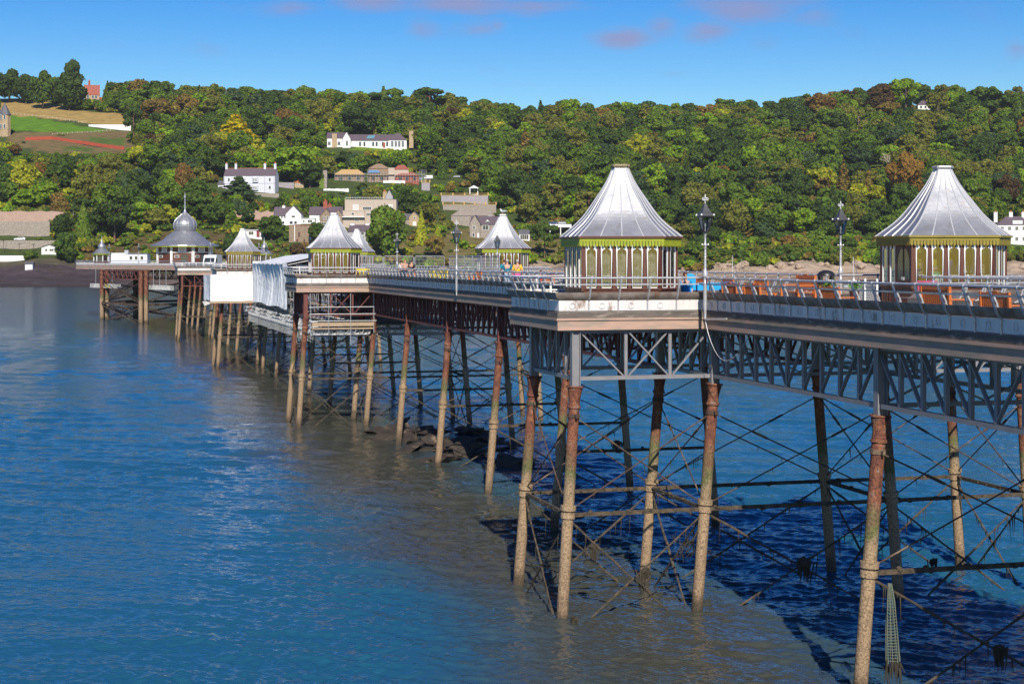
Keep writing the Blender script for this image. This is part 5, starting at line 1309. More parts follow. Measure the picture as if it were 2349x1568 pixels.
# ------------------------------------------------------------------ debris under the pier, nets and hanging weed
M_ROCK = pm('dark_wrack_rock', (.022,.016,.012), (.05,.036,.026), 1.5, .8, bump=.1, bscale=3, c3=(.24,.17,.11), s3=.9, t3=.62)
r_ = random.Random(9); LBL_ROCKS = []
for i in range(34):
    s = r_.uniform(90,113); t = r_.uniform(21.5,27.5) if s > 95 else r_.uniform(23,27.5)
    if i < 10: s, t = r_.uniform(99,114), r_.uniform(20.2,23)
    m = MB(); p = W(s,t,r_.uniform(-.1,.25) + (.35 if 23 < t < 26.5 and 96 < s < 110 else 0)); a, b_, c = r_.uniform(.7,2.4), r_.uniform(.4,1.1), r_.uniform(.14,.38)
    m.blob((0,0,0), (a,b_,c), i, .35)
    o = m.build('boulder', M_ROCK); o.location = p; o.rotation_euler = (r_.uniform(-.25,.25), r_.uniform(-.35,.35), r_.uniform(0,3)); x, y = img(p)

    LBL_ROCKS.append((x, y, o))
ORD = ['first','second','third','fourth','fifth','sixth','seventh','eighth','ninth','tenth','eleventh','twelfth','thirteenth','fourteenth','fifteenth','sixteenth','seventeenth','eighteenth','nineteenth','twentieth']
def nth(i, n):
    if n == 2: return ('left','right')[i] + ' of two'
    if i == 0: return 'leftmost of %d' % n
    if i == n-1: return 'rightmost of %d' % n
    return (ORD[i] if i < len(ORD) else '%dth' % (i+1)) + ' from left of %d' % n
for i, (x, y, o) in enumerate(sorted(LBL_ROCKS, key=lambda q: q[0])):
    tag(o, 'weedy dark boulder of the low reef under the pier, %s' % nth(i, len(LBL_ROCKS)), 'boulder', 'boulders of the reef under the pier')
def net():
    c = on_col(byk[(0, round(40.3,1))], 3.3) if (0, round(40.3,1)) in byk else on_col(min((q for q in col if q[4] == 0), key=lambda q: abs(q[0]-40.4)), 3.3)
    c = c + Vector((.62,.1,-.1)); k = thing('fishing_net', 'long pale green fishing net hanging from the right hand column, ragged brown at its foot', 'fishing net', c)
    m = MB(); n = 9
    for i in range(n):
        a = i/n*6.28; r0, r1 = .05, .2
        m.pipe([(r0*math.cos(a), r0*math.sin(a), 0), (.11*math.cos(a)+.03, .11*math.sin(a), -.5),(.16*math.cos(a+.2)+.05, .16*math.sin(a+.2), -1.3),(r1*math.cos(a+.3)+.09, r1*math.sin(a+.3), -2.2)], .012, 4)
    for j in range(26):
        f = (j+1)/27; r = .05+.14*f**.7; z = -2.2*f; m.pipe([(r*math.cos(a/9*6.28)+.08*f, r*math.sin(a/9*6.28), z) for a in range(10)], .009, 4)
    m.build('mesh', pm('net_green', (.10,.16,.12), (.16,.15,.10), 6, .8)).parent = k
    w = MB()
    for i in range(30):
        a = r_.uniform(0,6.28); q = Vector((.2*math.cos(a)+.09, .2*math.sin(a), -2.1-r_.random()*.2)); w.tube(q, q+Vector((r_.gauss(0,.05),r_.gauss(0,.05),-r_.uniform(.2,.7))), .03, .006, 4, False)
    ob = w.build('ragged_end', M_WEED); ob.parent = k
net()
def weed(label, p, w_, h_, seed):
    k = thing('seaweed_clump', label, 'seaweed', p, 0, 'seaweed hanging from the tie rods'); m = MB(); q = random.Random(seed)
    m.blob((0,0,0), (w_*.6,w_*.4,w_*.4), seed, .35)
    for _ in range(34):
        x = q.gauss(0, w_*.4); m.tube((x, q.gauss(0,.05), q.uniform(-.05,.08)), (x*q.uniform(.5,1)+q.gauss(0,.03), q.gauss(0,.05), -h_*q.uniform(.4,1)), q.uniform(.02,.05), .006, 4, False)
    putl(m, 'fronds', M_WEED, k)
for i, (px, py, Y, w_, h_, lb) in enumerate(((1845,1290,57,.45,.75,'large black seaweed clump on the rod crossing left of the right hand column'),(1361,1252,56,.26,.7,'seaweed clump on the crossing rods right of the front platform column'),(1480,1308,55,.22,.6,'seaweed clump on the crossing rods at the middle of the platform bay'),
        (1415,1015,69,.3,.5,'black seaweed hanging from the upper strut behind the platform'),(1125,1065,84,.32,.7,'seaweed lump above the reef, right end'),(2292,1485,44,.22,.7,'seaweed clump on the rod crossing at the bottom right corner'),(2142,1285,60,.2,.4,'small seaweed tuft on a rod right of the hanging net'),(1318,1420,54,.14,.4,'small tuft of weed at the foot of the front platform column') )):
    weed(lb, at(px,py,Y), w_, h_, i)
# bare broken branch lodged between the columns
def branch():
    p = at(1590,1240,56.2); k = thing('branch', 'bare broken branch lodged between two columns under the nearest platform', 'branch', p); m = MB(); q = random.Random(4)
    def grow(a, d, l, r, n):
        b_ = a + d*l; m.tube(a, b_, r, r*.7, 5)
        if n == 0: return
        for _ in range(3 if n > 2 else 2): dd = (d + Vector((q.gauss(0,.5), q.gauss(0,.5), q.gauss(0,.45)))).normalized(); grow(a.lerp(b_, q.uniform(.4,1)), dd, l*q.uniform(.6,.85), r*.66, n-1)
    grow(Vector((.35,0,.7)), Vector((-.45,0,-.85)).normalized(), .8, .05, 4); putl(m, 'wood', M_WEED, k)
branch()

# ------------------------------------------------------------------ vehicles
def vehicle(name, label, cat, p, rz, L, Wd, prof, glass_pts, paint, wheel_x, r=.33, group=None):
    k = thing(name, label, cat, p, rz, group); m = MB(); m.slab([(x, -Wd/2, z) for x, z in prof], (0, Wd, 0)); putl(m, 'body', paint, k)
    for sy in (-1,1):
        for gp in glass_pts: g = MB(); g.slab([(x, sy*(Wd/2+.005), z) for x, z in gp], (0, sy*.012, 0)); putl(g, 'side_window', M_DARKGL, k)
        for wx in wheel_x:
            ax = (Vector((1,0,0)), Vector((0,0,1)), Vector((0,1,0)))
            w = MB(); w.lathe([(0,-.1),(r,-.1),(r,.1),(0,.1)], (wx, sy*(Wd/2-.06), r), 14, ax); ty = putl(w, 'tyre', M_BLACK, k, True); w = MB(); w.lathe([(0,-.115),(r*.6,-.115),(r*.6,.115),(0,.115)], (wx, sy*(Wd/2-.06), r), 10, ax); putl(w, 'rim', M_STEEL, ty)
        h = MB(); h.box((L/2-.03, sy*(Wd/2-.25), .72),(.08,.32,.16)); putl(h, 'headlight', M_WHITE, k)
    return k
def car(label, p, rz, paint, group='cars on the far shore'):
    return vehicle('car', label, 'car', p, rz, 4.3, 1.75, [(-2.15,.3),(2.15,.3),(2.15,.7),(1.9,.88),(1.0,.98),(.45,1.42),(-1.2,1.46),(-1.95,1.05),(-2.15,.95)], [[(.9,.98),(.42,1.36),(-.25,1.38),(-.25,.98)],[(-.33,.98),(-.33,1.38),(-1.15,1.4),(-1.7,1.05)]], paint, (1.35,-1.35), .32, group)
def van(label, p, rz, paint):
    return vehicle('van', label, 'van', p, rz, 5.4, 2.0, [(-2.7,.35),(2.7,.35),(2.7,.95),(2.35,1.15),(1.75,1.95),(1.4,2.35),(-2.6,2.4),(-2.7,2.2)], [[(2.2,1.2),(1.75,1.85),(1.0,1.85),(1.0,1.2)]], paint, (1.8,-1.7), .36)
M_VAN = pm('white_car_paint', (.78,.79,.8), None, 1, .25)
vn = van('white van facing the shore on the fourth platform beside the pavilion', W(s_at(486,21.6)*0+262, 24.6, ZD+.02), 0, M_VAN)
vn.location = at(487, HZ, 262); vn.location.z = ZD+.02; vn.rotation_euler = (0,0,R(-92))
ws = MB(); ws.slab([(2.36,-.85,1.2),(2.36,.85,1.2),(1.80,.78,1.9),(1.80,-.78,1.9)], (.03,0,.02)); putl(ws, 'windscreen', M_DARKGL, vn)
gr = MB(); gr.box((2.71,0,.72),(.04,1.1,.2)); putl(gr, 'grille', M_BLACK, vn)
# ------------------------------------------------------------------ buildings on the far shore
KEEP = []                                            # (x0,y0,x1,y1,depth): nothing in front may cover these
H_WHITE = pm('white_render', (.74,.74,.73), (.66,.66,.65), .3, .8); H_PALE = pm('shade_tinted_white_render', (.60,.62,.67), (.56,.58,.63), .3, .8)  # terrace white carries its shade as a pale blue tint in the colour
H_SLATE = pm('purple_slate', (.125,.088,.105), (.085,.066,.078), .8, .6, stretch=(1,1,3)); H_GREYSL = pm('grey_slate', (.12,.115,.13), (.085,.085,.095), .8, .6)
H_TILE = pm('red_roof_tile', (.33,.095,.055), (.26,.07,.045), .7, .8); H_ORANGE = pm('orange_roof_tile', (.45,.17,.06), (.38,.13,.05), .9, .8)
H_STONE = pm('brown_rubble_stone', (.30,.215,.145), (.17,.12,.085), 1.1, .9, c3=(.36,.29,.21), s3=2, t3=.58); H_GSTONE = pm('grey_rubble_stone', (.34,.29,.24), (.20,.17,.145), .9, .9, c3=(.40,.35,.29), s3=1.5, t3=.58)
H_BRICK = pm('red_brick', (.34,.09,.055), (.26,.07,.045), 2, .85); H_BEIGE = pm('beige_render', (.47,.385,.31), (.42,.345,.28), .25, .85); H_POT = pm('orange_pot', (.5,.15,.05), None, 1, .8)
H_GREY = pm('grey_render', (.37,.36,.37), (.33,.32,.33), .3, .85); H_TAN = pm('tan_stone', (.44,.33,.2), (.34,.25,.15), .6, .9)
def place(px, py): p = hit(px, py); return p, F/p.y
class House:
    def __init__(self, name, label, px, py, yaw=0, cat='house', keep=None, pad=2):
        self.p, self.k = place(px, py); self.o = thing(name, label, cat, self.p, yaw)
        if keep: KEEP.append((*keep, self.p.y - pad))
    def u(self, v): return v/self.k                  # picture-sized unit -> metres at this house's distance
    def part(self, mb, name, mt, parent=None, sm=False): return putl(mb, name, mt, parent or self.o, sm)
    def block(self, W, D, H, R=0, ridge='x', wall=H_WHITE, roof=H_SLATE, x=0, y=0, over=.35, base=4, hip=0):
        """box with a pitched roof; x centre, y front face"""
        m = MB(); m.box((x, y+D/2, (H-base)/2), (W, D, H+base))
        if R and not hip:
            if ridge == 'x':
                for sx in (-1,1): m.slab([(x+sx*(W/2-.15), y, H), (x+sx*(W/2-.15), y+D, H), (x+sx*(W/2-.15), y+D/2, H+R*.97)], (sx*.15,0,0))
            else:
                m.slab([(x-W/2, y, H), (x+W/2, y, H), (x, y, H+R*.97)], (0,.2,0)); m.slab([(x-W/2, y+D-.2, H), (x+W/2, y+D-.2, H), (x, y+D-.2, H+R*.97)], (0,.2,0))
        self.part(m, 'wall', wall)
        r = MB()
        if hip:
            h = hip; a = [(x-W/2-over,y-over,H),(x+W/2+over,y-over,H),(x+W/2+over,y+D+over,H),(x-W/2-over,y+D+over,H),(x-W/2+h,y+D/2,H+R),(x+W/2-h,y+D/2,H+R)]
            r.add(a, [(0,1,5,4),(1,2,5),(2,3,4,5),(3,0,4),(0,3,2,1)])
        elif R == 0: r.box((x, y+D/2, H+.12), (W+2*over, D+2*over, .24))
        elif ridge == 'x':
            for y0, y1 in ((y-over, y+D/2),(y+D+over, y+D/2)):
                z0 = H - over*R/(D/2); r.slab([(x-W/2-over,y0,z0),(x+W/2+over,y0,z0),(x+W/2+over,y1,H+R),(x-W/2-over,y1,H+R)], (0,0,.22))
        else:
            for x0, x1 in ((x-W/2-over, x),(x+W/2+over, x)):
                z0 = H - over*R/(W/2); r.slab([(x0,y-over,z0),(x0,y+D+over,z0),(x1,y+D+over,H+R),(x1,y-over,H+R)], (0,0,.22))
        return self.part(r, 'roof', roof)
    def win(self, u, z, w, h, y=0, frame=M_WHITE, bars=1, face='front', name='window', glass=M_DARKGL):
        m = MB(); g = MB()
        if face == 'front': m.box((u, y-.05, z), (w, .12, h)); g_at = lambda du, ww: g.box((u+du, y-.12, z), (ww, .03, h-.28 if h > .6 else h*.7))
        else: sx = 1 if face == 'right' else -1; m.box((y+sx*.05, u, z), (.12, w, h)); g_at = lambda du, ww: g.box((y+sx*.12, u+du, z), (.03, ww, h-.28))
        n = bars; ww = (w-.2)/n
        for i in range(n): g_at((i-(n-1)/2)*ww, ww-.12)
        f = self.part(m, name, frame); self.part(g, 'pane', glass, f); return f
    def chimney(self, x, y, z0, h, w=.9, wall=H_BRICK, parent=None, pots=2, d=.8):
        m = MB(); m.box((x, y, z0+h/2), (w, d, h)); m.box((x, y, z0+h-.12), (w+.2, d+.2, .24)); c = self.part(m, 'chimney', wall, parent)
        pm_ = MB()
        for i in range(pots): pm_.lathe([(.16,0),(.2,.1),(.15,.9),(.18,1.0),(0,1.0)], (x+(i-(pots-1)/2)*.42, y, z0+h), 8)
        self.part(pm_, 'chimney_pot', H_POT, c)
    def door(self, u, w, h, y=0, mt=H_BRICK): m = MB(); m.box((u, y-.04, h/2), (w,.1,h)); self.part(m, 'door', mt)

# long white terrace with four chimneys
h = House('terrace_house', 'long pale blue and white terrace with a slate roof and four tall chimneys', 572, 440, -.10, keep=(505,378,636,441)); U = h.u
Wd, H, D = U(120), U(36), 9.0; rf = h.block(Wd, D, H, U(18), 'x', H_PALE, H_SLATE, over=.1)
m = MB(); m.box((0,D/2,H+U(18)+.22),(Wd,.3,.22)); h.part(m, 'ridge_tile', H_ORANGE, rf)
for f in (-.485,-.30,.27,.47): h.chimney(Wd*f, D*.5, H+U(9), U(20), 1.3, H_PALE, rf, 2, 1.2)
m = MB()
for f in (-.485,-.28,.30,.485): m.box((Wd*f,-.06,H/2),(.5,.14,H))
m.box((0,-.07,H*.53),(Wd,.12,.3)); h.part(m, 'string_course', pm('pale_grey_trim', (.45,.46,.50)))
for f in (-.40,.40):
    for z in (.76,.26): h.win(Wd*f, H*z, 1.3, 2.1)
for f in (-.13,.12):
    for z in (.75,.24):
        m = MB(); m.slab([(Wd*f-1.9,0,H*z-1.4),(Wd*f+1.9,0,H*z-1.4),(Wd*f+1.3,-1.1,H*z-1.4),(Wd*f-1.3,-1.1,H*z-1.4)], (0,0,2.9)); h.part(m, 'bay', H_PALE); h.win(Wd*f-.6, H*z, .9, 2.0, -1.1); h.win(Wd*f+.6, H*z, .9, 2.0, -1.1)
h.block(U(14), 6, U(17), U(8), 'x', H_PALE, H_GREYSL, x=-Wd*.5-U(6), y=-.6); h.win(-Wd*.5-U(6), U(9), U(10), 2.2, -.6, bars=4)
# long white bungalow on the upper slope
h = House('long_house', 'long low white house with purple slate roof and skylight high on the slope', 848, 339, .04, keep=(746,303,948,341)); U = h.u
Hh = U(17); rf = h.block(U(125), 10, Hh, U(14), 'x', H_WHITE, H_SLATE, x=U(8)); h.block(U(46), 10, Hh+U(5), U(13), 'x', H_WHITE, H_SLATE, x=-U(74), y=-1)
h.block(U(18), 9, Hh+U(3), U(15), 'y', H_WHITE, H_SLATE, x=-U(52), y=-4)
h.block(U(42), 11, Hh, U(18), 'x', H_WHITE, H_SLATE, x=U(64), y=-2, hip=U(18))
h.chimney(-U(80), -1.2, -1, U(32)+1, U(11), H_TAN, None, 0, 1.5); h.chimney(U(95), 3, 0, U(40), U(10), H_TAN, None, 0, 2)
for x in (-92,-70): h.win(U(x), Hh*.55, U(7), U(9), -1, bars=2)
h.win(-U(51), Hh*.55, U(5), U(12), -4)
for x in (-22,-12,8,16,30,40): h.win(U(x), Hh*.5, U(5.5), U(11), 0, bars=1)
h.door(U(30)+U(3), U(5), U(12), -.05)
for x in (52,60,68,76): h.win(U(x), Hh*.5, U(6), U(14), -2, bars=2)
m = MB(); m.slab([(-U(8),1.0,Hh+U(4.0)),(U(9),1.0,Hh+U(4)),(U(13),3.8,Hh+U(11.5)),(-U(3),3.8,Hh+U(11.5))], (0,-.1,.3)); h.part(m, 'skylight', pm('skylight_glass', (.12,.25,.30), None, 1, .1), rf)
# half built house with scaffold
h = House('unfinished_house', 'half built house with bare timber and red tiled roofs inside scaffolding', 868, 418, .05, 'building site', keep=(760,372,972,419)); U = h.u
M_BATTEN = pm('roof_batten', (.30,.20,.12), (.2,.14,.09), 1.5, .85, stretch=(1,1,6)); M_FRAME = pm('bare_timber', (.55,.36,.14), (.42,.26,.1), 2, .8, stretch=(6,1,1))
h.block(U(66), 12, U(18), U(12), 'x', H_STONE, M_FRAME, x=-U(66), hip=U(14)); h.block(U(58), 12, U(19), U(12), 'x', H_STONE, M_BATTEN, x=U(6), hip=U(16)); h.block(U(48), 10, U(32), U(12), 'x', H_STONE, M_BATTEN, x=U(0), y=5, hip=U(18))
h.block(U(54), 11, U(14), U(10), 'x', H_BRICK, H_TILE, x=U(66), hip=U(14)); h.block(U(34), 9, U(30), U(11), 'x', H_BEIGE, H_TILE, x=U(52), y=4, hip=U(10)); h.block(U(14), 6, U(32), 0, 'x', H_BEIGE, H_BEIGE, x=U(30), y=-.5, over=0)
for x in (-86,-66,-46): h.win(U(x), U(9), U(9), U(11), 0, H_STONE)
for x in (-12,8,24,50,66,82): h.win(U(x), U(8), U(8), U(10), 0, H_BRICK, glass=M_BLACK)
m = MB(); m.slab([(-U(24),-.4,U(21)),(U(4),-.4,U(21)),(U(0),3,U(27)),(-U(22),3,U(27))], (0,-.1,.25)); h.part(m, 'tarpaulin', pm('blue_tarpaulin', (.03,.17,.45), (.25,.33,.4), .8, .6))
m = MB()
for i in range(-16, 18): m.tube((U(i*6.2),-1.5,-1),(U(i*6.2),-1.5,U(22 if i % 2 else 26)),.07,None,4)
for z in (4,11,18): m.tube((-U(100),-1.5,U(z)),(U(104),-1.5,U(z)),.06,None,4)
for i in range(6): m.tube((U(95+i*3),-1+i,0),(U(95+i*3),-1+i,U(30)),.07,None,4)
h.part(m, 'scaffold_tube', M_STEEL); m = MB(); m.box((0,-1.3,U(17)),(U(200),1.2,.15)); h.part(m, 'scaffold_board', M_PLANK)
m = MB(); m.box((U(36),-2.6,U(-3)),(U(50),.5,U(12))); h.part(m, 'low_wall', H_WHITE)
# cars beside the site
for px, py, lb in ((983,411,'white van parked beside the half built house'),): 
    p, k_ = place(px, py); van(lb, p, R(176), M_VAN); KEEP.append((965,395,1000,412,p.y-2))
for px, py, lb, mt in ((962,413,'pale blue car parked left of the white van by the half built house',pm('pale_blue_car', (.3,.42,.55), None, 1, .3)),(1048,408,'silver car among trees right of the parked white van',M_STEEL),(1026,410,'dark car parked just right of the white van',M_BLACK)):
    p, k_ = place(px, py); car(lb, p, R(175), mt); KEEP.append((px-10,py-9,px+10,py,p.y-2))
# white gabled house
h = House('white_house', 'white house with a steep front gable and purple slate roof above a stone wall', 660, 517, .0, keep=(628,470,694,518)); U = h.u
h.block(U(36), 10, U(26), U(19), 'y', H_WHITE, H_SLATE, x=U(13)); rf = h.block(U(36), 8, U(23), U(19), 'x', H_WHITE, H_SLATE, x=-U(14), y=1.2); h.chimney(-U(12), 5, U(36), U(10), 1.5, H_WHITE, rf, 1)
h.win(U(13), U(20), U(9), U(5), 0); h.win(U(8), U(6), U(8), U(7), 0); h.win(U(18), U(6), U(7), U(7), 0); h.win(U(13), U(37), U(2), U(3), 0)
for x in (-28,-21,-14,-7): h.win(U(x), U(19), U(4.5), U(6), 1.2)
h.win(-U(18), U(6), U(20), U(7), 1.2, bars=4)
h = House('white_annexe', 'low flat roofed white annexe between the white gabled house and the brown stone house', 706, 514, 0, keep=(692,500,726,515)); U = h.u
h.block(U(32), 7, U(12), 0, 'x', H_WHITE, H_WHITE); h.win(U(5), U(6), U(11), U(7), 0, bars=2); h.win(-U(9), U(6), U(4), U(7), 0)
# brown stone house with red brick chimney
h = House('stone_house', 'brown stone house with two gables and a tall red brick chimney', 746, 516, .02, keep=(702,462,790,517)); U = h.u
rf = h.block(U(74), 10, U(24), U(18), 'x', H_WHITE, H_SLATE, x=0, y=2); h.block(U(28), 8, U(20), U(18), 'y', H_STONE, H_SLATE, x=U(2), y=-.2); h.block(U(22), 8, U(22), U(14), 'y', H_STONE, H_SLATE, x=U(30), y=0)
h.chimney(-U(2), 6, U(36), U(20), 2.2, H_BRICK, rf, 2); h.chimney(U(8), 7, U(38), U(11), 1.8, H_BRICK, rf, 1)
for x in (-2.5,5): h.win(U(x), U(16), U(4.5), U(9), -.2)
h.win(U(24), U(14), U(4), U(10), 0); h.win(U(31), U(14), U(6), U(10), 0, bars=2); h.win(U(2), U(3.5), U(20), U(6), -.2, bars=4); h.door(U(16.5), U(3), U(12), -.25, H_BRICK)
# big beige flat roofed block
h = House('apartment_block', 'large beige flat roofed block with a roof railing and small slate turret', 850, 524, .0, 'apartment block', keep=(788,440,912,520)); U = h.u
h.block(U(118), 13, U(66), 0, 'x', H_BEIGE, H_GREYSL, x=0, over=.05); h.block(U(50), 5, U(40), 0, 'x', H_BEIGE, H_BEIGE, x=-U(38), y=-2, over=.1)
m = MB()
for i in range(17): m.tube((U(-57+i*5.4),.4,U(66)),(U(-57+i*5.4),.4,U(71)),.08,None,4)
m.tube((-U(57),.4,U(71)),(U(30),.4,U(71)),.09,None,4); h.part(m, 'roof_railing', M_WHITE)
h.block(U(16), 5, U(74), U(15), 'y', H_GREY, H_GREYSL, x=U(42), y=3, over=.2, base=-U(66)); h.chimney(U(31), 6, U(66), U(19), 2.2, H_TAN, None, 3)
h.win(-U(34), U(48), U(13), U(13), -.0, bars=1, glass=pm('pale_blind', (.55,.53,.5))); h.win(-U(8), U(46), U(20), U(8), 0, bars=4); h.win(U(44), U(51), U(13), U(8), 0, bars=2, glass=pm('pale_blind', (.55,.53,.5)))
h.win(-U(4), U(32), U(13), U(7), 0, bars=3); h.win(U(14), U(32), U(13), U(7), 0, bars=3); h.win(-U(40), U(33), U(7), U(6), -2); h.win(-U(30), U(20), U(10), U(7), -2, bars=2)
m = MB(); m.box((-U(38),-3,U(26)),(U(52),2,.5)); h.part(m, 'balcony', H_WHITE)
# stone tower basement with red arches
h = House('stone_building', 'square rubble stone building with red brick dressings below the white gabled house', 690, 556, .03, 'building', keep=(660,518,715,556)); U = h.u
h.block(U(54), 7, U(38), 0, 'x', H_STONE, H_BRICK, over=.12); m = MB(); m.box((-U(14),-.1,U(20)),(.35,.15,U(36))); h.part(m, 'drain_pipe', M_WHITE)
h.win(-U(4), U(17), U(5), U(12), 0, H_BRICK); h.win(-U(8), U(3), U(5), U(8), 0, H_BRICK); h.win(U(8), U(3), U(5), U(8), 0, H_BRICK); h.win(U(22), U(8), U(7), U(7), 0, H_BRICK, glass=M_WHITE)
# grey house
h = House('grey_house', 'tall grey rendered house with white chimneys below the beige block', 822, 562, -.15, keep=(804,510,850,562)); U = h.u
rf = h.block(U(46), 8, U(32), U(14), 'x', H_GREY, H_SLATE); h.chimney(-U(18), 4, U(38), U(12), 2.2, H_WHITE, rf, 0); h.chimney(U(18), 4, U(38), U(12), 2.2, H_WHITE, rf, 0)
for z in (27,17,6):
    for x in (-1,10): h.win(U(x), U(z), U(5 if x < 5 else 8), U(6.5), 0)
# small stone house and barn
h = House('stone_cottage', 'small pale stone cottage with a slate gable right of the leafy shore tree', 942, 518, -.1, keep=(922,482,966,519)); U = h.u
h.block(U(24), 6, U(20), U(12), 'y', H_TAN, H_GREYSL, x=U(8)); h.block(U(28), 6, U(15), U(12), 'x', H_GSTONE, H_GREYSL, x=-U(8), y=.8); h.win(U(9), U(18), U(5), U(5), 0); h.door(U(9), U(8), U(9), -.03, H_WHITE)
# big stone house behind the gull kiosk
h = House('stone_house', 'grey stone house with purple slate roof and a dormer left of the gull kiosk', 1100, 545, -.12, keep=(1038,484,1150,546)); U = h.u
rf = h.block(U(70), 9, U(31), U(17), 'x', H_GSTONE, H_SLATE, x=U(14)); h.block(U(24), 7, U(33), U(18), 'y', H_GSTONE, H_SLATE, x=-U(10), y=-1.5); h.chimney(U(22), 5, U(38), U(13), 2.4, H_GREY, rf, 0)
h.block(U(10), 3, U(36), U(6), 'y', H_WHITE, H_SLATE, x=U(18), y=1, over=.15, base=-U(30)); h.win(U(18), U(35), U(8), U(6), 1)
h.win(-U(12), U(23), U(6), U(7), -1.5); h.win(U(14), U(23), U(14), U(11), 0, bars=2); h.win(-U(13), U(6), U(6), U(9), -1.5); h.door(U(-2), U(4), U(10), -1.55, M_WHITE); h.win(U(26), U(7), U(5), U(8), 0)
h = House('barn', 'long windowless stone barn with a hipped end behind the grey stone house', 1085, 521, 0, 'barn', keep=(1036,484,1090,505)); U = h.u
h.block(U(100), 8, U(26), U(12), 'x', H_GSTONE, pm('stone_roof', (.30,.25,.21), (.22,.18,.15), .9, .9), hip=U(16))
# portico on the terraces, terrace walls with yellow balustrades
h = House('portico', 'small white temple like garden portico on the slope', 1087, 446, 0, 'garden temple', keep=(1073,423,1100,447)); U = h.u
m = MB()
for x in (-9,9): m.box((U(x),0,U(7)),(U(2.2),.8,U(14)))
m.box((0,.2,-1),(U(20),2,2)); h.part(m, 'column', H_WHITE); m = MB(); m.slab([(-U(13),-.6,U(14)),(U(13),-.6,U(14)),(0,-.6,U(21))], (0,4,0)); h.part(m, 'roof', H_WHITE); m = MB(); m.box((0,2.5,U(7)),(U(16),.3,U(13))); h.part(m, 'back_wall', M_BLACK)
def wall_thing(name, label, px0, px1, py, hpx, mt, thick=1.0, rise=0, cap=None, cat='wall', keep=True, below=1.5, crenel=0):
    p, k_ = place((px0+px1)/2, py); w = (px1-px0)/k_; hh = hpx/k_; o = thing(name, label, cat, p, 0); m = MB()
    if crenel:                                        # broken top
        n = 14; q = random.Random(int(px0)); top = [(-w/2+w*i/n, 0, hh*(1-crenel*q.random()*(1.6 if i in (0,n) else .7))) for i in range(n+1)]
        m.slab([(-w/2,0,-below)]+top+[(w/2,0,-below)][:1], (0,thick,0)) if False else m.slab([(w/2,0,-below),(-w/2,0,-below)]+top, (0,thick,0))
    else: m.slab([(-w/2,0,-below),(w/2,0,-below),(w/2,0,hh+rise/k_),(-w/2,0,hh)], (0,thick,0))
    putl(m, 'masonry', mt, o)
    if cap:
        c = MB(); c.slab([(-w/2,-.15,hh),(w/2,-.15,hh),(w/2,-.15,hh+.35),(-w/2,-.15,hh+.35)], (0,thick+.3,0)); n = max(2, int(w/6))
        for i in range(n+1): c.box((-w/2+w*i/n,.3,hh+.9),(.7,.7,1.5))
        c.box((0,.3,hh+1.35),(w,.4,.2)); putl(c, 'balustrade', cap, o)
    if keep: KEEP.append((px0, py-hpx, px1, py, p.y-1))
    return o
M_OCHRE = pm('ochre_balustrade', (.52,.34,.13), (.45,.3,.12), .8, .85)
wall_thing('terrace_wall', 'upper grey terrace wall topped by an ochre balustrade', 1012, 1120, 465, 16, pm('pale_grey_wall', (.34,.31,.33), (.28,.25,.27), .5, .9), cap=M_OCHRE, keep=True)
wall_thing('terrace_wall', 'lower rubble terrace wall with a broken ochre balustrade', 1016, 1138, 486, 16, H_GSTONE, cap=M_OCHRE)
wall_thing('garden_tower', 'small grey garden wall tower with an ochre cap right of the half built house', 967, 986, 437, 18, pm('pale_grey_wall', (.34,.31,.33)), 3, cap=M_OCHRE)
wall_thing('garden_wall', 'pale broken garden wall among shrubs below the half built house', 742, 800, 438, 6, H_WHITE, .8, rise=6, crenel=.3)
# ruined ivy clad tower
def ruin():
    o = wall_thing('ruined_tower', 'tall narrow ruined stone tower half covered in ivy', 736, 750, 432, 42, H_GSTONE, 4, crenel=.12, cat='ruin'); p = o.location
    m = MB(); q = random.Random(2)
    for _ in range(160):
        c = Vector((q.uniform(-2.6,-.4)+q.random()*.5, -.15, q.uniform(-.5,9))); u = Vector((q.gauss(0,1),q.gauss(0,.3),q.gauss(0,1))).normalized()*.4; v = Vector((u.z,0,-u.x)); m.quad(c-u-v,c+u-v,c+u+v,c-u+v)
    putl(m, 'ivy', pm('ivy', (.16,.22,.02), (.1,.16,.02), 1, .8), o)
ruin()
h = House('garden_pavilion', 'square garden pavilion with an orange tiled roof beside a long grey wall', 686, 431, 0, 'garden pavilion', keep=(672,412,702,432)); U = h.u
h.block(U(21), 4.5, U(11), U(8), 'x', H_TAN, H_ORANGE, hip=U(9.5)); [h.win(U(x), U(8), U(3.5), U(4), 0) for x in (-6,-1,4)]
wall_thing('garden_wall', 'long grey garden wall joining the terrace to the orange roofed pavilion', 633, 674, 431, 12, pm('pale_grey_wall', (.34,.31,.33)), .8)
wall_thing('garden_wall', 'low stone garden wall in front of the white terrace', 583, 640, 452, 8, H_GSTONE, .8)
wall_thing('rock_face', 'pink bare quarry face behind the shore trees, left of the white gabled house', 530, 628, 511, 30, pm('pink_rock', (.44,.30,.235), (.36,.25,.2), .5, .95, bump=.3, bscale=.8), 3, crenel=.35, cat='rock face', keep=False)
wall_thing('rock_face', 'pink rock face above the bungalow on the left shore', -40, 146, 514, 30, pm('pink_rock', (.44,.30,.235)), 2, crenel=.12, cat='rock face', keep=False)
wall_thing('rock_face', 'small pale rock outcrop above the left end shrubs, left of the pavilion spire', 330, 395, 505, 16, pm('pink_rock', (.44,.30,.235)), 2, crenel=.5, cat='rock face', keep=False)
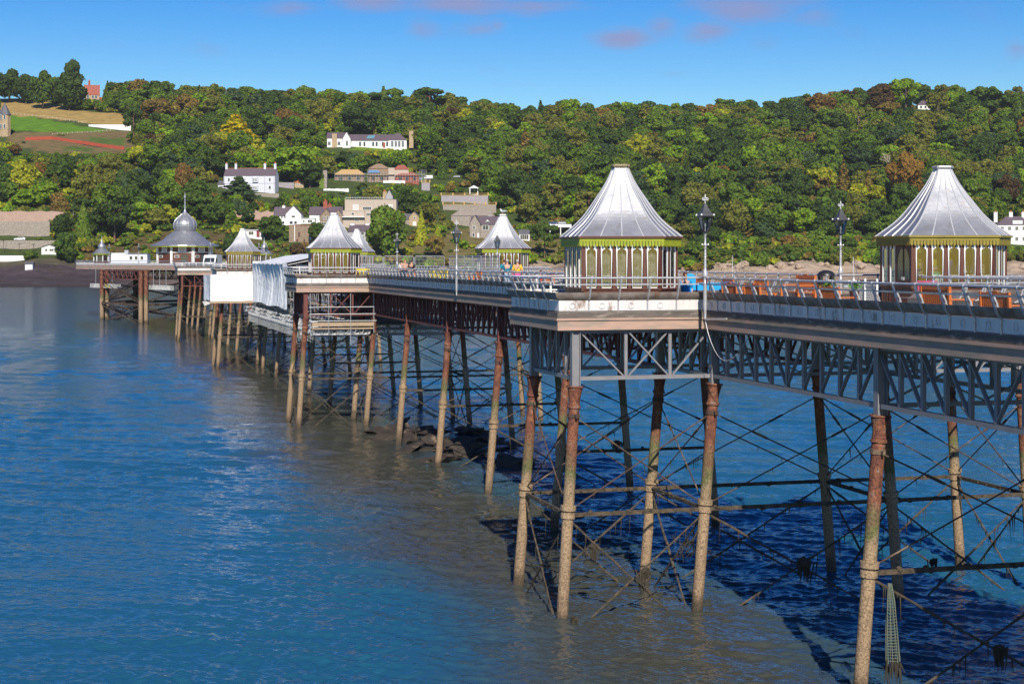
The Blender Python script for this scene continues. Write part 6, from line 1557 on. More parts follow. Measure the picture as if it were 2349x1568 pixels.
# left shore: terraces, bungalow, boathouse, shed, car
wall_thing('retaining_wall', 'tall grey retaining wall under the red roofed bungalow', -40, 114, 541, 33, H_GSTONE, 1.5)
wall_thing('retaining_wall', 'lower grey retaining wall under the parked white car', -40, 128, 572, 20, H_GSTONE, 1.5)
wall_thing('sea_wall', 'low white sea wall at the left edge above the mud', -40, 56, 601, 14, H_WHITE, .8)
wall_thing('white_wall', 'white boundary wall left of the red roofed bungalow', -40, 38, 508, 14, H_WHITE, .6)
wall_thing('white_wall', 'short white boundary wall right of the red roofed bungalow', 76, 106, 507, 12, H_WHITE, .6)
h = House('bungalow', 'cream bungalow with a red tiled roof on the left shore wall', 61, 513, .03, keep=(34,488,80,514)); U = h.u
h.block(U(42), 7, U(16), U(10), 'x', pm('cream_render', (.60,.48,.34), (.55,.44,.31), .3, .85), H_TILE); h.win(-U(2), U(13), U(10), U(6), 0, bars=2)
h = House('beach_house', 'white timber beach house with a shallow gable left of the pier end', 112, 584, 0, 'beach house', keep=(90,560,132,594)); U = h.u
h.block(U(36), 6, U(16), U(6), 'y', H_WHITE, H_GREYSL, x=U(1), base=U(10)/1); h.win(-U(6), U(10), U(6), U(6), 0); h.win(U(6), U(10), U(10), U(6), 0, bars=2)
h = House('shed', 'small white shed with a dark roof on the mud shore', 66, 620, .05, 'shed', keep=(56,603,76,621)); U = h.u
h.block(U(17), 3, U(14), U(3.5), 'x', H_WHITE, H_GREYSL); m = MB(); m.box((0,-.04,U(6)),(U(12),.06,U(11))); h.part(m, 'door', M_WHITE)
p, k_ = place(46, 552); p = p.copy(); p.z += .0; c = car('white car parked on the ledge of the left shore walls', (p.x, p.y-0, p.z), R(184), M_VAN); c.scale = (1.25,)*3; KEEP.append((30,538,66,552,p.y-2))
# turret house, red ridge house and others
h = House('turret_house', 'stone house with a conical slate turret at the left edge', -6, 314, 0, keep=(-30,236,24,316)); U = h.u
h.block(U(30), 9, U(52), U(10), 'x', H_TAN, H_GREYSL, x=-U(8), y=3); m = MB(); m.lathe([(U(13),-3),(U(13),U(52))], (U(14),3,0), 8); h.part(m, 'turret', H_TAN); m = MB(); m.lathe([(U(15),U(51)),(U(8),U(64)),(U(1),U(78)),(0,U(80))], (U(14),3,0), 8); h.part(m, 'turret_roof', H_GREYSL)
for z in (45,24):
    for x in (9,17): h.win(U(x), U(z), U(4.5), U(11), 3-U(12.6))
h = House('red_house', 'tall red tiled house standing on the ridge against the sky', 211, 224, .25, keep=(192,176,230,225)); U = h.u
rf = h.block(U(33), 8, U(23), U(22), 'x', H_TAN, H_TILE); h.chimney(-U(6), 4, U(38), U(17), 1.7, H_BRICK, rf, 2); m = MB(); m.slab([(U(15.5),-.3,U(22)),(U(15.5),8.3,U(22)),(U(15.5),4,U(47))], (.6,0,0)); h.part(m, 'gable_parapet', H_BRICK, rf)
for z in (17,6):
    for x in (-9,2,9): h.win(U(x), U(z), U(5), U(7), 0, H_BRICK if z < 10 else M_WHITE)
h.block(U(12), 5, U(13), U(4), 'x', H_BRICK, H_TILE, x=U(23))
h = House('white_house', 'white house among trees on the right hand ridge', 2125, 252, -.1, keep=(2104,231,2148,249)); U = h.u
h.block(U(38), 8, U(11), U(11), 'x', H_WHITE, H_SLATE, hip=U(10)); [h.win(U(x), U(6), U(5), U(6), 0) for x in (-12,-2,10)]
h = House('white_house', 'large white house with tall chimneys behind the right hand kiosk', 2320, 560, -.15, keep=(2282,482,2360,560)); U = h.u
rf = h.block(U(78), 10, U(44), U(20), 'x', H_WHITE, H_SLATE, x=U(8), hip=U(22))
for x in (-32,2,30): h.chimney(U(x), 5, U(50), U(24), 2.0, H_WHITE, rf, 2)
m = MB(); m.box((U(14),1.2,U(50)),(U(22),2,U(8))); h.part(m, 'dormer', H_WHITE, rf)
for z in (36,12): [h.win(U(x), U(z), U(7), U(9), 0, bars=2) for x in (-20,-4,12,28)]
h = House('car_port', 'white flat roofed car deck on posts left of the nearest kiosk', 1272, 540, 0, 'car deck', keep=(1238,508,1316,536)); U = h.u
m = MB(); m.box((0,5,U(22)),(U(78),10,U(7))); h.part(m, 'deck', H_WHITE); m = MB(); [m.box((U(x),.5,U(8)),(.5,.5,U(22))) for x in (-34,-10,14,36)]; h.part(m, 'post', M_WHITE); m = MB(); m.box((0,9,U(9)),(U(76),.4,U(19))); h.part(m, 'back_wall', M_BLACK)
for dx, mt, lb in ((-2,pm('navy_car', (.02,.05,.15), None, 1, .25),'dark blue car parked on the white car deck'),(16,M_STEEL,'silver grey car parked on the white car deck')):
    c = car(lb, h.p + Vector((U(dx), 4, U(25.5))), R(178), mt); c.scale = (1.2,)*3
h = House('conservatory', 'small white glazed conservatory right of the gull kiosk', 1203, 552, 0, 'conservatory', keep=(1186,522,1222,553)); U = h.u
h.block(U(24), 5, U(16), U(8), 'x', H_WHITE, H_GREYSL); h.win(0, U(8), U(20), U(12), 0, bars=4)
h = House('white_outhouse', 'small white flat roofed house with a maroon panel behind the weathered kiosk', 582, 548, 0, keep=(562,522,604,548)); U = h.u
h.block(U(38), 6, U(20), 0, 'x', H_WHITE, H_WHITE, over=.6); h.win(-U(6), U(13), U(12), U(8), 0, bars=2); m = MB(); m.box((U(10),-.08,U(12)),(U(7),.1,U(16))); h.part(m, 'panel', pm('maroon_panel', (.2,.03,.04)))
# fences on the fields, pale wall, orange site fence
wall_thing('white_wall', 'long pale retaining wall at the edge of the bright green field', 203, 300, 296, 10, H_WHITE, .8, keep=True)
def rail_fence(label, pts, mt, hgt, n, net=False):
    P = [hit(x, y) for x, y in pts]; o = thing('field_fence', label, 'fence', P[0], 0); m = MB(); r = MB()
    for a, b_ in zip(P, P[1:]):
        for i in range(n):
            x = a.lerp(b_, i/n); x.z = Zt(x.x, x.y); m.box(x-P[0]+Vector((0,0,hgt/2)), (.22,.22,hgt))
        a2, b2 = a-P[0], b_-P[0]
        if net: r.slab([a2, b2, b2+Vector((0,0,hgt)), a2+Vector((0,0,hgt))], (0,.06,0))
        else:
            for f in (.45,.9): r.beam(a2+Vector((0,0,hgt*f)), b2+Vector((0,0,hgt*f)), .06, .1)
    putl(m, 'post', mt, o); putl(r, 'netting' if net else 'rail', mt, o)
rail_fence('pale post and rail fence above the bright green field', [(30,263),(110,272),(200,284)], pm('pale_post_wood', (.45,.37,.28)), 1.5, 9)
M_ONET = pm('orange_site_netting', (.42,.075,.035), (.30,.05,.03), 2, .9)
rail_fence('orange red site fence running across the lower field', [(58,322),(118,320),(170,328),(285,344)], M_ONET, 2.0, 8, True)
rail_fence('pale fence with posts along the foot of the bright green field', [(120,310),(200,305),(262,300)], pm('pale_post_wood', (.45,.37,.28)), 1.2, 7)
KEEP += [(14,264,262,303,1150), (60,312,286,346,1100)]
for px, py, hh, lb in ((168,505,24,'thin pale telegraph pole right of the red roofed bungalow'),(270,505,22,'thin wooden telegraph pole above the left shore shrubs'),(1960,300,1,None)):
    if lb: p, k_ = place(px, py); o = thing('telegraph_pole', lb, 'pole', p, 0); m = MB(); m.tube((0,0,0),(0,0,hh*1.5/k_),.16,.11,6); m.beam((-.8,0,hh*1.4/k_),(.8,0,hh*1.4/k_),.1,.1); putl(m, 'pole', M_STEEL, o)
# rocks along the right hand beach
q = random.Random(21); RK = []
for i in range(46):
    px = q.uniform(1560,2380); py = q.uniform(606,618); p = hit(px, py); m = MB(); a = q.uniform(1.5,4.5); m.blob((0,0,0), (a, a*.7, a*q.uniform(.35,.7)), i, .3)
    o = m.build('shore_rock', pm('pale_shore_rock', (.42,.32,.235), (.28,.21,.155), .35, .9, bump=.3, bscale=.9)); o.location = p; o.rotation_euler = (0,q.uniform(-.3,.3),q.uniform(0,3)); RK.append((px, o))
for i, (px, o) in enumerate(sorted(RK, key=lambda z: z[0])): tag(o, 'pale rock at the foot of the wooded far shore, %s' % nth(i, len(RK)), 'rock', 'rocks along the far beach')
# ------------------------------------------------------------------ trees
def quads_from(P, Nn, size, rng, aspect=1.0):
    """leaf clumps: one square per point, turned towards its normal"""
    n = len(P); a = rng.normal(size=(n,3)); a -= (a*Nn).sum(1, keepdims=True)*Nn; a /= np.linalg.norm(a, axis=1, keepdims=True)+1e-9; b = np.cross(Nn, a)
    s = size[:,None]; V = np.stack([P-a*s-b*s*aspect*.8, P+a*s-b*s*aspect*.8, P+a*s*.75+b*s*aspect*.8, P-a*s*.75+b*s*aspect*.8], 1)
    return V.reshape(-1,3)
def unit(n, rng, up=0.0):
    v = rng.normal(size=(n,3)); v[:,2] += up; return v/np.linalg.norm(v, axis=1, keepdims=True)
def crown_pts(kind, seed, dens=1.0):
    """points and normals of a crown 1 wide (radius 1) and 1 high from its foot"""
    rng = np.random.default_rng(seed); P, Nn, S = [], [], []
    def lobe(c, r, n, flat=1.0, up=.3, size=.066):
        n = max(4, int(n*dens*1.55)); d = unit(n, rng, up); rad = r*(1+.12*rng.normal(size=(n,1))); p = np.array(c) + d*rad*np.array([1,1,flat]); P.append(p)
        nn = d*np.array([1,1,1/flat]); nn = nn/np.linalg.norm(nn,axis=1,keepdims=True) + .55*rng.normal(size=(n,3)); Nn.append(nn/np.linalg.norm(nn,axis=1,keepdims=True)); S.append(size*rng.uniform(.55,1.25,n))
    if kind in ('round', 'tall', 'wide', 'open'):
        cz, rx, rz = {'round':(.52,.72,.36),'tall':(.53,.66,.40),'wide':(.53,.76,.31),'open':(.58,.74,.31)}[kind]; L = {'round':24,'tall':24,'wide':26,'open':20}[kind]
        for i in range(L):
            d = unit(1, rng, .25)[0]; k = rng.uniform(.45,1.0)**.5; c = (d[0]*rx*k, d[1]*rx*k, cz + d[2]*rz*k); lobe(c, rng.uniform(.20,.36) if kind != 'open' else rng.uniform(.16,.28), 120, .42 if kind != 'wide' else .36, .45)
        if kind != 'open': lobe((0,0,cz-.02), .55, 200, .42)
    elif kind == 'spire':
        for i in range(15):
            f = i/14; z = .08+.88*f; r = .95*(1-f)**.85+.05; n = int(150*(1-f)+26); a = rng.uniform(0,6.28,int(n*dens)+3); ar = np.floor(a/.55)*.55+rng.normal(size=len(a))*.12; q = r*rng.uniform(.35,1.0,len(a))**.6
            P.append(np.stack([np.cos(ar)*q, np.sin(ar)*q, z-.07*q/r*(1-f)+rng.normal(size=len(a))*.012], 1)); nn = np.stack([np.cos(ar)*.5, np.sin(ar)*.5, np.full(len(a),.75)],1)+.35*rng.normal(size=(len(a),3)); Nn.append(nn/np.linalg.norm(nn,axis=1,keepdims=True)); S.append(rng.uniform(.06,.13,len(a)))
    elif kind in ('cedar', 'golden'):
        L = 30 if kind == 'golden' else 22
        for i in range(L):
            f = (i+.5)/L; z = (.12 if kind == 'golden' else .18)+.82*f; r = (1-f**1.6)*.95+.12; a = i*2.4; q = r*rng.uniform(.45,.85); lobe((math.cos(a)*q*.75, math.sin(a)*q*.75, z), r*.48, 90 if kind == 'golden' else 85, .13, .7, .075)
        lobe((0,0,.96), .2, 60, .3)
    elif kind == 'pine':
        for i in range(13):
            a = rng.uniform(0,6.28); q = rng.uniform(.1,.72); z = rng.uniform(.55,.93) - q*.12; lobe((math.cos(a)*q, math.sin(a)*q, z), rng.uniform(.22,.38), 85, .22, .6, .08)
    elif kind == 'bush':
        for i in range(11):
            d = unit(1, rng, .4)[0]; lobe((d[0]*.62, d[1]*.62, .42+d[2]*.30), rng.uniform(.28,.46), 75, .6, .4, .12)
    elif kind == 'palm':
        for i in range(16):
            a = i*2.4; el = .9-.09*i
            for k in range(6):
                f = (k+1)/6; P.append(np.array([[math.cos(a)*f, math.sin(a)*f, .8+.22*math.sin(el)*f-.20*f*f]])); Nn.append(np.array([[0.1,0,1.0]])); S.append(np.array([.12*(1.2-f)]))
    return np.concatenate(P), np.concatenate(Nn), np.concatenate(S)
def fast_mesh(name, V, mat_, tint=None):
    n = len(V)//4; me = bpy.data.meshes.new(name); me.vertices.add(len(V)); me.vertices.foreach_set('co', V.astype(np.float32).ravel()); me.loops.add(4*n); me.loops.foreach_set('vertex_index', np.arange(4*n, dtype=np.int32)); me.polygons.add(n); me.polygons.foreach_set('loop_start', np.arange(0,4*n,4,dtype=np.int32))
    me.materials.append(mat_)
    if tint is not None: ca = me.color_attributes.new('tint', 'FLOAT_COLOR', 'POINT'); ca.data.foreach_set('color', np.repeat(np.concatenate([tint, np.ones((n,1))],1), 4, 0).astype(np.float32).ravel())
    me.update(calc_edges=True); me.validate(); return me
M_BARK = pm('bark', (.11,.085,.065), (.06,.045,.035), 3, .9); M_PALEBARK = pm('pale_dead_wood', (.42,.37,.31), (.33,.28,.23), 3, .9); M_PINEBARK = pm('pine_bark', (.22,.12,.075), (.14,.08,.055), 3, .9)
RR, HH = 8.0, 15.0
PROTO = {}
def trunk_mesh(kind, seed):
    q = random.Random(seed); m = MB(); H = HH
    if kind in ('spire','golden','cedar'): m.pipe([(0,0,-2),(0,0,H*.3),(0,0,H*.95)], [.45,.32,.05], 7)
    elif kind == 'pine':
        m.pipe([(0,0,-2),(.2,.1,H*.3),(-.1,.2,H*.6),(.2,0,H*.9)], [.42,.34,.25,.08], 7)
        for i in range(6): a = i*1.9; z = H*(.5+.07*i); m.pipe([(0,0,z),(math.cos(a)*RR*.35, math.sin(a)*RR*.35, z+H*.07),(math.cos(a)*RR*.6, math.sin(a)*RR*.6, z+H*.1)], [.14,.09,.03], 5)
    elif kind == 'palm': m.pipe([(0,0,-1),(.1,0,H*.4),(0,.1,H*.8)], [.6,.5,.45], 7)
    elif kind == 'bush':
        for i in range(4): a = i*1.57+.3; m.pipe([(0,0,-1),(math.cos(a)*RR*.2, math.sin(a)*RR*.2, H*.25),(math.cos(a)*RR*.4, math.sin(a)*RR*.4, H*.5)], [.2,.13,.04], 5)
    else:
        m.pipe([(0,0,-2),(.1,0,H*.18),(-.1,.1,H*.4),(0,0,H*.7)], [.6,.45,.34,.1], 7)
        for i in range(7): a = i*2.1+q.random(); z = H*(.26+.045*i); m.pipe([(0,0,z),(math.cos(a)*RR*.3, math.sin(a)*RR*.3, z+H*.13),(math.cos(a)*RR*.62, math.sin(a)*RR*.62, z+H*.24)], [.22,.13,.04], 5)
    return m
def proto(kind, var):
    key = (kind, var)
    if key in PROTO: return PROTO[key], False
    nm = {'spire':'conifer_tree','golden':'cypress_tree','cedar':'cedar_tree','pine':'pine_tree','palm':'palm_tree','bush':'bush'}.get(kind, 'broadleaf_tree')
    o = thing(nm, '-', {'bush':'bush','palm':'palm'}.get(kind, 'tree'), (0,0,0))
    P, Nn, S = crown_pts(kind, hash((len(kind), var*7+3)) % 9999 if False else var*17+len(kind)*101+ord(kind[0])); rng = np.random.default_rng(var+5)
    V = quads_from(P*np.array([RR,RR,HH]), Nn, S*RR, rng)
    c = bpy.data.objects.new('crown', fast_mesh('crown', V, M_LEAF)); COL.objects.link(c); c.parent = o
    putl(trunk_mesh(kind, var), 'trunk', M_PINEBARK if kind == 'pine' else M_BARK, o, True)
    PROTO[key] = o; return o, True
PAL = {'dark green':(.024,.044,.013),'deep green':(.034,.062,.014),'mid green':(.054,.092,.015),'bright green':(.088,.148,.014),'yellow green':(.155,.175,.018),'olive green':(.078,.088,.022),'olive brown':(.098,.075,.026),'russet brown':(.088,.058,.022),'dark copper':(.042,.026,.016),'blue green':(.03,.054,.03),'golden':(.22,.20,.010),'orange brown':(.118,.07,.02),'pale green':(.12,.145,.045)}
PAL = {k: (c[0]*1.32+.006, c[1]*1.20+.008, c[2]*.85+.002) for k, c in PAL.items()}
SHAPE = {'round':'round tree','tall':'tall tree','wide':'broad tree','open':'loose crowned tree','spire':'conifer','golden':'cypress','cedar':'cedar with layered branches','pine':'pine','bush':'bush','palm':'palm'}
TREES = []                                           # dicts
def add_tree(p, r, H, kind, colour, label=None, var=None, yaw=None): TREES.append(dict(p=p, r=r, H=H, kind=kind, c=colour, label=label, var=var, yaw=yaw if yaw is not None else random.uniform(0,6.28)))
# trees one can name
KEY = [(22,236,76,80,'round','dark green',None),(60,238,66,62,'tall','dark green',None),(98,250,86,66,'round','deep green','large dark round tree standing at the top of the dry field, left of its twin'),(160,254,92,82,'round','dark green','large dark round tree at the top of the dry field beside the red ridge house'),(166,232,98,50,'pine','dark green','tall pine standing above all others on the ridge left of the red house'),
 (247,228,54,28,'spire','dark green','narrow dark conifer on the skyline right of the red ridge house'),(264,243,36,40,'round','mid green',None),(290,250,44,48,'round','deep green',None),(320,240,60,62,'wide','olive brown',None),(352,245,62,66,'round','deep green',None),
 (306,332,90,52,'pine','dark green','black green monkey puzzle like pine at the right end of the field'),(362,296,74,86,'open','olive brown',None),(426,296,80,66,'open','olive brown','olive brown tree with a visible trunk on the grassy slope left of the golden cypress'),(541,340,74,100,'golden','golden','golden cypress with layered branches on the upper slope'),
 (548,470,62,88,'cedar','blue green','spreading cedar in front of the white terrace'),(966,560,74,34,'spire','yellow green','yellow conifer beside the small stone cottage'),(1004,556,40,24,'spire','yellow green','small bright yellow conifer left of the grey stone house'),
 (884,596,122,104,'round','mid green','large leafy green tree in front of the beige block'),(1249,592,86,62,'pine','deep green','pine with a long bare trunk left of the nearest kiosk'),(2078,476,124,96,'round','orange brown','large orange brown tree left of the right hand kiosk roof'),(2312,470,70,58,'round','dark copper','dark copper tree behind the right hand kiosk, above the white house'),
 (2270,480,66,30,'spire','blue green','narrow blue green conifer just right of the right hand kiosk roof'),(995,592,52,56,'open','olive brown',None),(622,552,60,66,'round','deep green','dense green tree in front of the quarry face below the white gabled house'),(726,566,58,46,'round','deep green',None),(540,600,66,74,'round','dark green','dark green tree behind the weathered kiosk roof'),
 (190,560,92,46,'spire','mid green','tall green conifer at the right end of the left shore walls'),(215,530,56,76,'wide','olive green',None),(155,600,60,60,'bush','deep green',None),(418,470,92,60,'tall','russet brown',None),(278,470,86,64,'spire','dark green','large dark conifer above the left shore shrubs'),(380,470,62,60,'round','deep green',None),
 (1016,410,52,30,'spire','deep green','dark conifer just right of the parked white van'),(890,215,1,1,None,None,None),(880,262,62,40,'spire','mid green',None),(815,318,74,88,'round','dark green','large dark round tree above the left half of the long white house'),(810,250,52,60,'pine','olive brown',None),(905,256,62,40,'spire','dark green',None),(985,270,72,90,'pine','deep green','group like wide pine on the skyline above the right end of the long white house'),
 (660,320,70,76,'round','russet brown',None),(735,300,72,66,'tall','olive green',None),(675,420,90,120,'round','bright green','large bright green tree right of the white terrace roof'),(2078,262,86,84,'open','bright green','tallest green tree on the right hand skyline'),(2020,268,76,74,'round','dark copper',None),(1880,280,66,80,'round','russet brown',None),(2260,272,80,120,'wide','deep green',None),(2150,268,58,60,'open','olive green',None),
 (715,240,56,50,'round','olive brown',None),(45,430,64,80,'round','yellow green','broad yellow green tree on the left slope below the turret house'),(90,420,50,44,'round','orange brown',None),(105,480,62,78,'round','bright green',None),(60,480,50,70,'round','bright green',None),(1190,392,26,40,'round','russet brown',None)]
def px_tree(x, yb, hp, wp, kind, colour, label=None, var=None):
    p = hit(x, yb); k_ = F/p.y; add_tree(p, wp/2/k_/.98, hp/k_/.98, kind, colour, label, var)
for row in KEY:
    if row[4]: px_tree(*row)
for x, hh in ((8,34),(44,24),(77,22)): p = hit(x, 578); k_ = F/p.y; add_tree(p, 9/k_, hh/k_, 'palm', 'mid green', 'cabbage palm on the left shore, ' + {8:'the tallest, at the photo edge',44:'left of the white car',77:'below the white car'}[x])
def blocked(px0, py0, px1, py1, Y, pxb):
    for (a, b_, c, d_, dep) in KEEP:
        if Y < dep and px1 > a and px0 < c and py1 > b_ and py0 < d_: return True
        if dep - 1 <= Y < dep + 17 and a-2 < pxb < c+2: return True
    return False
rng = random.Random(33); step = 14.5
def cnoise(x, y): return math.sin(x*.021+1.3)*math.cos(y*.033+.4) + .7*math.sin(x*.051+y*.04) + .5*math.sin(x*.013-y*.07+2)
taken = [(t['p'].x, t['p'].y, t['r']) for t in TREES]
Yg = 700.0
while Yg < YR+45:
    Xg = -.36*Yg
    while Xg < .36*Yg:
        X, Y = Xg + rng.uniform(-.45,.45)*step, Yg + rng.uniform(-.5,.5)*step; Xg += step*(1 if Y < 1150 else .85)
        z = Zt(X, Y); px, py = img((X, Y, z)); d = Y - smooth_interp(px, SHX, SHY)
        if d < 63: continue
        if any(inside(px, py, q) for q in (BRIGHT_FIELD, DRY_FIELD, LOW_LAWN, MID_LAWN, LAWN2, LAWN3, PATCH)): continue
        shore = d < 95
        r = rng.uniform(5.6, 10.5); kind = rng.choices(['round','tall','wide','open','spire','pine','cedar'], [34,20,18,12,5,4,1])[0]; H = r*rng.uniform(1.55,2.1)
        if kind == 'spire': r *= .55; H = r*rng.uniform(3,4)
        if kind == 'pine': H = r*2.1
        if shore: r = rng.uniform(4,7.5) if px > 1330 else rng.uniform(2.5,5.5); H = r*rng.uniform(1.25,1.7); kind = rng.choice(['round','bush','wide','round'])
        if inside(px, py, SCRUB) or inside(px, py, SCRUB2) or inside(px, py, ROUGH) or inside(px, py, YELLOWB):
            if rng.random() < .45: continue
            r = rng.uniform(1.8,3.8); H = r*1.3; kind = 'bush'
        k_ = F/Y; ok = True
        for tr in range(4):
            if blocked(px-r*k_, py-H*k_, px+r*k_, py, Y, px): r *= .62; H *= .62; kind = 'bush' if r < 4.5 else kind; ok = False
            else: ok = True; break
        if not ok or r < 1.1: continue
        if any((X-a)**2+(Y-b_)**2 < (rr_*.62+r*.30)**2 for a, b_, rr_ in taken): continue
        v = cnoise(px, py) + rng.uniform(-.9,.9); left = px < 1150
        if v < -1.1: c = 'dark green'
        elif v < -.55: c = rng.choice(['deep green','dark green','blue green'])
        elif v < .25: c = rng.choice(['mid green','deep green','mid green','olive green'])
        elif v < .85: c = rng.choice(['mid green','olive green','bright green'] if not left else ['bright green','mid green','mid green','olive green'])
        elif v < 1.35: c = rng.choice(['olive green','olive brown','mid green'] if not left else ['bright green','yellow green','olive green'])
        else: c = rng.choice(['olive brown','russet brown','yellow green','dark copper'] if rng.random() < .3 else ['olive green','mid green'])
        if kind in ('spire','pine','cedar') and c in ('russet brown','yellow green','bright green','orange brown'): c = 'deep green'
        add_tree(Vector((X, Y, z)), r, H, kind, c)
    Yg += step*(1 if Yg < 1100 else .9)
for i in range(190):                                  # scrubby trees right along the foot of the slope
    px = 1290 + (2420-1290)*i/190 + rng.uniform(-3,3); Y = smooth_interp(px, SHX, SHY) + rng.uniform(60,76); X = (px-CX)/F*Y; z = Zt(X, Y); r = rng.uniform(2.6,5.2); H = r*rng.uniform(1.2,1.6)
    if inside(px, 590, YELLOWB) and rng.random() < .6: r *= .5; H *= .5
    if blocked(px-r*F/Y, img((X,Y,z+H))[1], px+r*F/Y, img((X,Y,z))[1], Y, px): continue
    add_tree(Vector((X,Y,z-.5)), r, H, rng.choice(['round','bush','wide','open']), rng.choice(['mid green','deep green','olive green','mid green','bright green']))
print('TREES', len(TREES))
# the named ones and the largest in view stand alone; the rest make one wood
for t in TREES:
    x, y = img(t['p']); t['x'], t['y'] = x, y - t['H']*F/t['p'].y*.55; t['vis'] = -20 < x < 2370
cand = sorted([t for t in TREES if t['vis']], key=lambda t: (t['label'] is None, -t['r']*t['H']/t['p'].y**2))
single, rest_t = cand[:295], cand[295:] + [t for t in TREES if not t['vis']]
LAND = [('the red ridge house',211,205),('the golden cypress',541,305),('the white terrace',572,415),('the long white house',848,325),('the half built house',868,398),('the beige block',850,480),('the white gabled house',660,495),('the gull kiosk',1148,530),('the nearest kiosk roof',1420,470),('the tallest lamp post',1621,530),('the far lamp post',1924,520),('the right hand kiosk',2165,470),('the white ridge house',2125,240),('the orange brown tree',2075,410),('the pavilion spire',422,480),('the small stone cottage',942,500),('the turret house',8,285),('the left shore bungalow',61,500),('the garden portico',1087,436),('the car deck',1272,522),('the ruined tower',743,410),('the field',170,290),('the ridge above the kiosk',1420,270),('the skyline dip',1300,245)]
groups = {}
for t in single:
    if t['label']: continue
    x, y = t['x'], t['y']; nm, lx, ly = min(LAND, key=lambda q: abs(q[1]-x)*.8+abs(q[2]-y)); dx, dy = x-lx, y-ly
    if abs(dy) > abs(dx)*.8: rel = 'above' if dy < 0 else 'below'
    else: rel = 'left of' if dx < 0 else 'right of'
    far = math.hypot(dx, dy); rel = ('just ' if far < 55 else 'far ' if far > 150 else '') + rel
    t['lab0'] = '%s %s %s %s' % (t['c'], SHAPE[t['kind']], rel, nm); groups.setdefault(t['lab0'], []).append(t)
for lab, ts in groups.items():
    ts.sort(key=lambda t: t['x'])
    for i, t in enumerate(ts): t['label'] = lab if len(ts) == 1 else lab + ', ' + nth(i, len(ts))
for t in single:
    var = t['var'] if t['var'] is not None else random.randrange({'round':3,'tall':2,'wide':2,'open':2}.get(t['kind'], 1))
    o, first = proto(t['kind'], var); sc = (t['r']/RR, t['r']/RR, t['H']/HH); col_ = (*PAL[t['c']], 1)
    if first:
        o.location = t['p']; o.scale = sc; o['label'] = t['label']; o.color = col_
        for ch in o.children: ch.color = col_
        o.rotation_euler = (0,0,t['yaw'])
    else: o = dup(o, t['p'], t['yaw'], t['label'], sc, col_)
    o['group'] = 'palms on the left shore' if t['kind'] == 'palm' else 'trees on the wooded far shore'
# the rest of the wood
LIB = {}
VV, TT = [], []
nrng = np.random.default_rng(3)
for t in rest_t:
    kd = (t['kind'], random.randrange(3))
    if kd not in LIB: LIB[kd] = crown_pts(t['kind'], kd[1]*31+len(kd[0]), .5)
    P, Nn, S = LIB[kd]; a = t['yaw']; Rm = np.array([[math.cos(a),-math.sin(a),0],[math.sin(a),math.cos(a),0],[0,0,1]])
    Q = (P*np.array([t['r'],t['r'],t['H']])) @ Rm.T + np.array(t['p']); VV.append(quads_from(Q, Nn @ Rm.T, S*t['r']*1.3, nrng)); TT.append(np.tile(np.array(PAL[t['c']])*nrng.uniform(.85,1.15), (len(P),1)))
wood = bpy.data.objects.new('woodland', fast_mesh('woodland', np.concatenate(VV), M_LEAF_T, np.concatenate(TT))); COL.objects.link(wood); wood['kind'] = 'stuff'
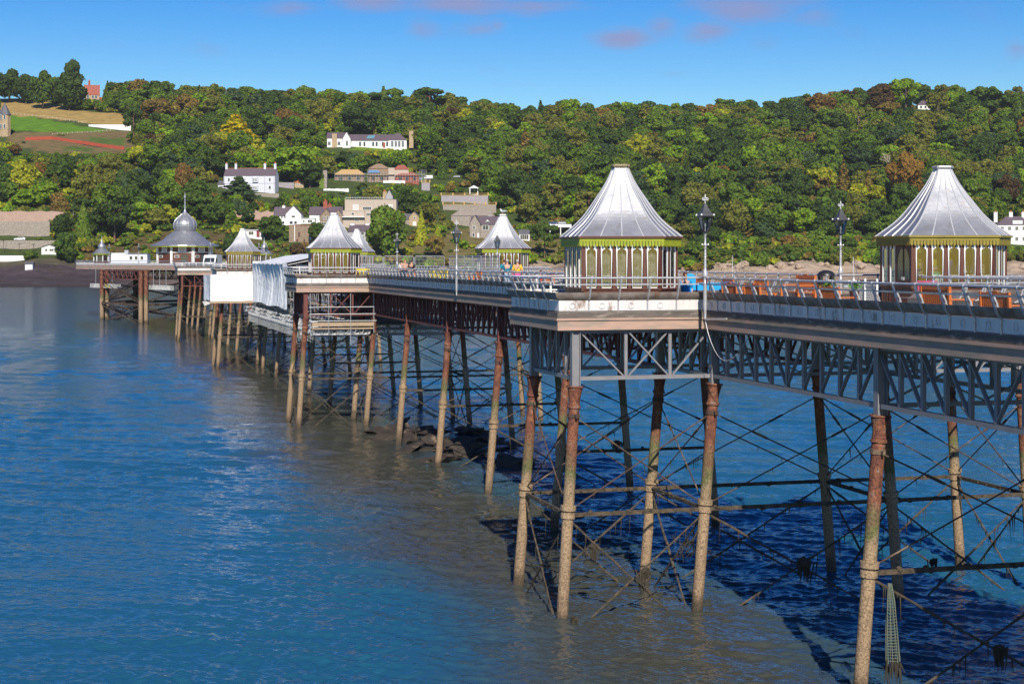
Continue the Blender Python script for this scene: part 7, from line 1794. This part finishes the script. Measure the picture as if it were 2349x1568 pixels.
# undergrowth: low scrub on every slope that is not field or garden
VV, TT = [], []; P, Nn, S = crown_pts('bush', 77, .22); q = random.Random(8)
for _ in range(6500):
    Y = q.uniform(752, 1240) if q.random() < .55 else q.uniform(752, 900); X = q.uniform(-.34,.34)*Y; z = Zt(X, Y); px, py = img((X, Y, z)); d = Y - smooth_interp(px, SHX, SHY)
    if d < 60 or any(inside(px, py, g_) for g_ in (BRIGHT_FIELD, DRY_FIELD, LOW_LAWN, MID_LAWN, LAWN2, LAWN3, PATCH)): continue
    open_ = inside(px, py, SCRUB) or inside(px, py, SCRUB2) or inside(px, py, ROUGH); r = q.uniform(.8,2.4) if open_ else q.uniform(1.5,4.4); H = r*q.uniform(.8,1.3); k_ = F/Y
    if blocked(px-r*k_, py-H*k_, px+r*k_, py, Y, px): continue
    if (inside(px, py, SCRUB) or inside(px, py, SCRUB2) or inside(px, py, ROUGH)) and q.random() < .5: continue
    VV.append(quads_from(P*np.array([r,r,H])+np.array((X,Y,z)), Nn, S*r*1.9, nrng)); TT.append(np.tile(np.array(PAL[q.choice(['mid green','deep green','olive green','bright green','yellow green','olive brown'])]), (len(P),1)))
ug = bpy.data.objects.new('undergrowth', fast_mesh('undergrowth', np.concatenate(VV), M_LEAF_T, np.concatenate(TT))); COL.objects.link(ug); ug['kind'] = 'stuff'
# dead trees with pale bare limbs
def dead_tree(px, py, hp, label, seed):
    p = hit(px, py); p = p - Vector((0,14,0)); p.z = Zt(p.x, p.y)+2; h_ = hp*p.y/F; o = thing('dead_tree', label, 'tree', p, 0, 'bare dead trees in the wood'); m = MB(); q = random.Random(seed)
    def grow(a, d, l, r, n):
        b_ = a + d*l; m.tube(a, b_, r, r*.65, 5)
        if n: 
            for _ in range(2 if n > 1 else 3): grow(b_ if q.random() < .6 else a.lerp(b_, .7), (d+Vector((q.gauss(0,.5),q.gauss(0,.3),q.gauss(.1,.3)))).normalized(), l*q.uniform(.6,.85), r*.6, n-1)
    grow(Vector((0,0,-2)), Vector((.1,0,1)).normalized(), h_*.42, h_*.035, 4); putl(m, 'trunk', M_PALEBARK, o)
dead_tree(2028,400,66,'pale bare dead tree left of the orange brown tree',3); dead_tree(1518,310,40,'pale bare branched tree high above the tallest lamp post',5); dead_tree(1690,600,30,'bleached bare shrub at the foot of the wood right of the tallest lamp post',8); dead_tree(1960,300,36,'pale leaning bare trunk below the right hand skyline',9)
# ------------------------------------------------------------------ haze over the strait
def haze():
    m = bpy.data.materials.new('haze_air'); m.use_nodes = True; nt = m.node_tree; nt.nodes.remove(nt.nodes['Principled BSDF'])
    v = nt.nodes.new('ShaderNodeVolumePrincipled'); v.inputs['Color'].default_value = (.80,.88,1,1); v.inputs['Density'].default_value = .00004; v.inputs['Anisotropy'].default_value = .0
    nt.links.new(v.outputs[0], nt.nodes['Material Output'].inputs['Volume'])
    mb = MB(); mb.box((0, 900, 128), (3100, 2200, 264)); o = mb.build('haze', m, kind='stuff')
haze()
